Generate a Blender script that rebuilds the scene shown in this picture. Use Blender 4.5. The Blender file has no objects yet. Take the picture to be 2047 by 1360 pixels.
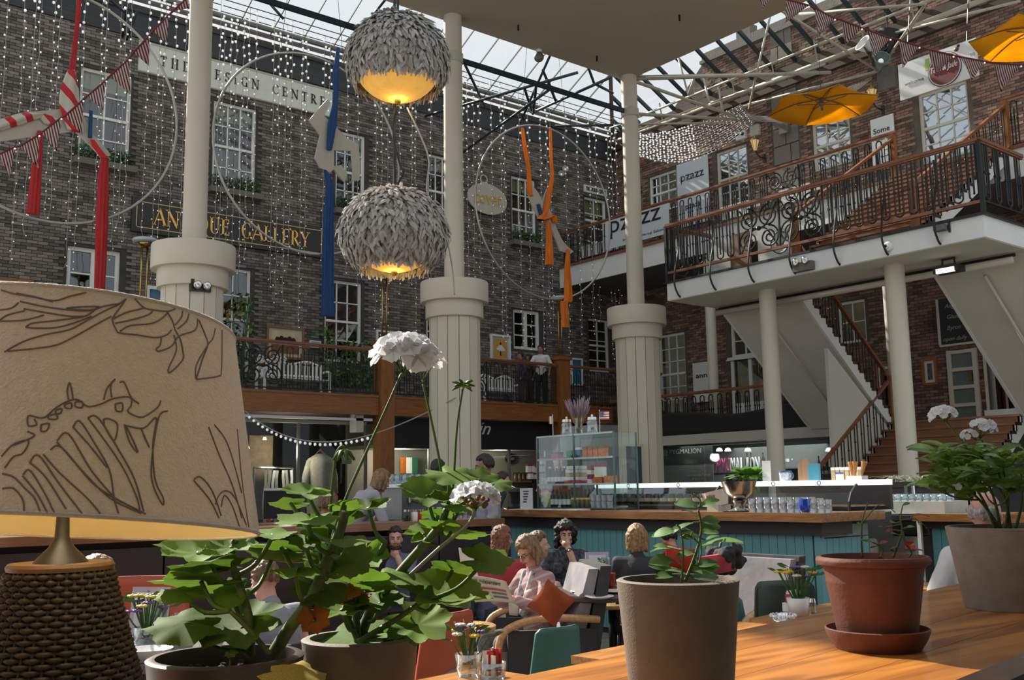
import bpy, bmesh, math, random
from math import sin, cos, pi, radians, sqrt, atan2
from mathutils import Vector, Matrix, Quaternion, noise as mnoise
random.seed(7)
SC = bpy.context.scene
COL = SC.collection

# ---------------------------------------------------------------- camera
CXP, CYP, FPX = 1023.5, 680.0, 2029.81
AX = Vector((0.7790, -0.0788, -0.6221)).normalized()      # world axes seen from the camera
AY = Vector((-0.6268, -0.1213, -0.7697)).normalized()
AZ = AX.cross(AY).normalized()
AY = AZ.cross(AX).normalized()
CAMLOC = Vector((0, 0, 1.5))
RW = Matrix((AX, AY, AZ))                                  # camera -> world
cd = bpy.data.cameras.new('camera'); cam = bpy.data.objects.new('camera', cd); COL.objects.link(cam)
cd.sensor_width = 36.0; cd.lens = 36.0 * FPX / 2047.0
cd.clip_start = 0.05; cd.clip_end = 300
cam.matrix_world = Matrix.Translation(CAMLOC) @ RW.to_4x4()
SC.camera = cam

# ---------------------------------------------------------------- sky, sun, exposure
W = bpy.data.worlds.new('sky'); SC.world = W; W.use_nodes = True
bg = W.node_tree.nodes['Background']
bg.inputs[0].default_value = (0.93, 0.97, 1.0, 1); bg.inputs[1].default_value = 0.80
sd = bpy.data.lights.new('sun', 'SUN'); sd.energy = 11.0; sd.angle = radians(0.7); sd.color = (1.0, 0.93, 0.80)
sun = bpy.data.objects.new('sun', sd); COL.objects.link(sun)
SUN_TO = Vector((-0.10, 1.0, 0.78)).normalized()             # towards the sun: high, beyond the dark brick front
sun.rotation_euler = SUN_TO.to_track_quat('Z', 'Y').to_euler()
sun.location = (0, 10, 30)
SC.view_settings.view_transform = 'Standard'
SC.view_settings.look = 'None'
SC.view_settings.exposure = 0.2
SC.view_settings.gamma = 1.0
SC.view_settings.use_curve_mapping = False

# ---------------------------------------------------------------- measuring helpers (surveyed planes)
def ray(px, py): return RW @ Vector(((px - CXP) / FPX, -(py - CYP) / FPX, -1.0))
def atx(px, py, x): d = ray(px, py); return CAMLOC + d * ((x - CAMLOC.x) / d.x)
def aty(px, py, y): d = ray(px, py); return CAMLOC + d * ((y - CAMLOC.y) / d.y)
def atz(px, py, z): d = ray(px, py); return CAMLOC + d * ((z - CAMLOC.z) / d.z)
def atd(px, py, dep): return CAMLOC + ray(px, py) * dep
def proj(p):
    c = RW.transposed() @ (Vector(p) - CAMLOC)
    return CXP + FPX * c.x / -c.z, CYP - FPX * c.y / -c.z, -c.z

# ---------------------------------------------------------------- materials
MATS = {}
def nd(nt, t, **kw):
    n = nt.nodes.new(t)
    for k, v in kw.items(): setattr(n, k, v)
    return n
def M(name, col, rough=0.6, metal=0.0, var=0.12, scale=6.0, bump=0.0, bscale=None, emit=0.0, ecol=None,
      stretch=(1, 1, 1), trans=0.0, island=0.0, objrand=0.0, coat=0.0, spec=0.5, col2=None, detail=4.0):
    if name in MATS: return MATS[name]
    m = bpy.data.materials.new(name); m.use_nodes = True; nt = m.node_tree; L = nt.links
    b = nt.nodes['Principled BSDF']
    b.inputs['Roughness'].default_value = rough; b.inputs['Metallic'].default_value = metal
    b.inputs['Specular IOR Level'].default_value = spec
    if coat: b.inputs['Coat Weight'].default_value = coat
    tc = nd(nt, 'ShaderNodeTexCoord'); mp = nd(nt, 'ShaderNodeMapping'); mp.inputs['Scale'].default_value = stretch
    L.new(tc.outputs['Object'], mp.inputs['Vector'])
    nz = nd(nt, 'ShaderNodeTexNoise'); nz.inputs['Scale'].default_value = scale; nz.inputs['Detail'].default_value = detail
    nz.inputs['Roughness'].default_value = 0.62
    L.new(mp.outputs[0], nz.inputs['Vector'])
    fac = nz.outputs['Fac']
    if island or objrand:
        src = nd(nt, 'ShaderNodeNewGeometry').outputs['Random Per Island']
        if objrand:
            oi = nd(nt, 'ShaderNodeObjectInfo'); ad = nd(nt, 'ShaderNodeMath', operation='ADD'); fr = nd(nt, 'ShaderNodeMath', operation='FRACT')
            L.new(src, ad.inputs[0]); L.new(oi.outputs['Random'], ad.inputs[1]); L.new(ad.outputs[0], fr.inputs[0]); src = fr.outputs[0]
        mx0 = nd(nt, 'ShaderNodeMix'); mx0.inputs[0].default_value = max(island, objrand)
        L.new(fac, mx0.inputs[2]); L.new(src, mx0.inputs[3]); fac = mx0.outputs[0]
    rp = nd(nt, 'ShaderNodeValToRGB'); e = rp.color_ramp.elements
    c2 = col2 or col
    lo = [max(0, c * (1 - var)) for c in col[:3]]; hi = [min(1, c * (1 + var)) for c in c2[:3]]
    e[0].position = 0.32; e[1].position = 0.70
    if island or objrand: e[0].position = 0.1; e[1].position = 0.9
    e[0].color = (*lo, 1); e[1].color = (*hi, 1)
    L.new(fac, rp.inputs[0]); L.new(rp.outputs[0], b.inputs['Base Color'])
    if bump:
        nb = nd(nt, 'ShaderNodeTexNoise'); nb.inputs['Scale'].default_value = bscale or scale * 4; nb.inputs['Detail'].default_value = 3
        L.new(mp.outputs[0], nb.inputs['Vector'])
        bp = nd(nt, 'ShaderNodeBump'); bp.inputs['Strength'].default_value = bump; bp.inputs['Distance'].default_value = 0.02
        L.new(nb.outputs['Fac'], bp.inputs['Height']); L.new(bp.outputs[0], b.inputs['Normal'])
    if emit:
        b.inputs['Emission Color'].default_value = (*(ecol or col)[:3], 1); b.inputs['Emission Strength'].default_value = emit
    if trans:      # leaf / cloth translucency
        out = nt.nodes['Material Output']; tl = nd(nt, 'ShaderNodeBsdfTranslucent'); ms = nd(nt, 'ShaderNodeMixShader')
        ms.inputs[0].default_value = trans; L.new(rp.outputs[0], tl.inputs['Color'])
        L.new(b.outputs[0], ms.inputs[1]); L.new(tl.outputs[0], ms.inputs[2]); L.new(ms.outputs[0], out.inputs['Surface'])
    MATS[name] = m
    return m
def MGLASS(name, tint=(0.92, 0.96, 0.96), refl=0.10, rough=0.02, fres=0.6):
    if name in MATS: return MATS[name]
    m = bpy.data.materials.new(name); m.use_nodes = True; nt = m.node_tree; L = nt.links
    for n in list(nt.nodes):
        if n.type == 'BSDF_PRINCIPLED': nt.nodes.remove(n)
    out = nt.nodes['Material Output']
    t = nd(nt, 'ShaderNodeBsdfTransparent'); t.inputs[0].default_value = (*tint, 1)
    g = nd(nt, 'ShaderNodeBsdfGlossy'); g.inputs['Roughness'].default_value = rough; g.inputs[0].default_value = (0.9, 0.95, 1, 1)
    lw = nd(nt, 'ShaderNodeLayerWeight'); lw.inputs[0].default_value = 0.25
    mt = nd(nt, 'ShaderNodeMath', operation='MULTIPLY_ADD'); mt.inputs[1].default_value = fres; mt.inputs[2].default_value = refl
    L.new(lw.outputs['Fresnel'], mt.inputs[0])
    ms = nd(nt, 'ShaderNodeMixShader'); L.new(mt.outputs[0], ms.inputs[0]); L.new(t.outputs[0], ms.inputs[1]); L.new(g.outputs[0], ms.inputs[2])
    L.new(ms.outputs[0], out.inputs['Surface'])
    MATS[name] = m
    return m
def MWOOD(name, c1, c2, axis=0, rough=0.4, scale=3.0, coat=0.0, spec=0.5):
    if name in MATS: return MATS[name]
    m = bpy.data.materials.new(name); m.use_nodes = True; nt = m.node_tree; L = nt.links
    b = nt.nodes['Principled BSDF']; b.inputs['Roughness'].default_value = rough; b.inputs['Coat Weight'].default_value = coat
    b.inputs['Specular IOR Level'].default_value = spec
    tc = nd(nt, 'ShaderNodeTexCoord'); mp = nd(nt, 'ShaderNodeMapping')
    s = [9.0, 9.0, 9.0]; s[axis] = 0.9; mp.inputs['Scale'].default_value = s
    L.new(tc.outputs['Object'], mp.inputs[0])
    nz = nd(nt, 'ShaderNodeTexNoise'); nz.inputs['Scale'].default_value = scale; nz.inputs['Detail'].default_value = 6; nz.inputs['Distortion'].default_value = 0.8
    L.new(mp.outputs[0], nz.inputs['Vector'])
    rp = nd(nt, 'ShaderNodeValToRGB'); e = rp.color_ramp.elements
    e[0].position = 0.33; e[0].color = (*c1, 1); e[1].position = 0.66; e[1].color = (*c2, 1)
    L.new(nz.outputs['Fac'], rp.inputs[0]); L.new(rp.outputs[0], b.inputs['Base Color'])
    bp = nd(nt, 'ShaderNodeBump'); bp.inputs['Strength'].default_value = 0.12; bp.inputs['Distance'].default_value = 0.01
    L.new(nz.outputs['Fac'], bp.inputs['Height']); L.new(bp.outputs[0], b.inputs['Normal'])
    MATS[name] = m
    return m
def MSTRIPE(name, c1, c2, direction=(1, 0, 0), freq=30.0, rough=0.8, trans=0.25, duty=0.5):
    if name in MATS: return MATS[name]
    m = M(name, c1, rough, var=0.0); nt = m.node_tree; L = nt.links; b = nt.nodes['Principled BSDF']
    tc = nd(nt, 'ShaderNodeTexCoord'); dt = nd(nt, 'ShaderNodeVectorMath', operation='DOT_PRODUCT'); dt.inputs[1].default_value = direction
    L.new(tc.outputs['Object'], dt.inputs[0])
    ml = nd(nt, 'ShaderNodeMath', operation='MULTIPLY'); ml.inputs[1].default_value = freq; L.new(dt.outputs['Value'], ml.inputs[0])
    fr = nd(nt, 'ShaderNodeMath', operation='FRACT'); L.new(ml.outputs[0], fr.inputs[0])
    gt = nd(nt, 'ShaderNodeMath', operation='GREATER_THAN'); gt.inputs[1].default_value = duty; L.new(fr.outputs[0], gt.inputs[0])
    mx = nd(nt, 'ShaderNodeMix', data_type='RGBA'); mx.inputs['A'].default_value = (*c1, 1); mx.inputs['B'].default_value = (*c2, 1)
    L.new(gt.outputs[0], mx.inputs['Factor']); L.new(mx.outputs['Result'], b.inputs['Base Color'])
    if trans:
        out = nt.nodes['Material Output']; tl = nd(nt, 'ShaderNodeBsdfTranslucent'); ms = nd(nt, 'ShaderNodeMixShader'); ms.inputs[0].default_value = trans
        L.new(mx.outputs['Result'], tl.inputs[0]); L.new(b.outputs[0], ms.inputs[1]); L.new(tl.outputs[0], ms.inputs[2]); L.new(ms.outputs[0], out.inputs['Surface'])
    return m

# ---------------------------------------------------------------- mesh builder
class MB:
    def __init__(s): s.v = []; s.f = []; s.mi = []; s.m = 0
    def add(s, vs, fs):
        o = len(s.v); s.v.extend([tuple(v) for v in vs])
        for f in fs: s.f.append(tuple(i + o for i in f)); s.mi.append(s.m)
        return s
    def box(s, a, b, q=None, c=None):
        x0, y0, z0 = a; x1, y1, z1 = b
        vs = [Vector(p) for p in ((x0,y0,z0),(x1,y0,z0),(x1,y1,z0),(x0,y1,z0),(x0,y0,z1),(x1,y0,z1),(x1,y1,z1),(x0,y1,z1))]
        if q is not None:
            c = Vector(c) if c is not None else Vector(((x0+x1)/2, (y0+y1)/2, (z0+z1)/2))
            vs = [c + q @ (v - c) for v in vs]
        return s.add(vs, [(0,3,2,1),(4,5,6,7),(0,1,5,4),(1,2,6,5),(2,3,7,6),(3,0,4,7)])
    def bar(s, p0, p1, w, h=None, up=(0, 0, 1)):
        h = h or w; p0 = Vector(p0); p1 = Vector(p1); d = (p1 - p0).normalized(); up = Vector(up)
        if abs(d.dot(up)) > 0.98: up = Vector((0, 1, 0))
        r = d.cross(up).normalized() * (w / 2); u = r.cross(d).normalized() * (h / 2)
        vs = [p0 - r - u, p0 + r - u, p0 + r + u, p0 - r + u, p1 - r - u, p1 + r - u, p1 + r + u, p1 - r + u]
        return s.add(vs, [(3,2,1,0),(4,5,6,7),(0,1,5,4),(1,2,6,5),(2,3,7,6),(3,0,4,7)])
    def tube(s, pts, r, n=8, close=False, caps=True):
        pts = [Vector(p) for p in pts]; k = len(pts); rs = r if isinstance(r, (list, tuple)) else [r] * k
        vs = []; ref = None
        for i, p in enumerate(pts):
            if close: d = pts[(i + 1) % k] - pts[i - 1]
            else: d = pts[min(i + 1, k - 1)] - pts[max(i - 1, 0)]
            d = d.normalized() if d.length > 1e-9 else Vector((0, 0, 1))
            if ref is None:
                ref = d.cross(Vector((0, 0, 1)))
                if ref.length < 0.05: ref = d.cross(Vector((1, 0, 0)))
            a = (ref - d * ref.dot(d))
            a = a.normalized() if a.length > 1e-6 else d.orthogonal().normalized()
            ref = a; b = d.cross(a)
            for j in range(n):
                t = 2 * pi * j / n; vs.append(p + a * (rs[i] * cos(t)) + b * (rs[i] * sin(t)))
        fs = []
        for i in range(k if close else k - 1):
            i2 = (i + 1) % k
            for j in range(n):
                j2 = (j + 1) % n; fs.append((i*n+j, i*n+j2, i2*n+j2, i2*n+j))
        if caps and not close: fs.append(tuple(range(n))[::-1]); fs.append(tuple((k-1)*n+j for j in range(n)))
        return s.add(vs, fs)
    def cyl(s, p0, p1, r0, r1=None, n=12): return s.tube([p0, p1], [r0, r0 if r1 is None else r1], n)
    def lathe(s, prof, c=(0, 0, 0), n=24, axis=None, caps=False):
        c = Vector(c); q = Quaternion() if axis is None else Vector((0, 0, 1)).rotation_difference(Vector(axis))
        vs = []; k = len(prof)
        for r, z in prof:
            for j in range(n):
                t = 2 * pi * j / n; vs.append(c + q @ Vector((r * cos(t), r * sin(t), z)))
        fs = [(i*n+j, i*n+(j+1) % n, (i+1)*n+(j+1) % n, (i+1)*n+j) for i in range(k-1) for j in range(n)]
        if caps: fs.append(tuple(range(n))[::-1]); fs.append(tuple((k-1)*n+j for j in range(n)))
        return s.add(vs, fs)
    def ball(s, c, r, n=10, m=6, q=None):
        rr = (r, r, r) if not isinstance(r, (tuple, list, Vector)) else r; c = Vector(c); vs = []
        def pt(x, y, z):
            p = Vector((x*rr[0], y*rr[1], z*rr[2])); return c + (q @ p if q is not None else p)
        vs.append(pt(0, 0, -1))
        for i in range(1, m):
            a = -pi/2 + pi*i/m
            for j in range(n):
                t = 2*pi*j/n; vs.append(pt(cos(a)*cos(t), cos(a)*sin(t), sin(a)))
        vs.append(pt(0, 0, 1)); fs = []
        for j in range(n): fs.append((0, 1+(j+1) % n, 1+j))
        for i in range(m-2):
            for j in range(n): fs.append((1+i*n+j, 1+i*n+(j+1) % n, 1+(i+1)*n+(j+1) % n, 1+(i+1)*n+j))
        t = len(vs)-1; o = 1+(m-2)*n
        for j in range(n): fs.append((o+j, o+(j+1) % n, t))
        return s.add(vs, fs)
    def prism(s, pts, ex):
        pts = [Vector(p) for p in pts]; ex = Vector(ex); k = len(pts)
        return s.add(pts + [p + ex for p in pts], [tuple(range(k))[::-1], tuple(range(k, 2*k))] + [(i, (i+1) % k, k+(i+1) % k, k+i) for i in range(k)])
    def grid(s, fn, nu, nv, thick=None):
        vs = [Vector(fn(i/nu, j/nv)) for j in range(nv+1) for i in range(nu+1)]
        fs = [(j*(nu+1)+i, j*(nu+1)+i+1, (j+1)*(nu+1)+i+1, (j+1)*(nu+1)+i) for j in range(nv) for i in range(nu)]
        return s.add(vs, fs)
    def mesh(s, name, mats, off=Vector((0, 0, 0)), smooth=False):
        me = bpy.data.meshes.new(name); me.from_pydata([(v[0]-off.x, v[1]-off.y, v[2]-off.z) for v in s.v], [], s.f)
        for m in (mats if isinstance(mats, (list, tuple)) else [mats]): me.materials.append(m)
        if any(s.mi): me.polygons.foreach_set('material_index', s.mi)
        if smooth is True: me.polygons.foreach_set('use_smooth', [True]*len(me.polygons))
        me.update()
        if smooth not in (True, False): me.set_sharp_from_angle(angle=radians(smooth))
        return me
    def build(s, name, mats, parent=None, smooth=False, local=False, loc=None):
        if parent is None:
            if local: off = Vector((0, 0, 0))
            elif loc is not None: off = Vector(loc)
            else:
                xs = [v[0] for v in s.v]; ys = [v[1] for v in s.v]; zs = [v[2] for v in s.v]
                off = Vector(((min(xs)+max(xs))/2, (min(ys)+max(ys))/2, min(zs)))
        else: off = Vector((0, 0, 0)) if local else wloc(parent)
        o = bpy.data.objects.new(name, s.mesh(name, mats, off, smooth)); COL.objects.link(o)
        if smooth not in (True, False): o.data.polygons.foreach_set('use_smooth', [True]*len(o.data.polygons))
        if parent is None: o.location = off if not local else (loc or (0, 0, 0))
        else: o.parent = parent
        return o
def wloc(o):
    p = Vector((0, 0, 0))
    while o is not None: p += o.location; o = o.parent
    return p
def tag(o, label=None, cat=None, group=None, kind=None):
    if label: o['label'] = label
    if cat: o['category'] = cat
    if group: o['group'] = group
    if kind: o['kind'] = kind
    return o
def thing(name, label, cat, loc=(0, 0, 0), rz=0.0, group=None, kind=None):
    o = bpy.data.objects.new(name, None); COL.objects.link(o); o.location = loc; o.rotation_euler = (0, 0, rz); o.empty_display_size = 0.1
    return tag(o, label, cat, group, kind)
def inst(name, me, parent=None, loc=(0, 0, 0), rot=None, scale=None):
    o = bpy.data.objects.new(name, me); COL.objects.link(o); o.location = loc
    if rot is not None:
        if isinstance(rot, Quaternion): o.rotation_mode = 'QUATERNION'; o.rotation_quaternion = rot
        else: o.rotation_euler = rot
    if scale is not None: o.scale = scale if not isinstance(scale, (int, float)) else (scale,)*3
    if parent is not None: o.parent = parent
    return o
def copy_tree(o, parent=None):
    c = o.copy(); COL.objects.link(c)
    if parent is not None: c.parent = parent
    for ch in list(o.children): copy_tree(ch, c)
    return c
def arc(c, r, a0, a1, n, u=(1, 0, 0), v=(0, 0, 1)):
    c = Vector(c); u = Vector(u); v = Vector(v)
    return [c + u*(r*cos(a0+(a1-a0)*i/n)) + v*(r*sin(a0+(a1-a0)*i/n)) for i in range(n+1)]
def bez(ps, n=12):
    ps = [Vector(p) for p in ps]; out = []
    for i in range(len(ps)-1):      # Catmull-Rom
        p0 = ps[max(i-1, 0)]; p1 = ps[i]; p2 = ps[i+1]; p3 = ps[min(i+2, len(ps)-1)]
        for k in range(n):
            t = k/n; out.append(0.5*((2*p1)+(p2-p0)*t+(2*p0-5*p1+4*p2-p3)*t*t+(3*p1-p0-3*p2+p3)*t*t*t))
    out.append(ps[-1]); return out
WS = bpy.data.scenes.new('workshop')          # small side scene so that modifiers and lettering evaluate quickly
def bake(o):
    WS.collection.objects.link(o); 
    with bpy.context.temp_override(scene=WS, view_layer=WS.view_layers[0]): dg = bpy.context.evaluated_depsgraph_get()
    me = bpy.data.meshes.new_from_object(o.evaluated_get(dg)); WS.collection.objects.unlink(o)
    return me
def text_mesh(body, size, depth=0.004, align='CENTER', shear=0.0, spacing=1.0, xscale=1.0, fit=None):
    cu = bpy.data.curves.new('lettering', 'FONT'); cu.body = body; cu.size = size; cu.extrude = depth/2; cu.align_x = align; cu.align_y = 'CENTER'
    cu.shear = shear; cu.space_character = spacing; cu.resolution_u = 3
    o = bpy.data.objects.new('lettering', cu); me = bake(o)
    bpy.data.objects.remove(o); bpy.data.curves.remove(cu)
    if fit and len(me.vertices):
        xs = [v.co.x for v in me.vertices]; ys = [v.co.y for v in me.vertices]
        sx = fit[0]/max(1e-6, max(xs)-min(xs)); sy = fit[1]/max(1e-6, max(ys)-min(ys)); mx = (max(xs)+min(xs))/2; my = (max(ys)+min(ys))/2
        for v in me.vertices: v.co.x = (v.co.x-mx)*sx; v.co.y = (v.co.y-my)*sy
    elif xscale != 1.0:
        for v in me.vertices: v.co.x *= xscale
    return me
def basis(u, v, n):           # rotation whose local x,y,z are u,v,n
    return Matrix((Vector(u), Vector(v), Vector(n))).transposed().to_quaternion()
def lettering(body, mat, parent, loc, u, v, size=0.1, depth=0.006, name='lettering', **kw):
    me = text_mesh(body, size, depth, **kw); me.materials.append(mat)
    n = Vector(u).cross(Vector(v)).normalized()
    return inst(name, me, parent, Vector(loc) - (wloc(parent) if parent is not None else Vector()), basis(u, v, n))
# ================================================================ STRUCTURE
YW, XW = 23.0, 23.0
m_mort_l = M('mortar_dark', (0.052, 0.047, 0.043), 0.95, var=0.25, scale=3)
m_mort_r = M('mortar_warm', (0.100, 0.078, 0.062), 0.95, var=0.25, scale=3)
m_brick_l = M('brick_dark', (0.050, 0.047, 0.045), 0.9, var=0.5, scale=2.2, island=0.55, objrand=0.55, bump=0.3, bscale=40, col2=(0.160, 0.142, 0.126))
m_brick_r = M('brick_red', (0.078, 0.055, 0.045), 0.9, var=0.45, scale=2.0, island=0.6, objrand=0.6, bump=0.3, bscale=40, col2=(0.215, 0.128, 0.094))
m_cream = M('cream_paint', (0.52, 0.48, 0.395), 0.5, var=0.05, scale=1.5)
m_white = M('white_paint', (0.66, 0.67, 0.66), 0.5, var=0.05, scale=2)
m_offwhite = M('offwhite_plaster', (0.42, 0.41, 0.36), 0.8, var=0.06, scale=1.2)
m_soffit = M('grey_plaster', (0.56, 0.54, 0.47), 0.85, var=0.06, scale=0.8)
m_slab = M('ceiling_plaster', (0.37, 0.335, 0.27), 0.85, var=0.05, scale=0.5)
m_dark = M('dark_interior', (0.012, 0.011, 0.010), 0.9, var=0.3)
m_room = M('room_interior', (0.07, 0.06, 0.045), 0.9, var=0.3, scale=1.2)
m_blind = M('roller_blind', (0.42, 0.36, 0.20), 0.8, var=0.1)
m_iron = M('wrought_iron', (0.012, 0.013, 0.014), 0.45, metal=0.2, var=0.2)
m_steel = M('grey_steel', (0.16, 0.155, 0.14), 0.5, metal=0.3, var=0.1)
m_steel_d = M('dark_steel', (0.02, 0.035, 0.045), 0.5, metal=0.3, var=0.1)
m_beamp = M('pale_steel', (0.33, 0.31, 0.25), 0.5, var=0.08)
m_wood = MWOOD('stained_oak', (0.17, 0.06, 0.014), (0.27, 0.105, 0.026), 0, 0.4)
m_woodz = MWOOD('stained_oak_upright', (0.17, 0.06, 0.014), (0.27, 0.105, 0.026), 2, 0.4)
m_woody = MWOOD('stained_oak_cross', (0.16, 0.055, 0.013), (0.26, 0.10, 0.025), 1, 0.4)
m_rail = MWOOD('red_mahogany', (0.15, 0.052, 0.022), (0.24, 0.09, 0.04), 0, 0.35)
m_raily = MWOOD('red_mahogany_cross', (0.15, 0.055, 0.022), (0.26, 0.10, 0.042), 1, 0.35)
m_step = MWOOD('brown_stair', (0.145, 0.058, 0.018), (0.21, 0.088, 0.030), 1, 0.5)
m_leaf_d = M('hedge_leaf', (0.012, 0.035, 0.010), 0.6, var=0.5, scale=25, island=0.5, col2=(0.04, 0.10, 0.03))
m_stone = M('sill_stone', (0.13, 0.12, 0.11), 0.9, var=0.15, scale=5, bump=0.2)
m_quoin = M('quoin_stone', (0.16, 0.14, 0.12), 0.9, var=0.2, scale=5, bump=0.3, objrand=0.4)
g_win = MGLASS('window_glass', (0.82, 0.86, 0.86), 0.06)
g_shop = MGLASS('shop_glass', (0.80, 0.84, 0.84), 0.01, fres=0.2)
g_winr = MGLASS('bright_window_glass', (0.6, 0.65, 0.66), 0.42)
g_roof = MGLASS('roof_glass', (0.97, 0.98, 0.98), 0.01, fres=0.06)
g_case = MGLASS('case_glass', (0.95, 0.98, 0.97), 0.01, fres=0.15)
m_floor = M('floor_tile', (0.26, 0.235, 0.20), 0.5, var=0.3, scale=2)

mb = MB().box((-14, -8, -0.3), (32, 34, 0.0)); tag(mb.build('floor', m_floor), kind='structure')

def wall_boxes(mb, ax, u0, u1, z0, z1, w0, w1, holes):
    us = sorted(set([u0, u1] + [min(max(h[i], u0), u1) for h in holes for i in (0, 1)]))
    for a, b in zip(us[:-1], us[1:]):
        if b - a < 1e-4: continue
        cut = sorted([(h[2], h[3]) for h in holes if h[0] < b - 1e-5 and h[1] > a + 1e-5]); z = z0
        for c0, c1 in cut + [(z1, z1)]:
            if c0 > z + 1e-4:
                if ax == 'y': mb.box((a, YW - w1, z), (b, YW - w0, min(c0, z1)))
                else: mb.box((XW - w1, a, z), (XW - w0, b, min(c0, z1)))
            z = max(z, c1)
def PT(ax, u, w, z): return Vector((u, YW - w, z)) if ax == 'y' else Vector((XW - w, u, z))
def brick_field(wall, ax, mat, regions, holes, prefer, L=0.222, H=0.072, mort=0.011, n_single=300):
    """one brick per cell; the ones that show largest become objects, the rest one joined part"""
    cells = []
    for u0, u1, z0, z1 in regions:
        r = 0; z = z0
        while z < z1 - 0.02:
            u = u0 - (L * 0.5 if r % 2 else 0)
            while u < u1:
                a, b = max(u, u0), min(u + L - mort, u1)
                if b - a > 0.03 and not any(a < h[1] and b > h[0] and z < h[3] and z + H - mort > h[2] for h in holes):
                    cells.append((a, b, z, min(z + H - mort, z1)))
                u += L
            z += H; r += 1
    def score(c):
        px, py, dep = proj(PT(ax, (c[0]+c[1])/2, 0.02, c[2]))
        return dep if prefer(px, py) and c[1]-c[0] > 0.18 else 1e6 + dep
    cells.sort(key=score)
    me = bpy.data.meshes.new('brick')
    l2, h2 = (L-mort)/2, (H-mort)/2
    if ax == 'y': t = MB().box((-l2, -0.022, -h2), (l2, 0.02, h2))
    else: t = MB().box((-0.022, -l2, -h2), (0.02, l2, h2))
    me = t.mesh('brick', mat)
    rnd = random.Random(3)
    for a, b, z, z2 in cells[:n_single]:
        o = inst('brick', me, wall, PT(ax, (a+b)/2, rnd.uniform(-0.006, 0.008), (z+z2)/2) - wloc(wall))
        o.scale = ((b-a)/(L-mort), 1, 1) if ax == 'y' else (1, (b-a)/(L-mort), 1)
    vs = []; fs = []
    for a, b, z, z2 in cells[n_single:]:
        w = 0.022 + rnd.uniform(-0.006, 0.008); o = len(vs)
        for ww in (w, -0.02):
            vs += [PT(ax, a, ww, z), PT(ax, b, ww, z), PT(ax, b, ww, z2), PT(ax, a, ww, z2)]
        q = [(0,1,2,3), (1,0,4,5), (2,1,5,6), (3,2,6,7), (0,3,7,4)]
        if ax == 'x': q = [f[::-1] for f in q]
        fs += [tuple(i+o for i in f) for f in q]
    t = MB(); t.v = [tuple(v) for v in vs]; t.f = fs; t.mi = [0]*len(fs)
    ob = t.build('brickwork', mat, wall); ob['kind'] = 'stuff'

WN = [0]
def window(ax, u0, u1, z0, z1, cols, rows, mat=None, glass=None, depth=0.10, frame=0.07, bar=0.028, meet=True, casement=False, blind=0.0, sub=None):
    mat = mat or m_white; glass = glass or g_win
    WN[0] += 1; T = thing('window_%d' % WN[0], None, None, PT(ax, (u0+u1)/2, -depth, z0), kind='structure')
    w0, w1 = -depth-0.05, -depth+0.03
    def bx(n, a, b, c, d, wa=w0, wb=w1, mm=None):
        p, q = PT(ax, a, wb, c), PT(ax, b, wa, d)
        return MB().box((min(p.x, q.x), min(p.y, q.y), c), (max(p.x, q.x), max(p.y, q.y), d)).build(n, mm or mat, T)
    for a, b, c, d in ((u0, u0+frame, z0, z1), (u1-frame, u1, z0, z1)): bx('jamb', a, b, c, d)
    bx('head', u0+frame, u1-frame, z1-frame, z1); bx('bottom_rail', u0+frame, u1-frame, z0, z0+frame)
    iu0, iu1, iz0, iz1 = u0+frame, u1-frame, z0+frame, z1-frame
    if meet: zm = (iz0+iz1)/2; bx('meeting_rail', iu0, iu1, zm-0.03, zm+0.03, w0-0.01, w1+0.012)
    if casement:
        um = (iu0+iu1)/2; bx('mullion', um-0.05, um+0.05, iz0, iz1, w0-0.01, w1+0.012)
    for i in range(1, cols):
        u = iu0 + (iu1-iu0)*i/cols
        if casement and abs(u-(iu0+iu1)/2) < 0.02: continue
        bx('glazing_bar', u-bar/2, u+bar/2, iz0, iz1, w0+0.02, w1-0.012)
    for j in range(1, rows):
        z = iz0 + (iz1-iz0)*j/rows
        if meet and abs(z-(iz0+iz1)/2) < 0.02: continue
        bx('glazing_bar', iu0, iu1, z-bar/2, z+bar/2, w0+0.02, w1-0.012)
    rn = random.Random(WN[0])
    pu, pz = (iu1-iu0)/cols, (iz1-iz0)/rows
    for i in range(cols):
        for j in range(rows):
            a, b, c, d = iu0+pu*i+0.004, iu0+pu*(i+1)-0.004, iz0+pz*j+0.004, iz0+pz*(j+1)-0.004
            wv = -depth-0.01; e = [rn.uniform(-0.004, 0.004) for _ in range(4)]
            vs = [PT(ax, a, wv+e[0], c), PT(ax, b, wv+e[1], c), PT(ax, b, wv+e[2], d), PT(ax, a, wv+e[3], d)]
            vs += [v + (PT(ax, 0, -0.004, 0)-PT(ax, 0, 0, 0)) for v in vs]
            MB().add(vs, [(0,1,2,3), (7,6,5,4), (0,4,5,1), (1,5,6,2), (2,6,7,3), (3,7,4,0)]).build('pane', glass, T)
    if blind: bx('roller_blind', iu0, iu1, iz1-blind, iz1, -depth-0.14, -depth-0.12, m_blind)
    return T
def rect(ax, L, T_, R_, B_):     # surveyed corners: left edge, top-left, right edge, bottom-left
    f = (lambda p: aty(*p, YW)) if ax == 'y' else (lambda p: atx(*p, XW))
    k = 0 if ax == 'y' else 1
    a, b = f(L)[k], f(R_)[k]
    return min(a, b), max(a, b), f(B_)[2], f(T_)[2]

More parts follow.
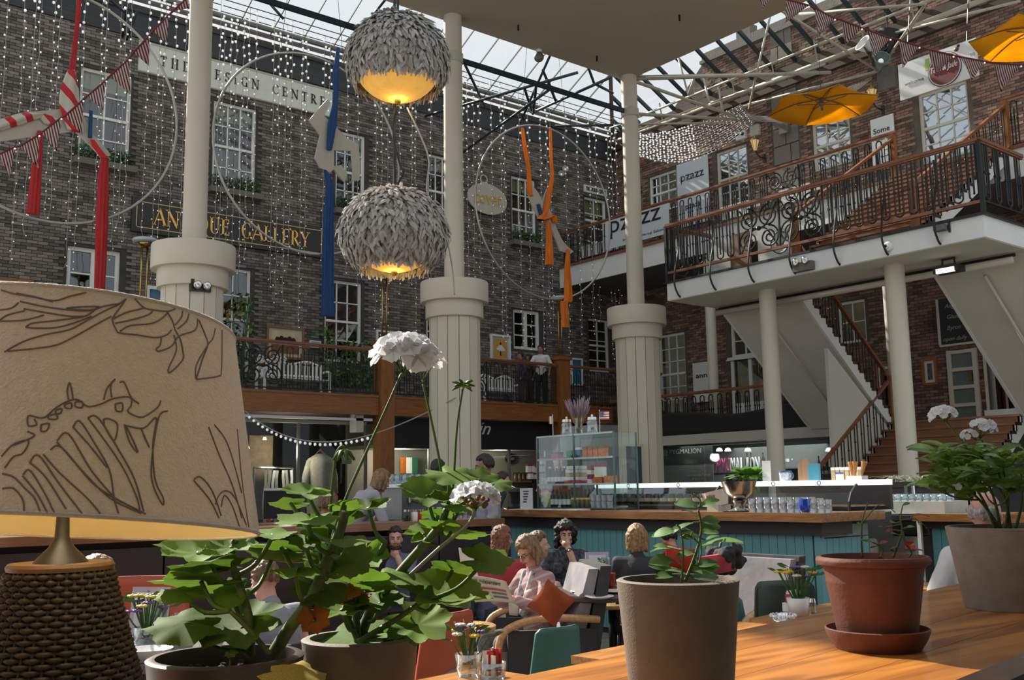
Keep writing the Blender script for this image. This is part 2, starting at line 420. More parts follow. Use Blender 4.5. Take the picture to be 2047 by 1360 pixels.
# ---- dark brick front on the left
LWIN = [  # upper row, lower row
    (*rect('y', (163, 131), (163, 131), (265, 160), (152, 318)), 2, 4, 'top'),
    (*rect('y', (428, 199), (428, 199), (514, 220), (423, 376)), 3, 4, 'top'),
    (*rect('y', (672, 259), (672, 259), (731, 275), (670, 419)), 3, 4, 'top'),
    (*rect('y', (856, 306), (856, 306), (905, 320), (858, 452)), 3, 4, 'top'),
    (*rect('y', (1022, 350), (1022, 350), (1071, 365), (1023, 482)), 3, 4, 'top'),
    (*rect('y', (1168, 392), (1168, 392), (1212, 400), (1168, 482)), 2, 3, 'lit'),
    (*rect('y', (136, 487), (136, 490), (242, 500), (136, 640)), 2, 3, 'case'),
    (*rect('y', (434, 530), (434, 532), (503, 540), (434, 740)), 2, 4, 'plant'),
    (*rect('y', (650, 557), (650, 557), (724, 568), (650, 722)), 3, 4, 'plant'),
    (*rect('y', (852, 590), (852, 590), (900, 600), (852, 700)), 2, 3, 'case'),
    (*rect('y', (1026, 617), (1026, 617), (1079, 622), (1028, 697)), 2, 3, 'case'),
    (*rect('y', (1176, 636), (1176, 636), (1217, 643), (1176, 742)), 2, 5, 'plain'),
]
holes_l = [w[:4] for w in LWIN]
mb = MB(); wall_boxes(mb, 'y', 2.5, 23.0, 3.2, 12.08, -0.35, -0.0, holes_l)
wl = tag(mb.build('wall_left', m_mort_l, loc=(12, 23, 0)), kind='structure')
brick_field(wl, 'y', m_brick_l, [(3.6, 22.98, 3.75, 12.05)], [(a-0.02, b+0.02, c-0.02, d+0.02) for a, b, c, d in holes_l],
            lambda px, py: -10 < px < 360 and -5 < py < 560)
mb = MB().box((2.5, YW-0.03, 12.08), (23.2, YW+0.35, 12.78)).box((2.5, YW-0.07, 12.70), (23.2, YW-0.03, 12.78))
tag(mb.build('trim_1', M('slate_cladding', (0.030, 0.033, 0.038), 0.7, var=0.3, scale=4, stretch=(0.3, 1, 6))), kind='structure')
mb = MB().tube([(2.5, YW-0.22, 13.12), (23.2, YW-0.22, 13.12)], 0.07, 8); mb.box((2.5, YW-0.05, 13.02), (23.2, YW+0.1, 13.08))
tag(mb.build('trim_2', m_steel), kind='structure')
for i, (a, b, c, d, nc, nr, st) in enumerate(LWIN):
    if st == 'top': window('y', a, b, c, d, nc, nr, blind=0.35, glass=g_win)
    elif st == 'lit': window('y', a, b, c, d, nc, nr, blind=0.5)
    elif st == 'case': window('y', a, b, c, d, nc, nr, casement=True, meet=False, frame=0.09, bar=0.035)
    elif st == 'plant': window('y', a, b, c, d, nc, nr)
    else: window('y', a, b, c, d, nc, nr, frame=0.06)
# dim rooms behind the windows
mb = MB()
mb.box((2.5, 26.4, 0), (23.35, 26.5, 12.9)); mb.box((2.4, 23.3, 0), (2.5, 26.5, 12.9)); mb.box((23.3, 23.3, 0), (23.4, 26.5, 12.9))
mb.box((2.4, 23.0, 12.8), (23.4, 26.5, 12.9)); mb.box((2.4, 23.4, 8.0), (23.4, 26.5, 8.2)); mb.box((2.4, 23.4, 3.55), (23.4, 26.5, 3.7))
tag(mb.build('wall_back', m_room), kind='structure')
for (x, z, e) in ((6.4, 10.6, 30), (9.9, 10.6, 22), (13, 10.8, 22), (21.6, 9.4, 26)):
    l = bpy.data.lights.new('room_lamp', 'POINT'); l.energy = e; l.color = (1, .85, .6); l.shadow_soft_size = .2
    lo = bpy.data.objects.new('room_lamp', l); COL.objects.link(lo); lo.location = (x, 24.8, z)

# window boxes with clipped hedges and stone sills
def leaf_clump(mb, c, size, n, ls=0.05, rnd=random):
    for _ in range(n):
        p = Vector((c[0]+rnd.uniform(-.5, .5)*size[0], c[1]+rnd.uniform(-.5, .5)*size[1], c[2]+rnd.uniform(-.5, .5)*size[2]))
        q = Quaternion((rnd.gauss(0, 1), rnd.gauss(0, 1), rnd.gauss(0, 1), rnd.gauss(0, 1))).normalized(); s = ls*rnd.uniform(.6, 1.3)
        mb.add([p, p+q@Vector((s*.5, s*.35, s*.1)), p+q@Vector((s, 0, 0)), p+q@Vector((s*.5, -s*.35, s*.1))], [(0,1,2), (0,2,3)])
names_top = ['under the sash window beside the white lettered board', 'under the sash window right of the thick cream column', 'under the sash window beside the blue cloth',
             'under the sash window hidden by the column', 'under the sash window beside the oval sign']
for i in range(5):
    a, b, c, d = LWIN[i][:4]
    T = thing('window_box', 'clipped green hedge on stone sill ' + names_top[i], 'hedge', ((a+b)/2, YW-0.12, c-0.12), group='hedges under the upper windows')
    MB().box((a-0.12, YW-0.26, c-0.14), (b+0.12, YW+0.02, c-0.0)).build('stone_sill', m_stone, T)
    mb = MB(); leaf_clump(mb, ((a+b)/2, YW-0.10, c+0.15), (b-a+.05, .24, .34), 700, 0.07)
    o = mb.build('hedge_leaves', m_leaf_d, T); o['kind'] = 'stuff'

# ---- red brick front on the right
RWIN = [
    (*rect('x', (1296, 355), (1296, 355), (1351, 338), (1300, 430)), 3, 4, g_win),
    (*rect('x', (1430, 306), (1430, 306), (1492, 292), (1436, 420)), 3, 4, g_winr),
    (*rect('x', (1621, 249), (1621, 249), (1697, 232), (1626, 345)), 3, 4, g_winr),
    (*rect('x', (1833, 190), (1833, 190), (1931, 159), (1845, 330)), 3, 4, g_winr),
    (*rect('x', (1313, 672), (1313, 672), (1368, 668), (1313, 832)), 3, 6, g_win),
    (*rect('x', (1458, 652), (1458, 652), (1535, 640), (1458, 716)), 3, 2, g_win),
    (*rect('x', (1672, 606), (1672, 606), (1728, 600), (1672, 690)), 2, 2, g_win),
]
door_r = rect('x', (1458, 722), (1458, 722), (1535, 714), (1458, 832))
holes_r = [w[:4] for w in RWIN] + [door_r]
holes_r = [(a, b, c, d) for a, b, c, d in holes_r]
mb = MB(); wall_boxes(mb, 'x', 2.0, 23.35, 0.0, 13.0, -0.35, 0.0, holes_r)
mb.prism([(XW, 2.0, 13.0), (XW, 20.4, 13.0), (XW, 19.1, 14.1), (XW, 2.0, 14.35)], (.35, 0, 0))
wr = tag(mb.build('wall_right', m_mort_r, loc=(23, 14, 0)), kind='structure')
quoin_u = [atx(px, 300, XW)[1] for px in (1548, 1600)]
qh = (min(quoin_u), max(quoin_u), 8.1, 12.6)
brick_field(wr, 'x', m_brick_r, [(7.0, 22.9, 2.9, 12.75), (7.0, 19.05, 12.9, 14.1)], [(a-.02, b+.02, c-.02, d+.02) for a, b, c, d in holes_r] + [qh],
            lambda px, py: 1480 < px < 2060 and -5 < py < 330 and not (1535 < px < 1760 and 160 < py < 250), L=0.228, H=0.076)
mb = MB().box((XW-0.10, 2.0, 14.1), (XW+0.4, 19.1, 14.2)).box((XW-0.05, 2.0, 14.2), (XW+0.38, 19.05, 14.42)).box((XW+.05, 10.5, 14.42), (XW+.5, 11.6, 15.8)).box((XW+.05, 17.3, 14.42), (XW+.4, 17.8, 14.8))
tag(mb.build('trim_3', m_quoin), kind='structure')
z = 8.2; k = 0
quoin = MB().box((-0.04, -0.5, 0), (0.03, 0.5, 1)).mesh('quoin_block', m_quoin)
while z < 12.5:
    h = 0.52; us = [(qh[0], (qh[0]+qh[1])/2), ((qh[0]+qh[1])/2, qh[1])] if k % 2 else [(qh[0], qh[0]+0.33*(qh[1]-qh[0])), (qh[0]+0.33*(qh[1]-qh[0]), qh[1])]
    for a, b in us:
        o = inst('quoin_block', quoin, wr, Vector((XW, (a+b)/2, z)) - wloc(wr)); o.scale = (1, b-a-0.03, h-0.03)
    z += h; k += 1
z = 13.2; k = 0
while z < 13.9:      # stone strip running up the storey above the glazing
    q0, q1 = atx(1545, 60, XW)[1], atx(1577, 60, XW)[1]; q0, q1 = min(q0, q1)-0.1, max(q0, q1)+0.1; sp = 0.33 if k % 2 else 0.66
    for a, b in ((q0, q0+(q1-q0)*sp), (q0+(q1-q0)*sp, q1)):
        o = inst('quoin_block', quoin, wr, Vector((XW-0.01, (a+b)/2, z)) - wloc(wr)); o.scale = (1, b-a-0.03, 0.47)
    z += 0.5; k += 1
for a, b, c, d, nc, nr, g in RWIN: window('x', a, b, c, d, nc, nr, mat=m_cream if g is g_winr else m_white, glass=g, meet=nr > 2)
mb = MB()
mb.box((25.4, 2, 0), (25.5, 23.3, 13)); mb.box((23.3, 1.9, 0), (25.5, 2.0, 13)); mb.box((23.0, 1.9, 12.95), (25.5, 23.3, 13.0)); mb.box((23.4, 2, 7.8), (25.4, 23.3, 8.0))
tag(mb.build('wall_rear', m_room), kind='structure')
for (y, z, e) in ((15.5, 7.1, 40), (18.6, 7.1, 20)):
    l = bpy.data.lights.new('room_lamp', 'POINT'); l.energy = e; l.color = (1, .85, .5); l.shadow_soft_size = .1
    lo = bpy.data.objects.new('room_lamp', l); COL.objects.link(lo); lo.location = (24.3, y, z)
# glazed door under the transom
a, b, c, d = door_r
T = thing('door_1', None, None, (XW+0.1, (a+b)/2, c), kind='structure')
for u in (a, (a+b)/2-0.05, b-0.1): MB().box((XW+0.05, u, c), (XW+0.12, u+0.1, d)).build('stile', m_white, T)
MB().box((XW+0.07, a+.1, c), (XW+0.1, b-.1, c+0.35)).build('kick_panel', m_white, T)
MB().box((XW+0.08, a+.1, c+0.35), (XW+0.09, b-.1, d)).build('pane', g_win, T)
MB().box((XW-0.02, a-.1, d), (XW+0.14, b+.1, d+.09)).build('head', m_white, T)

# ---- glazed roof: two slopes rising from the eaves, bars and panes one by one
def roof_z(p): return 13.05 + 0.5*min(YW-p.y, XW-p.x)
rf = tag(MB().box((15.3, 2.0, 16.86), (15.6, 15.7, 17.0)).box((2.0, 15.3, 16.86), (15.7, 15.6, 17.0)).build('roof_frame', m_steel_d, loc=(15.5, 15.5, 13)), kind='structure')
RB, RP = 0.86, 0.055
def slope_bar(a, b, w=RP, h=0.09, mat=m_steel_d, name='glazing_bar'):
    MB().bar(a, b, w, h).build(name, mat, rf)
def pane(vs):
    vs = [Vector(v) for v in vs]; n = len(vs); dn = Vector((0, 0, -0.008))
    MB().add(vs + [v+dn for v in vs], [tuple(range(n)), tuple(range(n, 2*n))[::-1]] + [(i, n+i, n+(i+1) % n, (i+1) % n) for i in range(n)]).build('pane', g_roof, rf)
RSEG = [23.0, 20.5, 18.0, 15.5]
x = 3.0
while x < 23.0:
    top = max(15.5, x)
    slope_bar((x, 23.0, 13.05), (x, top, 13.05+0.5*(23-top)), 0.022, 0.04)
    x1 = x+RB
    for y0, y1 in zip(RSEG[:-1], RSEG[1:]):
        q = [(x+.02, y0-.01), (min(x1, y0)-.02, y0-.01), (min(x1, y0)-.02, max(y1, min(x1, y0))+.01), (x+.02, max(y1, x)+.01)]
        if max(y1, x) < y0-0.05 and x < y0-0.05: pane([(u, v, 13.07+0.5*(23-v)) for u, v in q])
    x = x1
y = 6.0
while y < 23.0:
    top = max(15.5, y)
    slope_bar((23.0, y, 13.05), (top, y, 13.05+0.5*(23-top)), 0.07, 0.11)
    y1 = y+.75
    for x0, x1 in zip(RSEG[:-1], RSEG[1:]):
        q = [(x0-.01, y+.05), (x0-.01, min(y1, x0)-.05), (max(x1, min(y1, x0))+.01, min(y1, x0)-.05), (max(x1, y)+.01, y+.05)]
        if max(x1, y) < x0-0.05 and y < x0-0.05: pane([(u, v, 13.07+0.5*(23-u)) for u, v in q])
    y = y1
slope_bar((23, 23, 13.05), (15.5, 15.5, 16.8), 0.12, 0.18, m_steel, 'hip_rafter')
for yy in (20.5, 18.0): slope_bar((3, yy, 13.0+0.5*(23-yy)), (yy, yy, 13.0+0.5*(23-yy)), 0.03, 0.035, m_beamp, 'purlin')
for xx in (20.5, 18.0): slope_bar((xx, 6, 13.0+0.5*(23-xx)), (xx, xx, 13.0+0.5*(23-xx)), 0.05, 0.06, m_beamp, 'purlin')
# heavy tie beam along the column line
MB().bar((2.6, 15.5, 9.92), (16.0, 15.5, 9.92), 0.06, 0.10).build('tie_beam', m_steel_d, rf)
# gutter and eaves rail along the red brick front
g = thing('eaves_gutter', 'pale round gutter pipe along the red brick eaves', 'gutter', (22.7, 14, 12.4))
MB().tube([(22.72, 6, 12.62), (22.72, 22.9, 12.62)], 0.07, 8).build('gutter_pipe', m_beamp, g, smooth=True)
MB().tube([(22.45, 6, 13.0), (22.45, 22.6, 13.0)], 0.035, 6).build('rail_pipe', m_beamp, g, smooth=True)
mb = MB().box((22.86, 6, 12.40), (23.0, 22.95, 12.56)).box((22.93, 6, 12.78), (23.0, 22.95, 13.0)); mb.build('fascia_board', M('brown_fascia', (.05, .032, .022), .7), g)
y = 6.5
while y < 22.8: MB().bar((22.72, y, 12.62), (22.6, y, 13.25), 0.03).build('hanger', m_beamp, g); y += 1.4
# trusses from the corner column and the wall brackets
def strut_set(name, label, pairs, r, mat, cat='truss'):
    c = sum((Vector(p) for pr in pairs for p in pr), Vector())/(2*len(pairs))
    T = thing(name, label, cat, c)
    for p, q in pairs: MB().tube([p, q], r, 6).build('strut', mat, T, smooth=True)
    return T
c3 = Vector((16.08, 15.5, 10.72))
b1 = atx(1490, 240, 22.8); b2 = atx(1756, 142, 22.8)
t1 = [(c3, b1), (c3, atx(1660, 145, 21.0)), (Vector((16.1, 15.5, 9.9)), b1)]
strut_set('roof_truss', 'pale steel truss from corner column to red brick bracket', t1, 0.042, m_beamp)
p1, p2 = atx(1418, 188, 20.2), atx(1388, 168, 19)
fan = [(atx(1268, 153, 16.2), atx(1650, 146, 21)), (atx(1512, 148, 19.5), atx(1540, 30, 20.5)), (atx(1512, 148, 19.5), atx(1497, 218, 22.6)),
       (atx(1376, 190, 19), atx(1345, 75, 19.5)), (atx(1376, 190, 19), atx(1390, 150, 19)), (atx(1418, 205, 20), atx(1405, 150, 20.4)), (atx(1446, 225, 21.5), atx(1436, 175, 21.2)),
       (atx(1272, 262, 17.5), atx(1407, 210, 20.5)), (atx(1275, 249, 17), atx(1470, 245, 22.7)), (atx(1420, 206, 20.5), atx(1650, 128, 21.5))]
strut_set('roof_bracing', 'thin pale steel bracing fan above the looped light strings', fan, 0.03, m_beamp)
fan2 = [(atx(1560, 20, 19), b2), (atx(1598, 28, 20), atx(1850, 8, 20)), (b2, atx(1850, 8, 20)), (atx(1850, 8, 20), atx(1805, 82, 22.5)), (atx(1770, 70, 22), atx(2040, 2, 22)), (b2, atx(1480, 213, 22.6))]
strut_set('roof_bracing', 'pale steel bracing fan above the striped flags and white board', fan2, 0.035, m_beamp)
lt = [(aty(850, 232, 21), aty(1155, 145, 17)), (aty(925, 305, 22.7), aty(1100, 178, 17)), (aty(930, 130, 18), aty(970, 215, 21)), (aty(1065, 225, 19.5), aty(1220, 155, 16.2)),
      (aty(1048, 175, 18), aty(1065, 228, 20)), (aty(1085, 140, 17.5), aty(1112, 205, 19)), (aty(1110, 252, 21), aty(1226, 250, 20)), (aty(1040, 245, 21), aty(1100, 110, 18)),
      (aty(1176, 135, 17), aty(1188, 168, 17.5)), (aty(1190, 168, 17.3), aty(1225, 186, 18)), (aty(1072, 170, 18), aty(1066, 226, 19.5)), (aty(1095, 160, 17.5), aty(1112, 205, 18.5))]
strut_set('roof_truss', 'dark steel lattice truss between the tall column and dark brick wall', lt, 0.035, m_steel_d)
ll = [(aty(533, 0, 19), aty(567, 38, 19)), (aty(770, 0, 18), aty(728, 52, 20)), (aty(840, 10, 17), aty(905, 35, 16)), (aty(220, 0, 21), aty(256, 30, 22)), (aty(275, 20, 22), aty(253, 80, 22.7)), (aty(255, 0, 21.5), aty(245, 75, 22.6))]
strut_set('roof_truss', 'dark steel roof struts above the dark brick gutter', ll, 0.03, m_steel_d)

# ---- white soffit carried by the columns
SZ = 10.78
ce = MB().box((0.98, 9.2, SZ), (16.22, 15.72, SZ+0.75)).build('ceiling', m_slab); tag(ce, kind='structure')  # left end stretched out of view so its shadow covers the ledge's right part
for px, py in ((1036, 50), (1193, 112), (1358, 30)):
    p = atz(px, py, SZ); o = tag(MB().cyl((p.x, p.y, SZ), (p.x, p.y, SZ-0.12), 0.02, 0.02, 8).build('sprinkler_head', m_iron), 'tiny dark sprinkler stub under the white soffit', 'sprinkler', 'sprinklers under the soffit')
p = atz(1077, 100, SZ)
T = thing('globe_lamp', 'grey globe lamp at the edge of the white soffit', 'lamp', (p.x, p.y, SZ-0.3))
MB().ball((p.x, p.y, SZ-0.16), 0.11, 14, 10).build('globe', m_steel, T, smooth=True); MB().cyl((p.x, p.y, SZ-.06), (p.x, p.y, SZ), .07, .07, 12).build('mount', m_white, T)

# ---- unseen wall and gallery, added around the camera to shade the foreground
tag(MB().box((-5, -3.2, 0), (8, -3.0, 3.3)).box((-5, -3.0, 0), (-4.8, 4.0, 3.3)).build('shade_wall', m_mort_r), kind='structure')
tag(MB().box((-5, -3.2, 3.0), (8, .55, 3.35)).build('shade_gallery', m_offwhite), kind='structure')
# ---- columns
COLX = [6.02, 11.13, 16.08]; COLY = 15.5
cl = ['beside the gold lettered gallery sign', 'between the feather globes and the oval sign', 'at the corner of the white soffit, with a chalkboard at its foot']
plank = MB().box((-0.100, -0.018, 0), (0.100, 0.018, 4.73)).mesh('plank', M('cream_plank', (0.52, 0.48, 0.39), 0.55, var=0.06, scale=3, stretch=(6, 6, .6), objrand=.3))
for i, x in enumerate(COLX):
    T = thing('column', 'thick cream column with drum collar and planked base ' + cl[i], 'column', (x, COLY, 0), group=None)
    prof = [(0.19, 5.36), (0.185, 8.0), (0.18, SZ)]
    if i == 0: prof[-1] = (0.18, SZ)
    MB().lathe(prof, (x, COLY, 0), 32, caps=True).build('shaft', m_cream, T, smooth=40)
    MB().lathe([(0.2, 5.38), (0.645, 5.38), (0.65, 5.36), (0.65, 5.00), (0.645, 4.985), (0.55, 4.985)], (x, COLY, 0), 48).build('drum_collar', m_cream, T, smooth=40)
    MB().lathe([(0.55, 4.99), (0.55, 4.70), (0.545, 4.685), (0.40, 4.685)], (x, COLY, 0), 48).build('lower_collar', m_cream, T, smooth=40)
    if i: MB().lathe([(0.19, 9.80), (0.205, 9.81), (0.205, 9.99), (0.19, 10.0)], (x, COLY, 0), 32).build('tie_band', m_offwhite, T, smooth=40)
    MB().lathe([(0.44, 0.0), (0.44, 4.72)], (x, COLY, 0), 16, caps=True).build('core', m_dark, T)
    for k in range(14):
        t = 2*pi*k/14
        o = inst('plank', plank, T, (0.455*cos(t), 0.455*sin(t), 0), (0, 0, t+pi/2))
# twin spot boxes on the first column
T = thing('emergency_light', 'twin spot emergency light box under the first drum collar', 'lamp', (0, 0, 0)); p = aty(400, 572, COLY-0.47); T.location = p
MB().box((p.x-.16, p.y-.05, p.z-.09), (p.x+.16, p.y+.04, p.z+.09)).build('housing', m_iron, T)
for s in (-.075, .075): MB().lathe([(0, -.04), (.05, -.03), (.065, .02), (.05, .03), (0, .015)], (p.x+s, p.y-.08, p.z), 12, axis=(0, -1, -.2)).build('spot', M('chrome', (.6, .6, .6), .15, 1.0, var=.02), T, smooth=True)
# ================================================================ BALCONIES, STAIRS, RAILINGS
def rot_for(ax): return (0, 0, 0) if ax == 'y' else (0, 0, pi/2)     # unit meshes lie along local x
RAILH = 1.12
def unit_arch(h, w=0.15, r=0.016, name='baluster'):
    mb = MB()
    pts = [(-w/2, 0, 0), (-w/2, 0, h-w/2-0.03)] + [tuple(p) for p in arc((0, 0, h-w/2-0.03), w/2, pi, 0, 8)] + [(w/2, 0, 0)]
    mb.tube(pts, r, 5)
    mb.tube([(0, 0, 0.02), (0, 0, h-w/2-0.10)], r, 5)
    for x in (-w/2, w/2): mb.box((x-.02, -.02, h*.55), (x+.02, .02, h*.55+.035))
    return mb.mesh(name, m_iron)
def unit_u(h, w=0.15, r=0.016):      # inverted: loop at the foot, open at the head
    mb = MB()
    pts = [(-w/2, 0, h), (-w/2, 0, w/2+.06)] + [tuple(p) for p in arc((0, 0, w/2+.06), w/2, pi, 2*pi, 8)] + [(w/2, 0, h)]
    mb.tube(pts, r, 5); mb.tube([(0, 0, w/2+.1), (0, 0, h)], r, 5); mb.tube([(0, 0, 0), (0, 0, .07)], r*1.5, 5); mb.ball((0, 0, w/2+.1), .022, 6, 4)
    for x in (-w/2, w/2): mb.box((x-.02, -.02, h*.5), (x+.02, .02, h*.5+.035))
    return mb.mesh('baluster', m_iron)
def spiral(c, r0, turns, a0, n=40, s=1):
    out = []
    for i in range(n+1):
        t = i/n; r = r0*(1-0.88*t); a = a0+s*2*pi*turns*t; out.append((c[0]+r*cos(a), 0, c[1]+r*sin(a)))
    return out
def unit_scroll(h, w=0.95, r=0.014):
    mb = MB(); q = w*0.24
    for sx in (-1, 1):
        for sz, zc in ((1, h*0.72), (-1, h*0.28)):
            mb.tube(spiral((sx*w*0.25, zc), q, 2.2, pi/2 if sx > 0 else pi/2, 44, sx*sz), r, 5)
        mb.tube([(sx*w/2, 0, 0), (sx*w/2, 0, h)], r*1.3, 5)
    mb.tube(bez([(-w*.45, 0, h*.95), (-w*.2, 0, h*.56), (0, 0, h*.5), (w*.2, 0, h*.44), (w*.45, 0, h*.05)], 8), r, 5)
    mb.tube(bez([(w*.45, 0, h*.95), (w*.2, 0, h*.56), (0, 0, h*.5), (-w*.2, 0, h*.44), (-w*.45, 0, h*.05)], 8), r, 5)
    mb.ball((0, 0, h*.5), .05, 8, 6)
    return mb.mesh('scroll_panel', m_iron)
A1, U1, S1 = unit_arch(1.02, r=.011), unit_u(1.10), unit_scroll(0.98, r=.018)
A_small = unit_arch(0.92, 0.13)
def railing(name, label, p0, p1, z, h, unit, step=0.27, rail=None, scrolls=(), low=0.06, uh=1.02, posts=True, group=None, low_wood=False):
    p0 = Vector((p0[0], p0[1], z)); p1 = Vector((p1[0], p1[1], z)); d = p1-p0; L = d.length; d.normalize(); rz = atan2(d.y, d.x)
    T = thing(name, label, 'railing', (p0+p1)/2, group=group); c = wloc(T)
    mb = MB(); zz = Vector((0, 0, h)); mb.bar(p0+zz, p1+zz, 0.085, 0.05); mb.bar(p0+zz-Vector((0, 0, .04)), p1+zz-Vector((0, 0, .04)), 0.05, 0.03)
    mb.build('handrail', rail or (m_rail if abs(d.x) > .5 else m_raily), T)
    MB().bar(p0+Vector((0, 0, low)), p1+Vector((0, 0, low)), 0.04 if not low_wood else .06, 0.025 if not low_wood else .05).build('bottom_rail', m_raily if low_wood else m_iron, T)
    n = max(1, int(L/step)); sc = (h-0.07-low)/uh; last = -9
    for i in range(n):
        u = (i+0.5)*L/n
        hit = [s for s in scrolls if abs(s-u) < 0.5]
        if hit: continue
        inst('baluster', unit, T, p0+d*u+Vector((0, 0, low))-c, (0, 0, rz), (1, 1, sc))
    for s in scrolls: inst('scroll_panel', S1, T, p0+d*s+Vector((0, 0, low))-c, (0, 0, rz), (1, 1, (h-.07-low)/.98))
    return T

# ---- first-floor balcony along the dark brick front
BZ, BY = 3.73, 20.92
mb = MB().box((2.2, BY+0.05, 3.30), (22.9, 22.98, BZ)); tag(mb.build('balcony_floor', M('balcony_boards', (.05, .04, .03), .8)), kind='structure')
PX = [aty(285, 700, BY-.05).x, aty(772, 900, BY-.05).x, aty(1127, 780, BY-.05).x]
T = thing('balcony_fascia', 'stained oak fascia board under the iron balcony railing', 'fascia', (12, BY, 3.27))
xs = [2.2] + PX + [22.9]
for a, b in zip(xs[:-1], xs[1:]): MB().box((a+.2, BY-0.03, 3.26), (b-.2, BY+.05, BZ)).box((a+.2, BY-.05, BZ-.05), (b-.2, BY+.05, BZ+.005)).build('fascia_board', m_wood, T)
lab = ['behind the linen lampshade', 'behind the tall white geranium', 'beside the man in the white polo shirt']
brass = M('brass', (.45, .29, .09), .25, 1.0, var=.08)
for i, x in enumerate(PX):
    T = thing('balcony_post', 'square stained oak post ' + lab[i], 'post', (x, BY, 0))
    MB().box((x-.19, BY-.12, 0), (x+.19, BY+.24, 4.98)).build('shaft', m_woodz, T)
    MB().box((x-.24, BY-.17, 4.98), (x+.24, BY+.29, 5.05)).box((x-.15, BY-.08, 5.05), (x+.15, BY+.20, 5.10)).build('cap', m_wood, T)
    top = aty(285, 478, BY).z
    T = thing('standard_lamp', 'twin brass uplighter on the oak post ' + lab[i], 'lamp', (x, BY+.05, 5.10))
    for s in (-.06, .06): MB().tube([(x+s, BY+.05, 5.10), (x+s, BY+.05, top-.12)], .022, 8).build('pole', brass, T, smooth=True)
    MB().lathe([(.05, top-.16), (.10, top-.12), (.16, top-.06), (.02, top-.06)], (x, BY+.05, 0), 20).build('bracket', brass, T, smooth=True)
    MB().lathe([(.0, top-.06), (.25, top-.05), (.26, top), (.24, top+.02), (0, top+.03)], (x, BY+.05, 0), 24).build('glass_disc', M('pale_blue_glass', (.35, .46, .50), .2, var=.05), T, smooth=True)
for i, (a, b) in enumerate(zip(xs[:-1], xs[1:])):
    sc_ = [(b-a)/2-.45] if i in (1, 2) else []
    railing('balcony_railing', ['iron railing behind the linen lampshade', 'iron railing in front of the white slatted bench', 'iron railing that the man in white leans on', 'iron railing beside the third planked column'][i],
            (a+.2, BY), (b-.2, BY), BZ, 1.11, A1, scrolls=sc_)

# ---- staircase landing
LX, LZ, LY0, LY1 = 15.5, 5.655, 7.38, 14.04
fl = MB().box((LX, LY0, 5.275), (17.1, LY1, LZ-.03)).build('landing_slab', m_white); tag(fl, kind='structure')
MB().box((LX-.05, LY0-.05, LZ-.03), (17.1, LY1+.05, LZ+.01)).build('nosing', m_iron, fl)
MB().box((LX+.02, LY0+.02, 5.262), (17.1, LY1-.02, 5.275)).build('soffit', m_soffit, fl)
T1 = railing('landing_railing', 'bellied iron railing with spiral scrolls along the landing edge', (LX+.03, LY1), (LX+.03, LY0), LZ, 1.21, U1, step=0.25, scrolls=(2.35, 3.3), low=.20, uh=1.10, low_wood=True)
stay = MB().tube(bez([(0, 0, 1.05), (.03, 0, .70), (-.10, 0, .22), (-.14, 0, -.10), (-.05, 0, -.30), (.03, 0, -.36)], 5), .02, 6).mesh('curved_stay', m_iron)
y = LY1-.35
while y > LY0+.2: inst('curved_stay', stay, T1, Vector((LX-.02, y, LZ))-wloc(T1)); y -= .93
for y in (LY0, LY1): MB().box((LX-.01, y-.03, LZ), (LX+.06, y+.03, LZ+1.2)).build('corner_post', m_iron, T1)
railing('landing_railing', 'short iron railing on the far end of the landing', (LX+.03, LY1), (17.0, LY1), LZ, 1.21, U1, step=.3, low=.2, uh=1.1)
railing('landing_railing', 'short iron railing on the near end of the landing beside the white soffit', (LX+.03, LY0), (17.0, LY0), LZ, 1.21, U1, step=.3, low=.2, uh=1.1)

# ---- second-floor balcony along the red brick
F2 = 8.19
s2 = MB().box((20.5, 2.0, 7.56), (22.98, 22.98, F2)).build('gallery_slab', m_white); tag(s2, kind='structure')
MB().box((20.44, 2.0, F2-.03), (20.56, 22.98, F2+.04)).build('nosing', m_raily, s2)
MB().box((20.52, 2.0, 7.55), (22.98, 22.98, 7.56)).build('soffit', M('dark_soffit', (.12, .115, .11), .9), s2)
FY0, FY1 = 9.15, 11.6
railing('gallery_railing', 'iron railing of the upper gallery behind the hair salon boards', (20.58, 22.9), (20.58, FY1), F2+.03, 1.08, A_small, step=.29, uh=.92, scrolls=(3.6, 8.2))
railing('gallery_railing', 'iron railing of the upper gallery right of the stair head', (20.58, FY0), (20.58, 4.0), F2+.03, 1.08, A_small, step=.29, uh=.92)

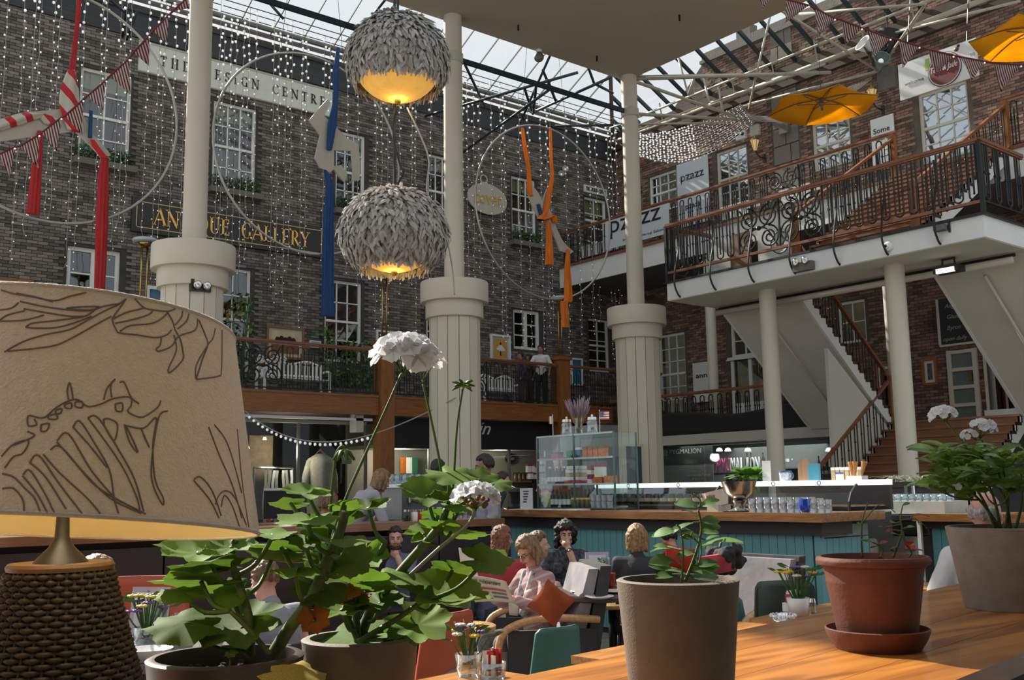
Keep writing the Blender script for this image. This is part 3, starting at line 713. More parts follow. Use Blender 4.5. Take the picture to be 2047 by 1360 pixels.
def flight(name, label, y0, y1, x0, z0, x1, z1, n, stringer_y, closed_side=False):
    """steps climb from (x0,z0) to (x1,z1)"""
    T = thing(name, label, 'staircase', ((x0+x1)/2, (y0+y1)/2, z0)); dx = (x1-x0)/n; dz = (z1-z0)/n; s = 1 if dx > 0 else -1
    for i in range(n):
        xa = x0+dx*i; z = z0+dz*(i+1)
        MB().box((min(xa-s*.03, xa+dx), y0, z-.045), (max(xa-s*.03, xa+dx), y1, z)).build('tread', m_step, T)
        MB().box((min(xa, xa+s*.02), y0+.02, z-dz), (max(xa, xa+s*.02), y1-.02, z-.045)).build('riser', m_step, T)
    # waist slab with saw-tooth string
    t = 0.26; pts = [(x0, 0, z0-.02)]
    for i in range(n): pts += [(x0+dx*i, 0, z0+dz*(i+1)-.045), (x0+dx*(i+1), 0, z0+dz*(i+1)-.045)]
    pts += [(x1, 0, z1-t), (x0+s*.25, 0, z0-.02)]
    for ys in (y0, y1-.06):
        # triangulate as strips per step to keep it planar
        mb = MB()
        for i in range(n):
            xa, xb = x0+dx*i, x0+dx*(i+1); za = z0+dz*(i+1)-.045
            la, lb = max(z0-.05, z0+dz*i-t), max(z0-.05, z0+dz*(i+1)-t)
            mb.prism([(xa, ys, la), (xb, ys, lb), (xb, ys, za), (xa, ys, za)], (0, .06, 0))
        mb.build('string', m_white, T)
        mb = MB()
        for i in range(n):
            xa, xb = x0+dx*i, x0+dx*(i+1); za = z0+dz*(i+1)
            yy0, yy1 = (ys-.012, ys) if ys == y0 else (ys+.06, ys+.072)
            mb.box((min(xa-s*.03, xb), yy0, za-.055), (max(xa-s*.03, xb), yy1, za+.005)); mb.box((min(xa, xa+s*.04), yy0, za-dz), (max(xa, xa+s*.04), yy1, za))
        mb.build('string_nosing', M('dark_nosing', (.035, .018, .010), .5), T)
    mb = MB().prism([(x0+s*.2, y0+.06, z0-.04), (x1, y0+.06, z1-t-.01), (x1, y1-.06, z1-t-.01), (x0+s*.2, y1-.06, z0-.04)], (0, 0, .03)); mb.build('soffit', m_soffit, T)
    return T
GZ = 2.78
IY0, IY1 = 9.2, 12.0
flight('staircase', 'brown lower flight rising between two white pillars', IY0, IY1, 16.5, 0.0, 20.4, GZ, 16, 0)
flight('staircase', 'white soffited flight with sawtooth edge beside the triangular cupboard', IY1, LY1, 20.4, GZ, 17.0, 5.62, 16, 0)
flight('staircase', 'white soffited flight rising beside the panelled glass door', LY0-.1, IY0, 20.4, GZ, 17.0, 5.62, 16, 0)
flight('staircase', 'brown upper flight climbing from the landing to the gallery', FY0, FY1, 16.5, LZ, 20.5, F2, 15, 0)
def stair_rail(name, label, y, x0, z0, x1, z1, n, h=.92, unit=None):
    T = thing(name, label, 'railing', ((x0+x1)/2, y, min(z0, z1)))
    c = wloc(T); a, b = Vector((x0, y, z0+h)), Vector((x1, y, z1+h))
    mb = MB().bar(a, b, .08, .055); mb.build('handrail', m_rail, T)
    for i in range(n):
        t = (i+.5)/n; p = Vector((x0, y, z0)).lerp(Vector((x1, y, z1)), t)
        mb = MB(); w = .05
        for k in (-1, 1): mb.tube([(p.x+k*w, y, p.z+k*w*(z1-z0)/(x1-x0)+.02), (p.x+k*w, y, p.z+k*w*(z1-z0)/(x1-x0)+h-.03)], .011, 5)
        mb.tube([tuple(q) for q in arc((p.x, y, p.z+.05), w, pi, 2*pi, 6)], .011, 5); mb.ball((p.x-w, y, p.z+h*.55), .022, 6, 4)
        mb.build('baluster', m_iron, T)
    MB().box((x0-.06, y-.06, z0), (x0+.06, y+.06, z0+h+.05)).build('newel', m_woodz, T); MB().box((x1-.06, y-.06, z1), (x1+.06, y+.06, z1+h+.10)).build('newel', m_woodz, T)
    return T
stair_rail('stair_railing', 'stair railing with red handrail left of the lower brown steps', IY1+.03, 16.5, .17, 20.3, GZ, 15)
stair_rail('stair_railing', 'dark stair railing following the sawtooth flight', IY1+.1, 20.3, GZ+.17, 17.1, LZ, 14)
stair_rail('stair_railing', 'left handrail of the upper brown steps ending at a newel', FY1+.03, 16.6, LZ+.17, 20.45, F2, 14)
stair_rail('stair_railing', 'right handrail of the upper brown steps under the white board', FY0-.03, 16.6, LZ+.17, 20.45, F2, 14)
mb = MB().prism([(18.1, IY1+.05, .0), (20.3, IY1+.05, .0), (20.3, IY1+.05, GZ-.2), (18.1, IY1+.05, 4.25)], (0, .08, 0))
tag(mb.build('stair_cupboard', m_soffit), 'grey plaster cupboard wall under the sawtooth flight', 'wall panel')
# half landing and walkway
hl = MB().box((20.4, 6.0, GZ-.18), (22.98, LY1+.05, GZ)).build('half_landing', m_step); tag(hl, kind='structure')
wk = MB().box((20.45, LY1+.05, GZ-.18), (22.98, 22.98, GZ+.05)).build('walkway_slab', m_dark); tag(wk, kind='structure')
railing('walkway_railing', 'iron railing with wooden rail above the dark sagging cloth', (20.5, 22.6), (20.5, LY1+.1), GZ+.05, 1.08, A_small, step=.29, uh=.92)
railing('foot_railing', 'low iron railing beside the foot of the brown stairs', (16.45, 14.6), (16.45, IY1+.05), 0, 1.08, A_small, step=.29, uh=.92, rail=m_raily)
# sagging dark cloth tied along the walkway railing
def cloth_fn(u, v):
    y = 22.5+(14.2-22.5)*u; top = 3.42 - 0.16*sin((u*2.0 % 1)*pi)**2 if True else 0
    return (20.38-.04*sin(u*40)-.03*v, y, 2.83+(top-2.83)*v)
mb = MB().grid(cloth_fn, 60, 6); o = mb.build('hung_cloth', M('black_cloth', (.018, .016, .018), .95, var=.2), smooth=True); o.modifiers.new('s', 'SOLIDIFY').thickness = .012
tag(o, 'dark cloth sagging along the walkway railing above the bar window', 'cloth')
# pillars
def pillar(x, y, z0, z1, r, lb):
    T = thing('pillar', lb, 'pillar', (x, y, z0))
    MB().lathe([(r, z0), (r, z1)], (x, y, 0), 28, caps=True).build('shaft', m_cream, T, smooth=40)
    MB().lathe([(r+.02, z0), (r+.02, z0+.08), (r, z0+.09)], (x, y, 0), 28).build('base_ring', m_cream, T, smooth=40)
pillar(16.25, 12.1, 0, 5.265, .165, 'round cream pillar left of the brown steps, in front of the bar window')
pillar(16.25, 9.38, 0, 5.265, .17, 'round cream pillar right of the brown steps, beside the white geranium')
pillar(20.75, 17.3, GZ+.05, 7.56, .135, 'slim cream pillar in front of the white shop board on the walkway')
pillar(20.75, 12.15, GZ, 7.56, .13, 'slim cream pillar behind the thick cream pillar by the steps')
# fittings on the landing fascia
p = atx(1605, 530, LX-.08)
T = thing('emergency_light', 'twin spot emergency light box on the landing fascia', 'lamp', p)
MB().box((LX-.12, p.y-.2, p.z-.11), (LX-.003, p.y+.2, p.z+.05)).build('housing', m_stone, T)
for s in (-.1, .1): MB().lathe([(0, -.04), (.05, -.03), (.07, .02), (.05, .03), (0, .015)], (LX-.15, p.y+s, p.z+.06), 12, axis=(-1, 0, -.2)).build('spot', MATS['chrome'], T, smooth=True)
p = atx(1775, 493, LX-.03)
T = thing('security_camera', 'small round white security camera on the landing fascia', 'camera', p)
MB().lathe([(.0, -.03), (.085, -.03), (.09, .0), (.075, .03), (.05, .035), (.045, .06), (0, .06)], (LX-.03, p.y, p.z), 20, axis=(-1, 0, 0)).build('dome', m_white, T, smooth=40)
MB().ball((LX-.085, p.y+.01, p.z), .028, 10, 6).build('lens', m_dark, T, smooth=True)
p = atx(1880, 455, LX-.05)
T = thing('sensor', 'dim grey sensor bracket on the landing fascia corner', 'sensor', p)
MB().box((LX-.14, p.y-.10, p.z-.06), (LX-.003, p.y+.08, p.z+.03)).build('body', m_stone, T); MB().bar((LX-.02, p.y-.13, p.z-.10), (LX-.02, p.y-.13, p.z+.10), .03).build('bracket', m_iron, T)
p = atz(1897, 540, 5.05)
T = thing('floodlight', 'black floodlight with glowing lens under the landing', 'lamp', p)
q = Quaternion((1, 0, 0), radians(20))
MB().box((p.x-.13, p.y-.22, p.z-.05), (p.x+.13, p.y+.22, p.z+.06)).build('housing', m_iron, T)
MB().box((p.x-.145, p.y-.16, p.z-.06), (p.x-.10, p.y+.16, p.z+.02)).build('lens', M('flood_lens', (.9, .9, .85), .3, emit=1.2, ecol=(1, .97, .9)), T)
for s in (-.12, .12): MB().bar((p.x, p.y+s, p.z+.05), (p.x, p.y+s*.8, 5.27), .025).build('bracket_arm', m_iron, T)
MB().bar((p.x, p.y-.12, 5.24), (p.x, p.y+.12, 5.24), .03).build('bracket', m_iron, T)
T = thing('conduit', 'pale conduit pipe running under the right stair flight', 'pipe', (18, 8.4, 4))
MB().tube([(17.3, 8.3, 5.02), (20.3, 8.3, 2.55)], .03, 8).build('pipe_run', m_cream, T, smooth=True)
T = thing('conduit', 'pale conduit pipe running under the left stair flight', 'pipe', (18, 13, 4))
MB().tube([(17.3, 13.0, 5.02), (20.2, 13.0, 2.62)], .02, 8).build('pipe_run', m_cream, T, smooth=True)
T = thing('duct_run', 'cream duct hanging below the landing behind the pillars', 'duct', (18.6, 11, 5.1))
MB().tube([(16.85, 13.9, 5.12), (16.85, 7.6, 5.12)], .06, 8).build('pipe_run', m_cream, T, smooth=True)
MB().tube([(16.95, 13.9, 5.22), (16.95, 7.6, 5.22)], .03, 8).build('cable_run', m_iron, T)

# ================================================================ SIGNS
UL, VL = Vector((1, 0, 0)), Vector((0, 0, 1))          # reading direction on the dark brick
UR, VR = Vector((0, -1, 0)), Vector((0, 0, 1))         # reading direction on the red brick
m_black = M('black_paint', (.010, .010, .012), .5, var=.1)
m_gold = M('gold_leaf', (.85, .50, .11), .4, .1, var=.15, scale=20)
m_board = M('white_board', (.62, .63, .62), .45, var=.03)
# a small roman alphabet: thick and thin strokes with serifs
def roman(ch):
    K, T_ = .155, .06
    S = {'A': ([((.02, 0), (.42, 1), T_), ((.40, 1), (.84, 0), K), ((.20, .34), (.66, .34), T_)], [(.02, 0), (.82, 0)], .86),
         'N': ([((.10, 0), (.10, 1), T_), ((.08, 1), (.80, 0), K), ((.80, 0), (.80, 1), T_)], [(.10, 0), (.06, 1), (.80, 1)], .90),
         'T': ([((.36, 0), (.36, 1), K), ((.02, .97), (.70, .97), T_), ((.03, .97), (.03, .78), T_), ((.69, .97), (.69, .78), T_)], [(.36, 0)], .72),
         'I': ([((.18, 0), (.18, 1), K)], [(.18, 0), (.18, 1)], .36),
         'U': ([((.16, 1), (.16, .3), K), ((.68, 1), (.68, .3), T_), 'ubow'], [(.16, 1), (.68, 1)], .84),
         'E': ([((.16, 0), (.16, 1), K), ((.16, .97), (.60, .97), T_), ((.16, .52), (.50, .52), T_), ((.16, .03), (.64, .03), T_), ((.60, .97), (.60, .80), T_), ((.64, .03), (.64, .22), T_), ((.50, .44), (.50, .60), T_)], [(.12, 0), (.12, 1)], .70),
         'L': ([((.16, 0), (.16, 1), K), ((.16, .03), (.60, .03), T_), ((.60, .03), (.60, .24), T_)], [(.14, 0), (.16, 1)], .66),
         'R': ([((.16, 0), (.16, 1), K), 'rbow', ((.34, .48), (.74, 0), K)], [(.16, 0), (.14, 1), (.74, 0)], .78),
         'Y': ([((.04, 1), (.38, .48), K), ((.72, 1), (.40, .48), T_), ((.38, .5), (.38, 0), K)], [(.06, 1), (.70, 1), (.38, 0)], .76),
         'H': ([((.16, 0), (.16, 1), K), ((.70, 0), (.70, 1), K), ((.16, .52), (.70, .52), T_)], [(.16, 0), (.16, 1), (.70, 0), (.70, 1)], .88),
         'D': ([((.16, 0), (.16, 1), K), 'dbow'], [(.13, 0), (.13, 1)], .84),
         'C': (['cbow'], [], .80), 'G': (['cbow', ((.70, .0), (.70, .42), K)], [(.70, .42)], .86), 'Q': (['obow', ((.48, .05), (.86, -.22), K*.8)], [], .92),
         'S': (['sbow'], [], .62), ' ': ([], [], .75)}
    return S[ch]
def roman_mesh(text, height, mat, gap=.10):
    mb = MB(); x = 0; d = .012
    def stroke(a, b, w):
        a, b = Vector((a[0], a[1], 0)), Vector((b[0], b[1], 0)); t = (b-a).normalized(); n = Vector((-t.y, t.x, 0))*(w/2)
        mb.prism([p*1.0 for p in (a-n, b-n, b+n, a+n)], (0, 0, d/height))
    def band(cx, cy, rx, ry, a0, a1, wf, n=16):
        for i in range(n):
            t0, t1 = a0+(a1-a0)*i/n, a0+(a1-a0)*(i+1)/n; q = []
            for t, o in ((t0, 1), (t1, 1), (t1, -1), (t0, -1)):
                w = wf(t)/2*o; q.append((cx+(rx+w)*cos(t), cy+(ry+.5*w)*sin(t), 0))
            mb.prism(q, (0, 0, d/height))
    for ch in text:
        st, se, adv = roman(ch); o0 = len(mb.v)
        thick = lambda t: .05+.11*abs(cos(t))
        for s in st:
            if s == 'ubow': band(.42, .30, .26, .30, pi, 2*pi, lambda t: .06+.09*max(0, -cos(t)))
            elif s == 'rbow': band(.24, .73, .32, .25, -pi/2, pi/2, thick)
            elif s == 'dbow': band(.24, .5, .50, .47, -pi/2, pi/2, thick)
            elif s == 'cbow': band(.46, .5, .36, .48, radians(38), radians(322), thick); stroke((.72, .98), (.72, .72), .05)
            elif s == 'obow': band(.46, .5, .37, .48, 0, 2*pi, thick, 24)
            elif s == 'sbow': band(.31, .74, .20, .23, radians(20), radians(265), thick); band(.31, .26, .22, .24, radians(-165), radians(85), thick); stroke((.52, .98), (.52, .76), .05); stroke((.07, .02), (.07, .26), .05)
            else: stroke(*s)
        for (sx, sy) in se: stroke((sx-.15, .025 if sy < .5 else .975), (sx+.15, .025 if sy < .5 else .975), .05)
        for i in range(o0, len(mb.v)): v = mb.v[i]; mb.v[i] = (v[0]+x, v[1], v[2])
        x += adv+gap
    w = x-gap
    mb.v = [((v[0]-w/2)*height, (v[1]-.5)*height, v[2]*height) for v in mb.v]
    return mb.mesh('lettering', mat), w*height
def roman_sign(text, mat, parent, loc, u, v, height, width, gap=.10):
    adv = [roman(c)[2] for c in text]; tot = sum(adv)+gap*(len(adv)-1); k = width/(tot*height); x = -tot/2
    for c, a in zip(text, adv):
        if c != ' ': inst('letter', roman_mesh(c, height, mat)[0], parent, Vector(loc)+Vector(u)*((x+a/2)*height*k)-wloc(parent), basis(u, v, u.cross(v)), (k, 1, 1))
        x += a+gap
# THE DESIGN CENTRE
a, b = aty(275, 120, YW).x, aty(661, 210, YW).x; z0, z1 = 11.25, 12.0
T = thing('wall_sign', 'long white board lettered THE DESIGN CENTRE above the windows', 'sign', ((a+b)/2, YW-.06, z0))
bd = MB().box((a, YW-.09, z0), (b, YW-.03, z1)).build('board', M('aged_board', (.56, .58, .52), .6, var=.06, scale=2), T)
for zz in (z0, z1-.03): MB().box((a-.02, YW-.105, zz), (b+.02, YW-.09, zz+.03)).build('edge_strip', m_offwhite, T)
la, lb = aty(318, 122, YW).x, aty(646, 205, YW).x
roman_sign('THE DESIGN CENTRE', m_black, bd, ((la+lb)/2, YW-.095, 11.63), UL, VL, .25, lb-la, .55)
# ANTIQUE GALLERY
a, b = aty(262, 400, YW).x, aty(647, 470, YW).x; z0, z1 = 7.42, 8.24
T = thing('wall_sign', 'long black board with gold letters ANTIQUE GALLERY', 'sign', ((a+b)/2, YW-.06, z0))
bd = MB().box((a, YW-.09, z0), (b, YW-.03, z1)).build('board', M('black_board', (.014, .016, .020), .35, var=.15), T)
mb = MB()
for zz in (z0+.10, z1-.12): mb.box((a+.10, YW-.098, zz), (b-.10, YW-.089, zz+.02))
for xx in (a+.10, b-.12): mb.box((xx, YW-.098, z0+.10), (xx+.02, YW-.089, z1-.10))
mb.build('gold_border', M('gold_line', (.50, .38, .18), .4, .3), T)
la, lb = aty(305, 430, YW).x, aty(614, 480, YW).x
roman_sign('ANTIQUE GALLERY', m_gold, bd, ((la+lb)/2, YW-.10, 7.83), UL, VL, .40, lb-la)
# oval 'covet'
c = aty(975, 398, YW-.25)
T = thing('hanging_sign', 'oval cream hanging sign lettered covet in gold', 'sign', c)
rx, rz_ = .72, .46
mb = MB().prism([(c.x+rx*cos(t), c.y, c.z+rz_*sin(t)) for t in [2*pi*i/40 for i in range(40)]], (0, .04, 0)); mb.build('board', M('cream_board', (.40, .38, .32), .6, var=.05), T)
MB().tube(arc((c.x-.12, c.y+.02, c.z+.58), .12, 0, 2*pi, 18), .02, 6).build('ring', m_offwhite, T)
MB().prism([(c.x-.3, c.y+.005, c.z+.36), (c.x+.06, c.y+.005, c.z+.40), (c.x+.0, c.y+.005, c.z+.52), (c.x-.24, c.y+.005, c.z+.48)], (0, .03, 0)).build('crest', MATS['cream_board'], T)
MB().bar((c.x-.12, c.y+.02, c.z+.7), (c.x-.12, YW, c.z+.7), .03).build('hanger', m_iron, T)
lettering('covet', M('gold_paint', (.50, .33, .06), .4, .1), T, (c.x, c.y-.012, c.z), UL, VL, .4, .02, fit=(1.0, .32))
# small design centre sign
a, b = aty(1165, 378, YW).x, aty(1211, 388, YW).x; zc_ = aty(1188, 382, YW).z
T = thing('wall_sign', 'small white board lettered THE DESIGN CENTRE near the corner', 'sign', ((a+b)/2, YW-.05, zc_-.15))
bd = MB().box((a, YW-.07, zc_-.12), (b, YW-.03, zc_+.12)).build('board', m_board, T)
roman_sign('THE DESIGN CENTRE', m_black, bd, ((a+b)/2, YW-.075, zc_), UL, VL, .12, (b-a)*.85)
# salon boards
def board_x(name, label, x, ys, z0, z1, mat=None, th=.03):
    T = thing(name, label, 'sign', (x, (ys[0]+ys[1])/2, z0)); return T, MB().box((x, min(ys), z0), (x+th, max(ys), z1)).build('board', mat or m_board, T)
m_pale = M('pale_blue_board', (.50, .54, .58), .4, var=.03)
yl, yr = atx(1354, 380, 22.9).y, atx(1417, 380, 22.9).y; zt, zb = atx(1354, 330, 22.9).z, atx(1419, 440, 22.9).z
T, bd = board_x('shop_board', 'tall pale board lettered pzazz beside the small paned window', 22.9, (yl, yr), zb, zt, m_pale)
lettering('pzazz', m_black, bd, (22.89, (yl+yr)/2, atx(1388, 353, 22.9).z), UR, VR, .3, .01, fit=(abs(yl-yr)*.74, .26))
lettering('pzazz', m_black, bd, (22.89, (yl+yr)/2, atx(1388, 412, 22.9).z), UR, VR, .3, .01, fit=(abs(yl-yr)*.5, .16))
yl, yr = atx(1212, 460, 20.5).y, atx(1339, 430, 20.5).y; zt, zb = atx(1339, 406, 20.5).z, atx(1340, 466, 20.5).z
T, bd = board_x('railing_banner', 'pale banner lettered pzazz Make-up Salon tied to the gallery railing', 20.46, (yl, yr), zb, zt, m_pale, .012)
lettering('pzazz', m_black, bd, (20.455, (yl+yr)/2+.05, (zt+zb)/2+.12), UR, VR, .4, .01, fit=(abs(yl-yr)*.80, .52))
for yy in (yl-.1, yr+.1): MB().bar((20.47, yy, zt-.03), (20.57, yy, zt-.01), .02).build('tie', m_iron, T)
lettering('Hair & Make-up Salon', m_black, bd, (20.455, (yl+yr)/2-.25, zb+.14), UR, VR, .12, .006, fit=(abs(yl-yr)*.62, .10))
yl, yr = atx(1742, 280, 22.9).y, atx(1788, 270, 22.9).y; zt, zb = atx(1742, 240, 22.9).z, atx(1795, 330, 22.9).z
T, bd = board_x('shop_board', 'tall white price board behind the stair newel', 22.9, (yl, yr), zb, zt, m_board)
lettering('Some\nCare', m_black, bd, (22.89, yl-.3, atx(1760, 268, 22.9).z), UR, VR, .2, .01, fit=(.45, .34))
for k in range(5): MB().box((22.893, yr+.15, zb+.15+k*.16), (22.90, yl-.25-.05*(k % 3), zb+.17+k*.16)).build('text_line', m_steel, bd)
# Tom & Jade board
pl, pr = atx(1797, 165, 20.3), atx(1952, 100, 20.3)
zt, zb = atx(1797, 130, 20.3).z, atx(1803, 200, 20.3).z
T, bd = board_x('shop_banner', 'large white welcome board with a round maroon logo', 20.3, (pl.y, pr.y), zb, zt, m_board, .04)
cy, cz = atx(1888, 138, 20.28).y, atx(1888, 138, 20.28).z; m_mar = M('maroon_print', (.13, .022, .020), .5, var=.08)
MB().lathe([(0, .012), (.375, .012), (.375, 0)], (20.29, cy, cz), 40, axis=(-1, 0, 0)).build('logo_ring', m_black, bd)
MB().lathe([(0, .016), (.36, .016), (.36, 0)], (20.29, cy, cz), 40, axis=(-1, 0, 0)).build('logo_rim', m_board, bd)
MB().lathe([(0, .020), (.34, .020), (.34, 0)], (20.29, cy, cz), 40, axis=(-1, 0, 0)).build('logo_disc', m_mar, bd)
lettering('Tom & Jade', m_board, bd, (20.26, cy, cz+.02), UR, VR, .2, .008, shear=.3, fit=(.60, .17))
lettering('welcome', m_steel, bd, (20.29, pl.y-.36, cz-.04), UR, VR, .12, .006, fit=(.45, .08))
lettering('to', m_steel, bd, (20.29, cy-.62, cz+.12), UR, VR, .12, .006, fit=(.10, .07))
yb, zb2 = atx(1911, 98, 20.28).y, atx(1911, 98, 20.28).z
MB().ball((20.29, yb, zb2), (.02, .06, .05), 10, 6).build('emblem', m_mar, bd, smooth=True); MB().ball((20.288, yb-.05, zb2+.06), (.02, .035, .03), 8, 5).build('emblem', m_black, bd)
MB().box((20.28, cy+.33, cz+.10), (20.295, cy+.42, cz+.36)).build('green_leaf', M('lime_print', (.30, .45, .06), .5), T)
for yy in (pl.y-.2, pr.y+.2): MB().tube([(20.32, yy, zt), (20.9, yy, 13.2)], .012, 5).build('hanger_wire', m_iron, T)
# white shop board on the walkway lettered an...e
yl, yr = atx(1385, 750, 22.9).y, atx(1432, 745, 22.9).y; zt, zb = atx(1385, 727, 22.9).z, atx(1385, 806, 22.9).z
T, bd = board_x('shop_board', 'white shop board lettered annie behind the slim pillar', 22.9, (yl, yr), zb, zt, m_board)
lettering('annie', m_black, bd, (22.89, (yl+yr)/2, atx(1410, 750, 22.9).z), UR, VR, .2, .01, fit=(abs(yl-yr)*.72, .14))
# door and glazing on the half landing
yl, yr = atx(1897, 760, 22.95).y, atx(1957, 760, 22.95).y; zt, zb = atx(1897, 702, 22.95).z, GZ
T = thing('door_2', None, None, (22.95, (yl+yr)/2, GZ), kind='structure')
for y in (yl, yr+.1): MB().box((22.9, y-.1, zb), (22.98, y, zt)).build('stile', m_cream, T)
for k in range(5):
    z = zb+.05+(zt-zb-.1)*k/4; MB().box((22.9, yr+.1, z-.04), (22.98, yl-.1, z+.04)).build('door_rail', m_cream, T)
    if k < 4: MB().box((22.94, yr+.1, z+.04), (22.95, yl-.1, z+(zt-zb-.1)/4-.04)).build('pane', M('frosted_pane', (.12, .15, .14), .3), T)
MB().box((22.85, yr+.12, zb+1.0), (22.9, yr+.16, zb+1.25)).build('door_handle', brass, T)
T = thing('chalkboard', 'black chalk menu board above the panelled glass door', 'chalkboard', (22.9, (yl+yr)/2, zt+.1))
cz0, cz1 = zt+.15, zt+1.25
MB().box((22.88, yr, cz0), (22.95, yl+.1, cz1)).build('slate', m_black, T)
for y0_, y1_, z0_, z1_ in ((yr-.02, yl+.12, cz0-.05, cz0), (yl+.08, yl+.14, cz0, cz1)): MB().box((22.86, y0_, z0_), (22.95, y1_, z1_)).build('frame', m_cream, T)
m_chalk = M('chalk', (.30, .33, .30), .9)
for k, s in enumerate(('Angels', 'Glaze', 'Byron', 'open daily')): lettering(s, m_chalk, T, (22.87, (yl+yr)/2+.1, cz1-.2-.26*k), UR, VR, .14, .006, shear=.25)
T = thing('glazed_screen', 'tall glazed screen beside the panelled door', 'screen', (22.9, yr-1, GZ))
MB().box((22.93, yr-2.2, GZ+.3), (22.94, yr-.15, GZ+2.2)).build('pane', g_winr, T); MB().box((22.88, yr-2.3, GZ), (22.97, yr-.1, GZ+.3)).build('plinth', m_white, T)
for k in range(3): MB().box((22.9, yr-.15-.7*k-.05, GZ+.3), (22.96, yr-.15-.7*k, GZ+2.2)).build('mullion', m_cream, T)
# framed pictures on walls
def picture(ax, label, L, Tp, R_, B_, fm, art, mount=None, fw=.06, extra=None):
    a, b, c, d = rect(ax, L, Tp, R_, B_); T = thing('framed_picture', label, 'picture', PT(ax, (a+b)/2, .05, c))
    def bx(n, a, b, c, d, w0, w1, m):
        p, q = PT(ax, a, w1, c), PT(ax, b, w0, d); MB().box((min(p.x, q.x), min(p.y, q.y), c), (max(p.x, q.x), max(p.y, q.y), d)).build(n, m, T)
    bx('frame', a, b, c, c+fw, .02, .08, fm); bx('frame', a, b, d-fw, d, .02, .08, fm); bx('frame', a, a+fw, c+fw, d-fw, .02, .08, fm); bx('frame', b-fw, b, c+fw, d-fw, .02, .08, fm)
    mw = .07 if mount else 0
    if mount: bx('mount', a+fw, b-fw, c+fw, d-fw, .02, .045, mount)
    bx('print', a+fw+mw, b-fw-mw, c+fw+mw, d-fw-mw, .02, .05, art)
    return T, (a, b, c, d)
m_gilt = M('gilt_frame', (.20, .085, .022), .4, .2, var=.2, scale=12); m_orange_fr = M('orange_wood', (.30, .09, .02), .5, var=.1)
m_art1 = M('parchment_art', (.52, .42, .25), .8, var=.25, scale=3); m_art2 = M('ochre_art', (.48, .26, .05), .8, var=.12, scale=4); m_art3 = M('busy_art', (.10, .09, .08), .7, var=.9, scale=14)
T, (a, b, c, d) = picture('y', 'gilt framed painting of riders above the white bench', (530, 690), (530, 650), (606, 690), (530, 716), m_gilt, m_art1, m_offwhite)
for k in range(5):
    u = a+.30+(b-a-.6)*k/4; MB().ball((u, YW-.06, c+.47+.03*(k % 2)), (.07, .012, .08), 8, 5).build('painted_rider', m_dark, T)
MB().box((a+.14, YW-.055, c+.14), (b-.14, YW-.05, c+.36)).build('painted_ground', M('umber_art', (.16, .07, .03), .8, var=.3), T)
T, (a, b, c, d) = picture('y', 'white framed ochre print of a dancer behind the balcony people', (978, 690), (978, 668), (1018, 690), (978, 723), m_white, m_art2, m_offwhite)
u = (a+b)/2
MB().prism([(u-.17, YW-.055, c+.38), (u, YW-.055, c+.30), (u+.18, YW-.055, c+.35), (u+.04, YW-.055, c+.50), (u-.04, YW-.055, c+.50)], (0, -.006, 0)).build('printed_dress', m_board, T)
MB().tube([(u, YW-.058, c+.19), (u, YW-.058, c+.32)], .02, 5).build('printed_leg', m_dark, T); MB().ball((u, YW-.058, c+.54), (.03, .01, .045), 8, 5).build('printed_head', m_dark, T)
picture('y', 'small blue print in a pale frame beside the third planked column', (1139, 735), (1139, 716), (1162, 735), (1139, 770), m_white, M('blue_print', (.03, .14, .24), .5, var=.3), None, .05)
picture('y', 'small white framed notice behind the linen lampshade', (289, 600), (289, 571), (326, 600), (289, 640), m_white, M('blue_print2', (.05, .12, .22), .5, var=.5), None, .08)
picture('y', 'gilt framed picture top showing above the linen lampshade', (-60, 555), (-60, 548), (66, 560), (-60, 640), m_gilt, m_dark, m_board)
picture('y', 'small pale notice on the dark brick beside the gilt painting', (617, 690), (617, 681), (639, 690), (617, 695), m_board, m_pale, None, .03)
picture('y', 'long pale framed strip over the plants behind the white geranium', (750, 665), (750, 660), (848, 672), (750, 684), m_board, m_art3, None, .05)
picture('x', 'orange framed photograph right of the cream pillar', (1846, 745), (1846, 718), (1876, 745), (1846, 772), m_orange_fr, m_art3, m_board)
picture('x', 'white framed photograph behind the stair balusters', (1752, 755), (1752, 730), (1790, 755), (1752, 783), m_orange_fr, m_art3, m_board)
# ================================================================ HANGING DECORATION
m_bulb = M('bulb_glow', (.85, .87, .88), .2, var=.02, emit=.30, ecol=(1, .99, .96))
m_wire = M('pale_wire', (.30, .29, .27), .6, var=.1)
rs = random.Random(21)
SV = []
for k in range(7):
    r2 = random.Random(100+k); L = 5.9+.28*k; wire = MB(); bulbs = MB(); pts = []
    z = 0
    while z < L:
        curl = max(0, (z-L+.7))
        pts.append((min(z, 1)*r2.uniform(-.012, .012)+.06*sin(z*9)*curl, min(z, 1)*r2.uniform(-.02, .02), -z)); z += .16
    wire.tube(pts, .0055, 4)
    z = .10; s = 1
    while z < L:
        big = .030 if z < 1.4 else (.020 if z < 2.8 else .013)
        bulbs.ball((s*r2.uniform(.02, .05), r2.uniform(-.03, .03), -z-.02), (big, big, big*1.2), 6, 4); s = -s; z += r2.uniform(.15, .26)
    SV.append((wire.mesh('wire', m_wire), bulbs.mesh('bulbs', m_bulb, smooth=True)))
px = 4.0; n = 0
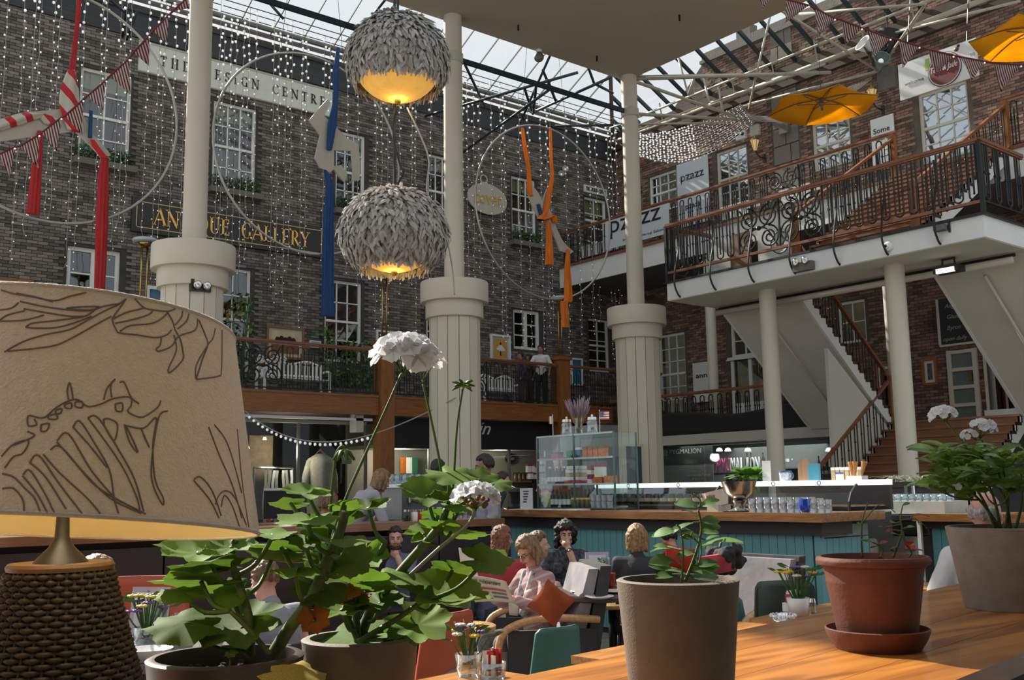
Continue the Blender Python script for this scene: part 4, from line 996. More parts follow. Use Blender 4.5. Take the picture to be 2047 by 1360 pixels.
while px < 1238:
    if 372 < px < 428: px += 30; continue
    y = rs.choice((21.45, 21.75, 22.05)); k = rs.randrange(7) if px > 520 else rs.randrange(4)
    p = aty(px, 200, y); top = 12.85
    if p.x > 22.8: break
    where = next(w for lim, w in ((150, 'left of the taut red cloth'), (320, 'around the red wrapped acrobat'), (450, 'beside the first cream column'), (640, 'in front of the gold lettered board'), (760, 'beside the blue cloth'), (890, 'behind the feather globes'), (1020, 'around the oval sign'), (1130, 'inside the hoop with orange cloth'), (9999, 'near the small white corner board')) if px < lim)
    T = thing('light_strand', 'vertical string of tiny white bulbs ' + where, 'light string', (p.x, y, top), rs.uniform(0, 6), group='curtain of light strings over the dark brick')
    inst('wire', SV[k][0], T); o = inst('bulbs', SV[k][1], T); o['kind'] = 'stuff'
    px += rs.choice([7, 9, 12, 18, 24, 30]) * (1.0 if px > 760 else 1.2); n += 1
for i, y in enumerate((21.45, 21.75, 22.05)): tag(MB().tube([(2.6, y, 12.86), (22.9, y, 12.86)], .012, 5).build('support_cable', m_iron), 'thin steel cable carrying the %s row of light strings' % ('outer', 'middle', 'inner')[i], 'cable')
# looped strings on the red brick side
for k in range(15):
    a = atx(1266, 270+2.6*k, 19.5+.1*k); b = atx(1482+2*k, 208+2.4*k, 22.3); pts = []
    N = 34; sag = .22+.03*k
    for i in range(N+1):
        t = i/N; p = a.lerp(b, t); p.z -= sag*4*t*(1-t); pts.append(p)
    T = thing('light_swag', 'looped string of white bulbs sagging below the red brick eaves', 'light string', (a+b)/2, group='looped light strings under the red brick eaves')
    MB().tube(pts, .008, 4).build('wire', m_wire, T); mb = MB()
    for i in range(1, N):
        t = i/N; p = a.lerp(b, t); p.z -= sag*4*t*(1-t); rr = (.026 if t < .55 else .014); mb.ball((p.x, p.y+rs.uniform(-.03, .03), p.z+rs.uniform(-.03, .03)), rr, 6, 4)
    o = mb.build('bulbs', m_bulb, T); o['kind'] = 'stuff'
for k in range(8):
    a = atx(1490+3*k, 228+2*k, 22.3); b = atx(1700+6*k, 172-2*k, 22.4); pts = [a.lerp(b, i/16)-Vector((0, 0, .35*4*(i/16)*(1-i/16))) for i in range(17)]
    T = thing('light_swag', 'thin unlit light string above the yellow parasol', 'light string', (a+b)/2, group='unlit light strings above the parasol')
    MB().tube(pts, .008, 4).build('wire', m_wire, T)

# ---- hoops with cut-out acrobats and cloth
HY = 17.5
m_hoop = M('hoop_metal', (.34, .34, .33), .3, .6, var=.08); m_cut = M('cutout_board', (.40, .38, .33), .7, var=.05)
def hoop(px, py, R, label):
    c = aty(px, py, HY); T = thing('hanging_hoop', label, 'hoop', c)
    MB().tube(arc(c, R, 0, 2*pi, 64)[:-1], .024, 8, close=True).build('ring', m_hoop, T, smooth=True)
    for s in (-.35, .35): MB().tube([c+Vector((s*R, 0, R*sqrt(1-s*s))), c+Vector((s*R*.5, 0, R+3.2))], .006, 4).build('hanging_wire', m_iron, T)
    return T, c
def cutout(label, pts, hooked=None):
    P = [aty(x, y, HY-.03) for x, y in pts]; mb = MB(); mb.prism(P, (0, .04, 0))
    return tag(mb.build('acrobat_cutout', m_cut), label, 'cutout')
def cloth(name, label, path, mat, fold=4, T=None, yoff=-.09, tw=0.0):
    """hanging cloth: path of (px, py, half width in m); an oval pleated section swept down it"""
    P = [(aty(x, y, HY+yoff), w) for x, y, w in path]; cs = bez([Vector((p.x, p.y, p.z)) for p, w in P], 6); ws = []
    for i in range(len(P)-1):
        for k in range(6): t = k/6; ws.append(P[i][1]*(1-t)+P[i+1][1]*t)
    ws.append(P[-1][1]); n = 28; vs = []
    for i, (c, w) in enumerate(zip(cs, ws)):
        for j in range(n):
            t = 2*pi*j/n; f = 1+.16*sin(t*fold*2+i*.12); th = min(.07, w*.7)
            vs.append(c+Vector((w*cos(t)*f, th*sin(t)*f, 0)))
    fs = [(i*n+j, i*n+(j+1) % n, (i+1)*n+(j+1) % n, (i+1)*n+j) for i in range(len(cs)-1) for j in range(n)] + [tuple(range(n))[::-1], tuple((len(cs)-1)*n+j for j in range(n))]
    o = MB().add(vs, fs).build(name, mat, T, smooth=50)
    return tag(o, label, 'cloth') if T is None else o
m_red = M('red_cloth', (.34, .010, .014), .8, var=.25, scale=5, stretch=(4, 4, .4)); m_blue = M('blue_cloth', (.006, .045, .16), .8, var=.25, scale=5, stretch=(4, 4, .4))
m_orange = M('orange_cloth', (.75, .20, .012), .75, var=.2, scale=5, stretch=(4, 4, .4), trans=.25); m_wrap = MSTRIPE('wrapped_red', (.40, .012, .016), (.42, .40, .35), (.75, 0, .65), 3.6, trans=0, duty=.4)
hoop(114, 208, 2.05, 'steel hoop framing the red wrapped acrobat'); hoop(623, 307, 2.03, 'steel hoop framing the leaping acrobat with blue cloth'); hoop(1092, 424, 2.08, 'steel hoop framing the diving acrobat with orange cloth')
# red one
cutout('flat pale acrobat lying flat in the red wrapped hoop', [(-40, 262), (0, 238), (40, 226), (82, 222), (120, 218), (142, 205), (160, 214), (180, 262), (208, 292), (222, 310), (206, 318), (180, 290), (150, 262), (110, 268), (60, 274), (20, 280), (-40, 288)])
cloth('wrapped_arm_cloth', 'red and white wrap around the acrobat in the red hoop', [(-30, 262, .12), (20, 245, .15), (60, 232, .15), (92, 232, .16), (104, 250, .10)], m_wrap, 2)
cloth('wrapped_leg_cloth', 'red and white wrap above the acrobat hanging from the red line', [(144, 140, .05), (140, 175, .13), (140, 215, .15), (152, 262, .12)], m_wrap, 2)
cloth('red_line_cloth', 'narrow taut red cloth rising above the wrapped acrobat', [(160, -40, .03), (157, 20, .035), (150, 90, .035), (144, 145, .05)], m_red)
cloth('red_tail_cloth', 'short red cloth tail under the wrapped acrobat', [(80, 262, .04), (74, 330, .07), (66, 428, .09)], m_red)
cloth('red_tail_cloth', 'long red cloth tail hanging in front of the brick casement', [(210, 312, .05), (207, 350, .08), (204, 440, .09), (199, 578, .08)], m_red)
cloth('red_knot_cloth', 'small red and white knot on the acrobat foot', [(185, 280, .04), (196, 300, .07), (211, 318, .08)], m_wrap, 2)
# blue one
cutout('flat pale leaping acrobat beside the blue cloth', [(618, 240), (640, 214), (655, 198), (660, 206), (648, 232), (668, 250), (694, 276), (716, 288), (720, 320), (719, 360), (704, 362), (706, 340), (702, 302), (668, 300), (668, 332), (682, 330), (694, 345), (690, 365), (676, 350), (668, 338), (660, 345), (640, 335), (630, 315), (640, 270)])
cloth('blue_line_cloth', 'narrow twisted blue cloth rising above the leaping acrobat', [(676, 95, .03), (672, 140, .06), (671, 200, .05), (664, 250, .09), (658, 300, .05)], m_blue)
cloth('blue_tail_cloth', 'long dark blue cloth hanging in front of the sash window', [(650, 340, .03), (659, 370, .08), (657, 430, .10), (656, 530, .115), (655, 632, .135)], m_blue, 5)
MB().tube([aty(676, 95, HY-.09), aty(690, 105, HY)], .01, 4)
# orange one
cutout('flat pale diving acrobat bound in orange cloth', [(1056, 360), (1066, 372), (1078, 388), (1084, 402), (1094, 378), (1104, 386), (1096, 410), (1104, 430), (1112, 455), (1124, 480), (1134, 492), (1147, 503), (1140, 508), (1120, 502), (1108, 470), (1096, 442), (1078, 438), (1066, 415), (1056, 388)])
cloth('orange_line_cloth', 'narrow taut orange cloth tied to the top of the hoop', [(1044, 256, .04), (1050, 300, .05), (1057, 340, .05), (1058, 378, .07), (1062, 392, .05)], m_orange)
cloth('orange_line_cloth', 'second orange cloth wound around the diving acrobat arm', [(1100, 256, .035), (1102, 320, .04), (1104, 352, .045), (1098, 385, .07), (1092, 420, .07), (1080, 440, .10)], m_orange)
cloth('orange_waist_cloth', 'orange cloth tied around the waist of the diving acrobat', [(1080, 440, .13), (1095, 436, .12), (1106, 432, .09), (1110, 446, .05)], m_orange, 2)
cloth('orange_tail_cloth', 'short pleated orange cloth tail below the diver', [(1096, 445, .06), (1098, 480, .08), (1098, 530, .11)], m_orange, 5)
cloth('orange_tail_cloth', 'long orange cloth tail reaching over the bottom of the hoop', [(1136, 498, .04), (1134, 540, .08), (1136, 600, .12), (1128, 606, .10), (1131, 655, .085)], m_orange, 3)
o = MB().tube([aty(1076, 408, HY-.07), aty(1082, 430, HY-.07)], [.04, .05], 8).build('blue_ribbon', m_blue); tag(o, 'small blue ribbon on the diving acrobat', 'ribbon')
o = MB().tube([aty(182, 222, HY-.07), aty(180, 275, HY-.07)], [.03, .035], 8).build('blue_ribbon', m_blue); tag(o, 'small blue ribbon on the red wrapped acrobat', 'ribbon')

# ---- feather globes
m_feather = M('grey_feather', (.30, .285, .265), .85, var=.28, scale=18, island=.5, trans=.30, col2=(.42, .41, .39))
m_glow = M('lit_paper', (.55, .30, .06), .8, var=.15, scale=12, emit=.42, ecol=(1, .52, .10))
def feather_globe(px, py, rx, rz, dep, label, seed, cut):
    c = atd(px, py, dep); R = rx*dep/FPX; H = rz*dep/FPX; rr = random.Random(seed)
    T = thing('feather_lamp', label, 'lamp', c)
    prof = [(R*.95*cos(a), H*.95*sin(a)) for a in [radians(cut+(90-cut)*i/14) for i in range(15)]]
    MB().lathe(prof, c, 36).build('shell', M('shell_fabric', (.25, .235, .21), .9), T, smooth=True)
    prof = [(R*.90*cos(a), H*.90*sin(a)) for a in [radians(-90+(cut+92)*i/8) for i in range(9)]]
    MB().lathe(prof, c, 30).build('paper_diffuser', m_glow, T, smooth=True)
    mb = MB(); N = 2300
    for i in range(N):
        zz = 1-(i+.5)/N*(1-sin(radians(cut+4))); a = i*2.39996; s = sqrt(max(0, 1-zz*zz)); nrm = Vector((s*cos(a), s*sin(a), zz))
        p = c+Vector((R*nrm.x, R*nrm.y, H*nrm.z))*rr.uniform(.95, 1.0)
        down = (Vector((0, 0, -1))-nrm*(-nrm.z)); down = down.normalized() if down.length > .05 else Vector((cos(a), sin(a), 0))
        down = (Quaternion(nrm, rr.uniform(-.7, .7)) @ down); side = nrm.cross(down); l = R*rr.uniform(.16, .30); w = R*rr.uniform(.030, .052); lift = rr.uniform(.02, .34)
        q = [p-side*w*.4, p+side*w*.4, p+down*l*.5+side*w+nrm*l*lift, p+down*l*.5-side*w+nrm*l*lift, p+down*l+nrm*l*lift*1.2+side*w*.35, p+down*l+nrm*l*lift*1.2-side*w*.35, p+down*l*.5+nrm*(l*lift+w*.5)]
        mb.add(q, [(0, 1, 2, 6), (0, 6, 3), (6, 2, 4), (6, 4, 5), (3, 6, 5)])
    o = mb.build('feathers', m_feather, T); o['kind'] = 'stuff'
    mb = MB()
    for i in range(260):      # wisps round the rim
        a = rr.uniform(0, 2*pi); s = cos(radians(cut)); p = c+Vector((R*s*cos(a), R*s*sin(a), H*sin(radians(cut))+rr.uniform(-.02, .05)))
        d = Vector((cos(a)*rr.uniform(-.3, .15), sin(a)*rr.uniform(-.3, .15), -1)).normalized(); l = R*rr.uniform(.06, .2); sd_ = d.cross(Vector((cos(a), sin(a), 0))).normalized()*R*.028
        mb.add([p-sd_, p+sd_, p+d*l+sd_*.5, p+d*l-sd_*.5], [(0, 1, 2, 3)])
    o = mb.build('rim_wisps', m_feather, T); o['kind'] = 'stuff'
    l = bpy.data.lights.new('globe_bulb', 'POINT'); l.energy = 6; l.color = (1, .6, .22); l.shadow_soft_size = .06
    lo = bpy.data.objects.new('globe_bulb', l); COL.objects.link(lo); lo.parent = T; lo.location = (0, 0, -H*.97)
    MB().tube([c+Vector((0, 0, H*.9)), Vector((c.x, c.y, c.z+H+4.5))], .012, 6).build('cord', m_iron, T)
    MB().ball(c-Vector((0, 0, H*.92)), .03, 8, 6).build('finial', brass, T, smooth=True)
    return T, c, R, H
T, cA, RA, HA = feather_globe(795, 122, 98, 92, 9.0, 'grey feather globe lamp glowing orange below, beside the soffit', 5, -30)
T2, cB, RB_, HB = feather_globe(788, 466, 103, 88, 9.0, 'grey feather globe lamp hung under the other globe by a flex', 6, -48)
o = MB().tube(bez([cA-Vector((0, 0, HA)), atd(788, 240, 9), atd(788, 280, 9), atd(800, 330, 9), atd(806, 345, 9), cB+Vector((0, 0, HB))], 6), .011, 6).build('lamp_flex', m_iron, smooth=True); tag(o, 'loose flex wire linking the two feather globes', 'cable')
o = MB().tube(bez([cA-Vector((-.1, 0, HA)), atd(840, 270, 9), atd(857, 320, 9), atd(854, 385, 9), atd(880, 430, 9), atd(902, 520, 9), atd(908, 590, 9)], 6), .008, 6).build('lamp_flex', m_wire, smooth=True); tag(o, 'thin pale flex drooping past the planked column', 'cable')

# ---- striped bunting
m_flag = MSTRIPE('striped_flag', (.42, .38, .36), (.10, .006, .012), (.80, -.55, .25), 62.0, trans=.30, duty=.52)
m_cord = M('maroon_cord', (.10, .006, .012), .8)
def bunting(label, flags, dep, ends):
    T = thing('bunting', label, 'bunting', atd(*flags[len(flags)//2][0], dep))
    pts = [atd(*ends[0], dep)] + [p for f in flags for p in (atd(*f[0], dep), atd(*f[1], dep))] + [atd(*ends[1], dep)]
    cord = MB().tube(pts, .006*dep/6, 6).build('cord', m_cord, T); rr = random.Random(len(flags))
    for a, b, t in flags:
        A, B, C_ = atd(*a, dep), atd(*b, dep), atd(*t, dep*(1+rr.uniform(-.006, .006))); n = (B-A).cross(C_-A).normalized(); vs = []
        for j in range(6):
            v = j/5
            for i in range(5):
                u = i/4; p = A.lerp(B, u).lerp(C_, v); vs.append(p+n*(.012*sin(u*5+v*3+a[0])*v))
        o = MB().add(vs, [(j*5+i, j*5+i+1, (j+1)*5+i+1, (j+1)*5+i) for j in range(5) for i in range(4)]).build('flag', m_flag, T, smooth=True)
        o.modifiers.new('s', 'SOLIDIFY').thickness = .002
        MB().ball(B+Vector((0, 0, -.01)), .006*dep/6, 6, 4).build('bulb', m_bulb, cord)
bunting('maroon striped pennant bunting strung past the cream column', [((-2, 309), (30, 294), (21, 360)), ((41, 292), (79, 269), (76, 335)), ((84, 265), (123, 235), (113, 301)), ((130, 232), (167, 199), (164, 270)),
        ((174, 193), (213, 160), (206, 220)), ((220, 152), (259, 117), (259, 188)), ((267, 105), (299, 71), (298, 132)), ((306, 62), (338, 30), (335, 88)), ((346, 22), (377, -6), (376, 16))], 6.0, ((-60, 345), (420, -40)))
bunting('maroon striped pennant bunting strung below the yellow parasol wires', [((1517, -14), (1545, -8), (1523, 20)), ((1572, -1), (1617, 11), (1570, 45)), ((1628, 16), (1669, 37), (1637, 71)), ((1682, 40), (1723, 56), (1691, 90)), ((1736, 61), (1780, 77), (1743, 119)),
        ((1795, 79), (1838, 93), (1805, 135)), ((1855, 99), (1906, 111), (1870, 151)), ((1920, 114), (1968, 123), (1943, 161)), ((1985, 126), (2041, 130), (2002, 183))], 7.5, ((1470, -20), (2110, 128)))

# ---- yellow parasols hung upside-up from the roof
m_par = M('yellow_canvas', (.85, .50, .03), .8, var=.06, scale=3, trans=.65)
def parasol(px, py, dep, R, label, rot):
    c = atd(px, py, dep); T = thing('hanging_parasol', label, 'parasol', c); rim = [c+Vector((R*cos(rot+pi/3*k), R*sin(rot+pi/3*k), 0)) for k in range(6)]; top = c+Vector((0, 0, R*.16))
    for k in range(6):
        a, b = rim[k], rim[(k+1) % 6]; vs = []
        for i in range(5):
            for j in range(5):
                t = i/4; p = top.lerp(a.lerp(b, j/4), t); p.z += .06*R*sin(pi*t)-.05*R*sin(pi*j/4)*t; vs.append(p)
        o = MB().add(vs, [(i*5+j, i*5+j+1, (i+1)*5+j+1, (i+1)*5+j) for i in range(4) for j in range(4)]).build('canopy_panel', m_par, T, smooth=True); o.modifiers.new('s', 'SOLIDIFY').thickness = .004
        MB().tube(bez([top-Vector((0, 0, .03)), top.lerp(a, .5)+Vector((0, 0, .05*R)), a], 4), .012, 5).build('rib', m_steel, T)
        MB().tube([c+Vector((0, 0, .04)), top.lerp(a, .45)+Vector((0, 0, .02))], .009, 5).build('strut', m_steel, T)
    MB().tube([c+Vector((0, 0, -.08)), top+Vector((0, 0, .1))], .025, 8).build('pole_stub', m_steel, T); MB().ball(c+Vector((0, 0, .04)), .05, 8, 6).build('hub', m_steel, T)
    MB().tube([top, top+Vector((0, 0, 4.0))], .006, 4).build('hanging_wire', m_iron, T)
parasol(1643, 212, 19, 1.02, 'yellow six-panel parasol hanging in front of the red brick', .9)
parasol(2078, 70, 16.5, 1.08, 'yellow six-panel parasol beside the white welcome board', 1.2)

# ---- wall lanterns, spots, boxes
def lantern(px, py, label):
    p = atx(px, py, 22.7); T = thing('wall_lantern', label, 'lamp', p); q = []
    MB().lathe([(.0, -.22), (.05, -.2), (.11, .05), (.13, .07), (.0, .07)], p, 6).build('glass_body', M('amber_glass', (.5, .38, .22), .2, emit=.25, ecol=(1, .7, .35)), T)
    MB().lathe([(.14, .07), (.08, .14), (.03, .16), (.03, .22), (0, .24)], p, 6).build('cap', brass, T)
    for k in range(6): t = pi/3*k; MB().tube([p+Vector((.05*cos(t), .05*sin(t), -.2)), p+Vector((.13*cos(t), .13*sin(t), .07))], .012, 4).build('rib', brass, T)
    MB().tube(bez([p+Vector((0, 0, -.22)), p+Vector((.08, -.05, -.38)), p+Vector((.30, -.1, -.42))], 5), .018, 6).build('bracket', m_iron, T); MB().box((p.x+.27, p.y-.16, p.z-.56), (p.x+.30, p.y-.06, p.z-.30)).build('wall_plate', m_iron, T)
lantern(1509, 286, 'brass wall lantern left of the stone quoins'); lantern(1743, 186, 'brass wall lantern right of the yellow parasol')
def spot(px, py, x, label, mat, s=.16, d=(-.3, -.3, -1)):
    p = atx(px, py, x); T = thing('spotlight', label, 'lamp', p)
    MB().lathe([(0, -.9*s), (.35*s, -.9*s), (.5*s, -.3*s), (1.0*s, .9*s), (.9*s, .9*s), (.4*s, -.2*s)], p, 14, axis=d).build('shade', mat, T, smooth=40)
    MB().tube([p, p+Vector((.05, 0, s*2.2))], .02, 6).build('stem', m_iron, T)
    MB().ball(p+Vector(d).normalized()*s*.2, s*.35, 8, 6).build('lamp_bulb', m_bulb, T)
spot(1735, 95, 21.8, 'white shaded spotlight on the roof bracket', m_white, .22, (-1, .3, .6)); spot(1752, 110, 21.9, 'dark shaded spotlight on the roof bracket', m_iron, .30, (-.6, -.4, .5)); spot(1775, 88, 22.1, 'black cone spotlight above the welcome board', m_iron, .32, (.2, -.3, 1))
spot(1760, 125, 21.7, 'green tinted spotlight on the roof bracket', M('green_glass', (.10, .16, .13), .3), .20, (-.8, -.8, .4))
for i, (px, py) in enumerate(((1130, 339), (1122, 349))): spot(px, py, 20.6, ('upper' if i == 0 else 'lower') + ' of two small round spotlights on the dark brick pier', m_offwhite, .10, (-.6, -.8, .1))
def box_thing(name, label, cat, px, py, x, sy, sz, mat, sx=.1):
    p = atx(px, py, x); T = thing(name, label, cat, p); MB().box((x-sx, p.y-sy/2, p.z-sz/2), (x, p.y+sy/2, p.z+sz/2)).build('housing', mat, T)
    return T, p
T, p = box_thing('emergency_light', 'white twin lamp emergency box under the looped strings', 'lamp', 1484, 272, 22.95, .34, .22, m_white)
for s in (-.09, .09): MB().ball((22.83, p.y+s, p.z+.02), .055, 8, 6).build('spot', m_iron, T, smooth=True)
box_thing('wall_speaker', 'pale box speaker beside the roof bracket', 'speaker', 1512, 262, 22.95, .3, .3, m_offwhite)
box_thing('wall_speaker', 'grey square speaker on the red brick pier', 'speaker', 1776, 158, 22.95, .5, .55, m_stone)
box_thing('wall_box', 'grey electrical box on the stone quoins', 'box', 1570, 258, 22.92, .3, .28, m_stone)
# pale truss bracket foot at the brick
# ================================================================ BAR
BZT = 1.25
m_turq = M('turquoise_board', (.125, .32, .35), .5, var=.08, scale=4, stretch=(3, 3, .5), objrand=.25)
m_bartop = MWOOD('bar_top_wood', (.17, .070, .020), (.30, .135, .042), 1, .25, coat=.3)
m_darkband = M('dark_band', (.035, .030, .030), .6)
m_chrome = MATS['chrome']; m_silver = M('brushed_steel', (.42, .41, .39), .25, 1.0, var=.1, scale=8)
g_tumb = MGLASS('tumbler_glass', (.86, .90, .90), .16, .05); g_blue = MGLASS('blue_glass', (.03, .12, .75), .12, .05)
m_wht = M('white_china', (.68, .68, .67), .25, var=.03); m_paper = M('paper', (.60, .60, .62), .8, var=.05)
m_wine = M('dark_bottle', (.010, .018, .010), .15, var=.2); m_redcap = M('red_plastic', (.40, .02, .02), .4); m_pink = M('pink_print', (.33, .03, .09), .5)
m_tan = M('tan_label', (.45, .32, .17), .7, var=.15); m_tin = M('orange_tin', (.46, .12, .02), .4, .2, var=.35, scale=25); m_green = M('green_print', (.02, .16, .08), .5)
def lathe_item(name, label, cat, prof, loc, mat, n=18, group=None, parts=()):
    """one turned object; parts = (name, profile, material)"""
    if parts:
        T = thing(name, label, cat, loc, group=group)
        MB().lathe(prof, loc, n).build('body', mat, T, smooth=50)
        for pn, pp, pm in parts: MB().lathe(pp, loc, n).build(pn, pm, T, smooth=50)
        return T
    return tag(MB().lathe(prof, loc, n).build(name, mat, smooth=50, loc=loc), label, cat, group)
# main counter
T = thing('bar_counter', 'turquoise boarded bar with long wooden top under the glass cabinet', 'bar counter', (7.6, 8, 0))
MB().box((7.33, 5.03, BZT-.075), (7.98, 10.2, BZT)).build('counter_top', m_bartop, T)
MB().box((7.45, 5.12, 1.06), (7.9, 10.1, BZT-.075)).build('apron_band', m_darkband, T)
MB().box((7.53, 5.2, .0), (7.9, 10.1, 1.06)).build('carcass', m_darkband, T)
brd = MB().box((0, -.043, 0), (.025, .043, 1.0)).mesh('board', m_turq)
y = 5.30
while y < 10.1: inst('board', brd, T, Vector((7.505, y, .06))-wloc(T)); y += .091
brd2 = MB().box((-.043, 0, 0), (.043, .025, .97)).mesh('board', m_turq)
x = 7.56
while x < 8.2: inst('board', brd2, T, Vector((x, 5.185, .06))-wloc(T)); x += .091
MB().box((7.5, 5.16, 1.04), (8.2, 5.2, 1.14)).build('end_rail', M('end_rail_paint', (.16, .22, .21), .5), T)
MB().box((7.53, 5.2, .0), (7.98, 5.6, 1.06)).build('end_carcass', m_darkband, T)
MB().box((7.98, 5.03, BZT-.075), (8.28, 5.21, BZT)).build('counter_return', m_bartop, T)
MB().box((7.49, 5.17, 0), (7.55, 5.23, 1.06)).build('corner_bead', m_turq, T)
# second counter behind the gap
T = thing('bar_counter', 'turquoise boarded side counter behind the bald man', 'bar counter', (9.3, 4.2, 0))
MB().box((9.05, 2.6, 1.13), (9.8, 5.22, 1.2)).build('counter_top', m_bartop, T); MB().box((9.22, 2.6, 0), (9.7, 5.15, 1.13)).build('carcass', m_darkband, T)
y = 2.7
while y < 5.15: inst('board', brd, T, Vector((9.19, y, .06))-wloc(T)); y += .091
MB().box((9.15, 2.6, 1.06), (9.2, 5.15, 1.13)).build('apron_band', m_darkband, T)
T = thing('bar_fridge', 'grey under-counter fridge behind the rose pot', 'fridge', (9.3, 5.5, 0))
MB().box((9.2, 5.25, .08), (9.6, 5.78, .98)).build('door', M('fridge_grey', (.17, .18, .18), .4), T)
MB().box((9.18, 5.25, 1.0), (9.6, 5.78, 1.12)).build('control_panel', m_silver, T); MB().box((9.16, 5.22, 1.13), (9.85, 5.82, 1.18)).build('top_plate', m_silver, T)
for y in (5.22, 5.80): MB().bar((9.17, y, 0), (9.17, y, 1.13), .035).build('frame_upright', m_white, T)
MB().box((9.19, 5.30, .86), (9.2, 5.40, .93)).build('red_badge', m_redcap, T)
# ledge with banquette
lg = MWOOD('ledge_wood', (.14, .055, .022), (.22, .095, .04), 0, .3, coat=.3)
T = thing('banquette', 'dark leather banquette with wooden ledge behind the bearded man', 'banquette', (3.5, 8.2, 0))
MB().box((-1.5, 8.05, 1.13), (6.38, 8.55, 1.2)).build('ledge_top', lg, T)
MB().box((-1.5, 8.2, .0), (6.33, 8.45, 1.13)).build('back_wall', m_darkband, T)
m_leather = M('dark_leather', (.020, .012, .013), .4, var=.25, scale=5, bump=.15)
x = -1.4
while x < 6.2: MB().box((x, 8.06, .46), (x+.86, 8.19, 1.08)).build('back_cushion', m_leather, T); MB().box((x, 7.55, .30), (x+.86, 8.1, .47)).build('seat_cushion', m_leather, T); x += .875
MB().box((-1.5, 7.62, 0), (6.3, 8.2, .30)).build('plinth', m_dark, T)
# glass cabinet on the bar
T = thing('glass_cabinet', 'glass shelf cabinet of packets on the wooden bar top', 'display cabinet', (7.72, 8.3, BZT))
y0, y1, x0, x1 = 7.70, 8.95, 7.58, 7.92
for i, z in enumerate((1.26, 1.52, 1.80, 2.06)): MB().box((x0, y0, z), (x1, y1, z+.012)).build('glass_shelf', g_case if i else M('tint_shelf', (.05, .08, .08), .2), T)
for x in (x0, x1):
    for y in (y0, (y0+y1)/2, y1): MB().bar((x, y, BZT), (x, y, 2.07), .016).build('upright', M('glass_edge', (.05, .11, .10), .2), T)
for a, b, c, d in ((x0, x0+.006, y0, y1), (x1-.006, x1, y0, y1)): MB().box((a, c, BZT), (b, d, 2.06)).build('pane', g_case, T)
for y in (y0, y1-.006): MB().box((x0, y, BZT), (x1, y+.006, 2.06)).build('pane', g_case, T)
for z in (2.06, 1.80, 1.52): MB().box((x0-.008, y0, z-.004), (x0, y1, z+.016)).build('shelf_edge', M('pale_edge', (.30, .38, .37), .2), T)
ri = random.Random(5)
def box_item(name, label, cat, c, s, mat, group=None, lid=None):
    if lid:
        T = thing(name, label, cat, c, group=group); MB().box((c[0]-s[0]/2, c[1]-s[1]/2, c[2]), (c[0]+s[0]/2, c[1]+s[1]/2, c[2]+s[2]*.78)).build('carton', mat, T); MB().box((c[0]-s[0]/2-.002, c[1]-s[1]/2-.002, c[2]+s[2]*.78), (c[0]+s[0]/2+.002, c[1]+s[1]/2+.002, c[2]+s[2])).build('band', lid, T); return T
    return tag(MB().box((c[0]-s[0]/2, c[1]-s[1]/2, c[2]), (c[0]+s[0]/2, c[1]+s[1]/2, c[2]+s[2])).build(name, mat), label, cat, group)
for k in range(4): box_item('tea_tin', 'orange printed tea tin on the upper cabinet shelf', 'tin', (7.74, 8.28-.085*k, 1.812), (.08, .075, .125+.004*(k % 2)), m_tin, 'tea tins on the upper shelf', M('tin_lid', (.16, .09, .03), .4, .4))
for k in range(2): box_item('blue_carton', 'blue and white carton beside the orange tea tins', 'carton', (7.74, 8.39+.06*k, 1.812), (.07, .05, .12), M('blue_carton', (.03, .09, .22), .5, var=.4, scale=18), 'blue cartons on the upper shelf', m_board)
box_item('green_box', 'green box left of the blue cartons', 'box', (7.72, 8.52, 1.812), (.07, .09, .09), m_green); box_item('red_packet', 'dark red packet at the end of the upper shelf', 'packet', (7.72, 8.76, 1.812), (.08, .12, .08), m_pink, None, m_wine)
for k in range(5): box_item('stacked_packet', 'pale packet in the stack on the middle cabinet shelf', 'packet', (7.73, 8.44+.01*(k % 2), 1.532+.040*k), (.16, .26-.02*k, .036), (m_redcap, m_paper, m_tan, m_paper, m_wht)[k], 'packets stacked on the middle shelf')
for k in range(4): box_item('red_carton', 'small pink and red carton on the middle cabinet shelf', 'carton', (7.74, 8.22, 1.532+.050*k), (.07, .07, .046), m_pink if k % 2 else m_wht, 'red cartons on the middle shelf')
box_item('white_bag', 'crumpled white paper bag on the middle cabinet shelf', 'bag', (7.74, 8.08, 1.60), (.08, .11, .14), m_wht, None, m_pink); box_item('orange_carton', 'orange carton under the white paper bag', 'carton', (7.74, 8.08, 1.532), (.09, .13, .068), m_tin); box_item('orange_carton', 'orange striped carton at the right of the middle shelf', 'carton', (7.74, 7.92, 1.532), (.08, .12, .08), m_tin)
bot = [(.0, 0), (.028, 0), (.030, .01), (.030, .12), (.012, .155), (.011, .19), (.014, .195), (.0, .198)]
for k in range(5): lathe_item('sauce_bottle', 'dark sauce bottle on the middle cabinet shelf', 'bottle', bot, (7.73, 8.66+.062*k, 1.532), m_wine, 12, 'bottles on the middle shelf', (('label', [(.031, .03), (.031, .08)], m_paper), ('cap', [(.0, .20), (.015, .20), (.015, .178)], m_redcap if k % 2 else m_wht)))
for k in range(5): lathe_item('sauce_bottle', 'dark sauce bottle on the bottom cabinet shelf', 'bottle', bot, (7.73, 8.58+.07*k, 1.272), m_wine, 12, 'bottles on the bottom shelf', (('label', [(.031, .03), (.031, .09)], m_wht), ('cap', [(.0, .20), (.015, .20), (.015, .178)], m_redcap)))
jarp = [(.0, 0), (.034, 0), (.036, .01), (.036, .075), (.030, .085), (.0, .085)]
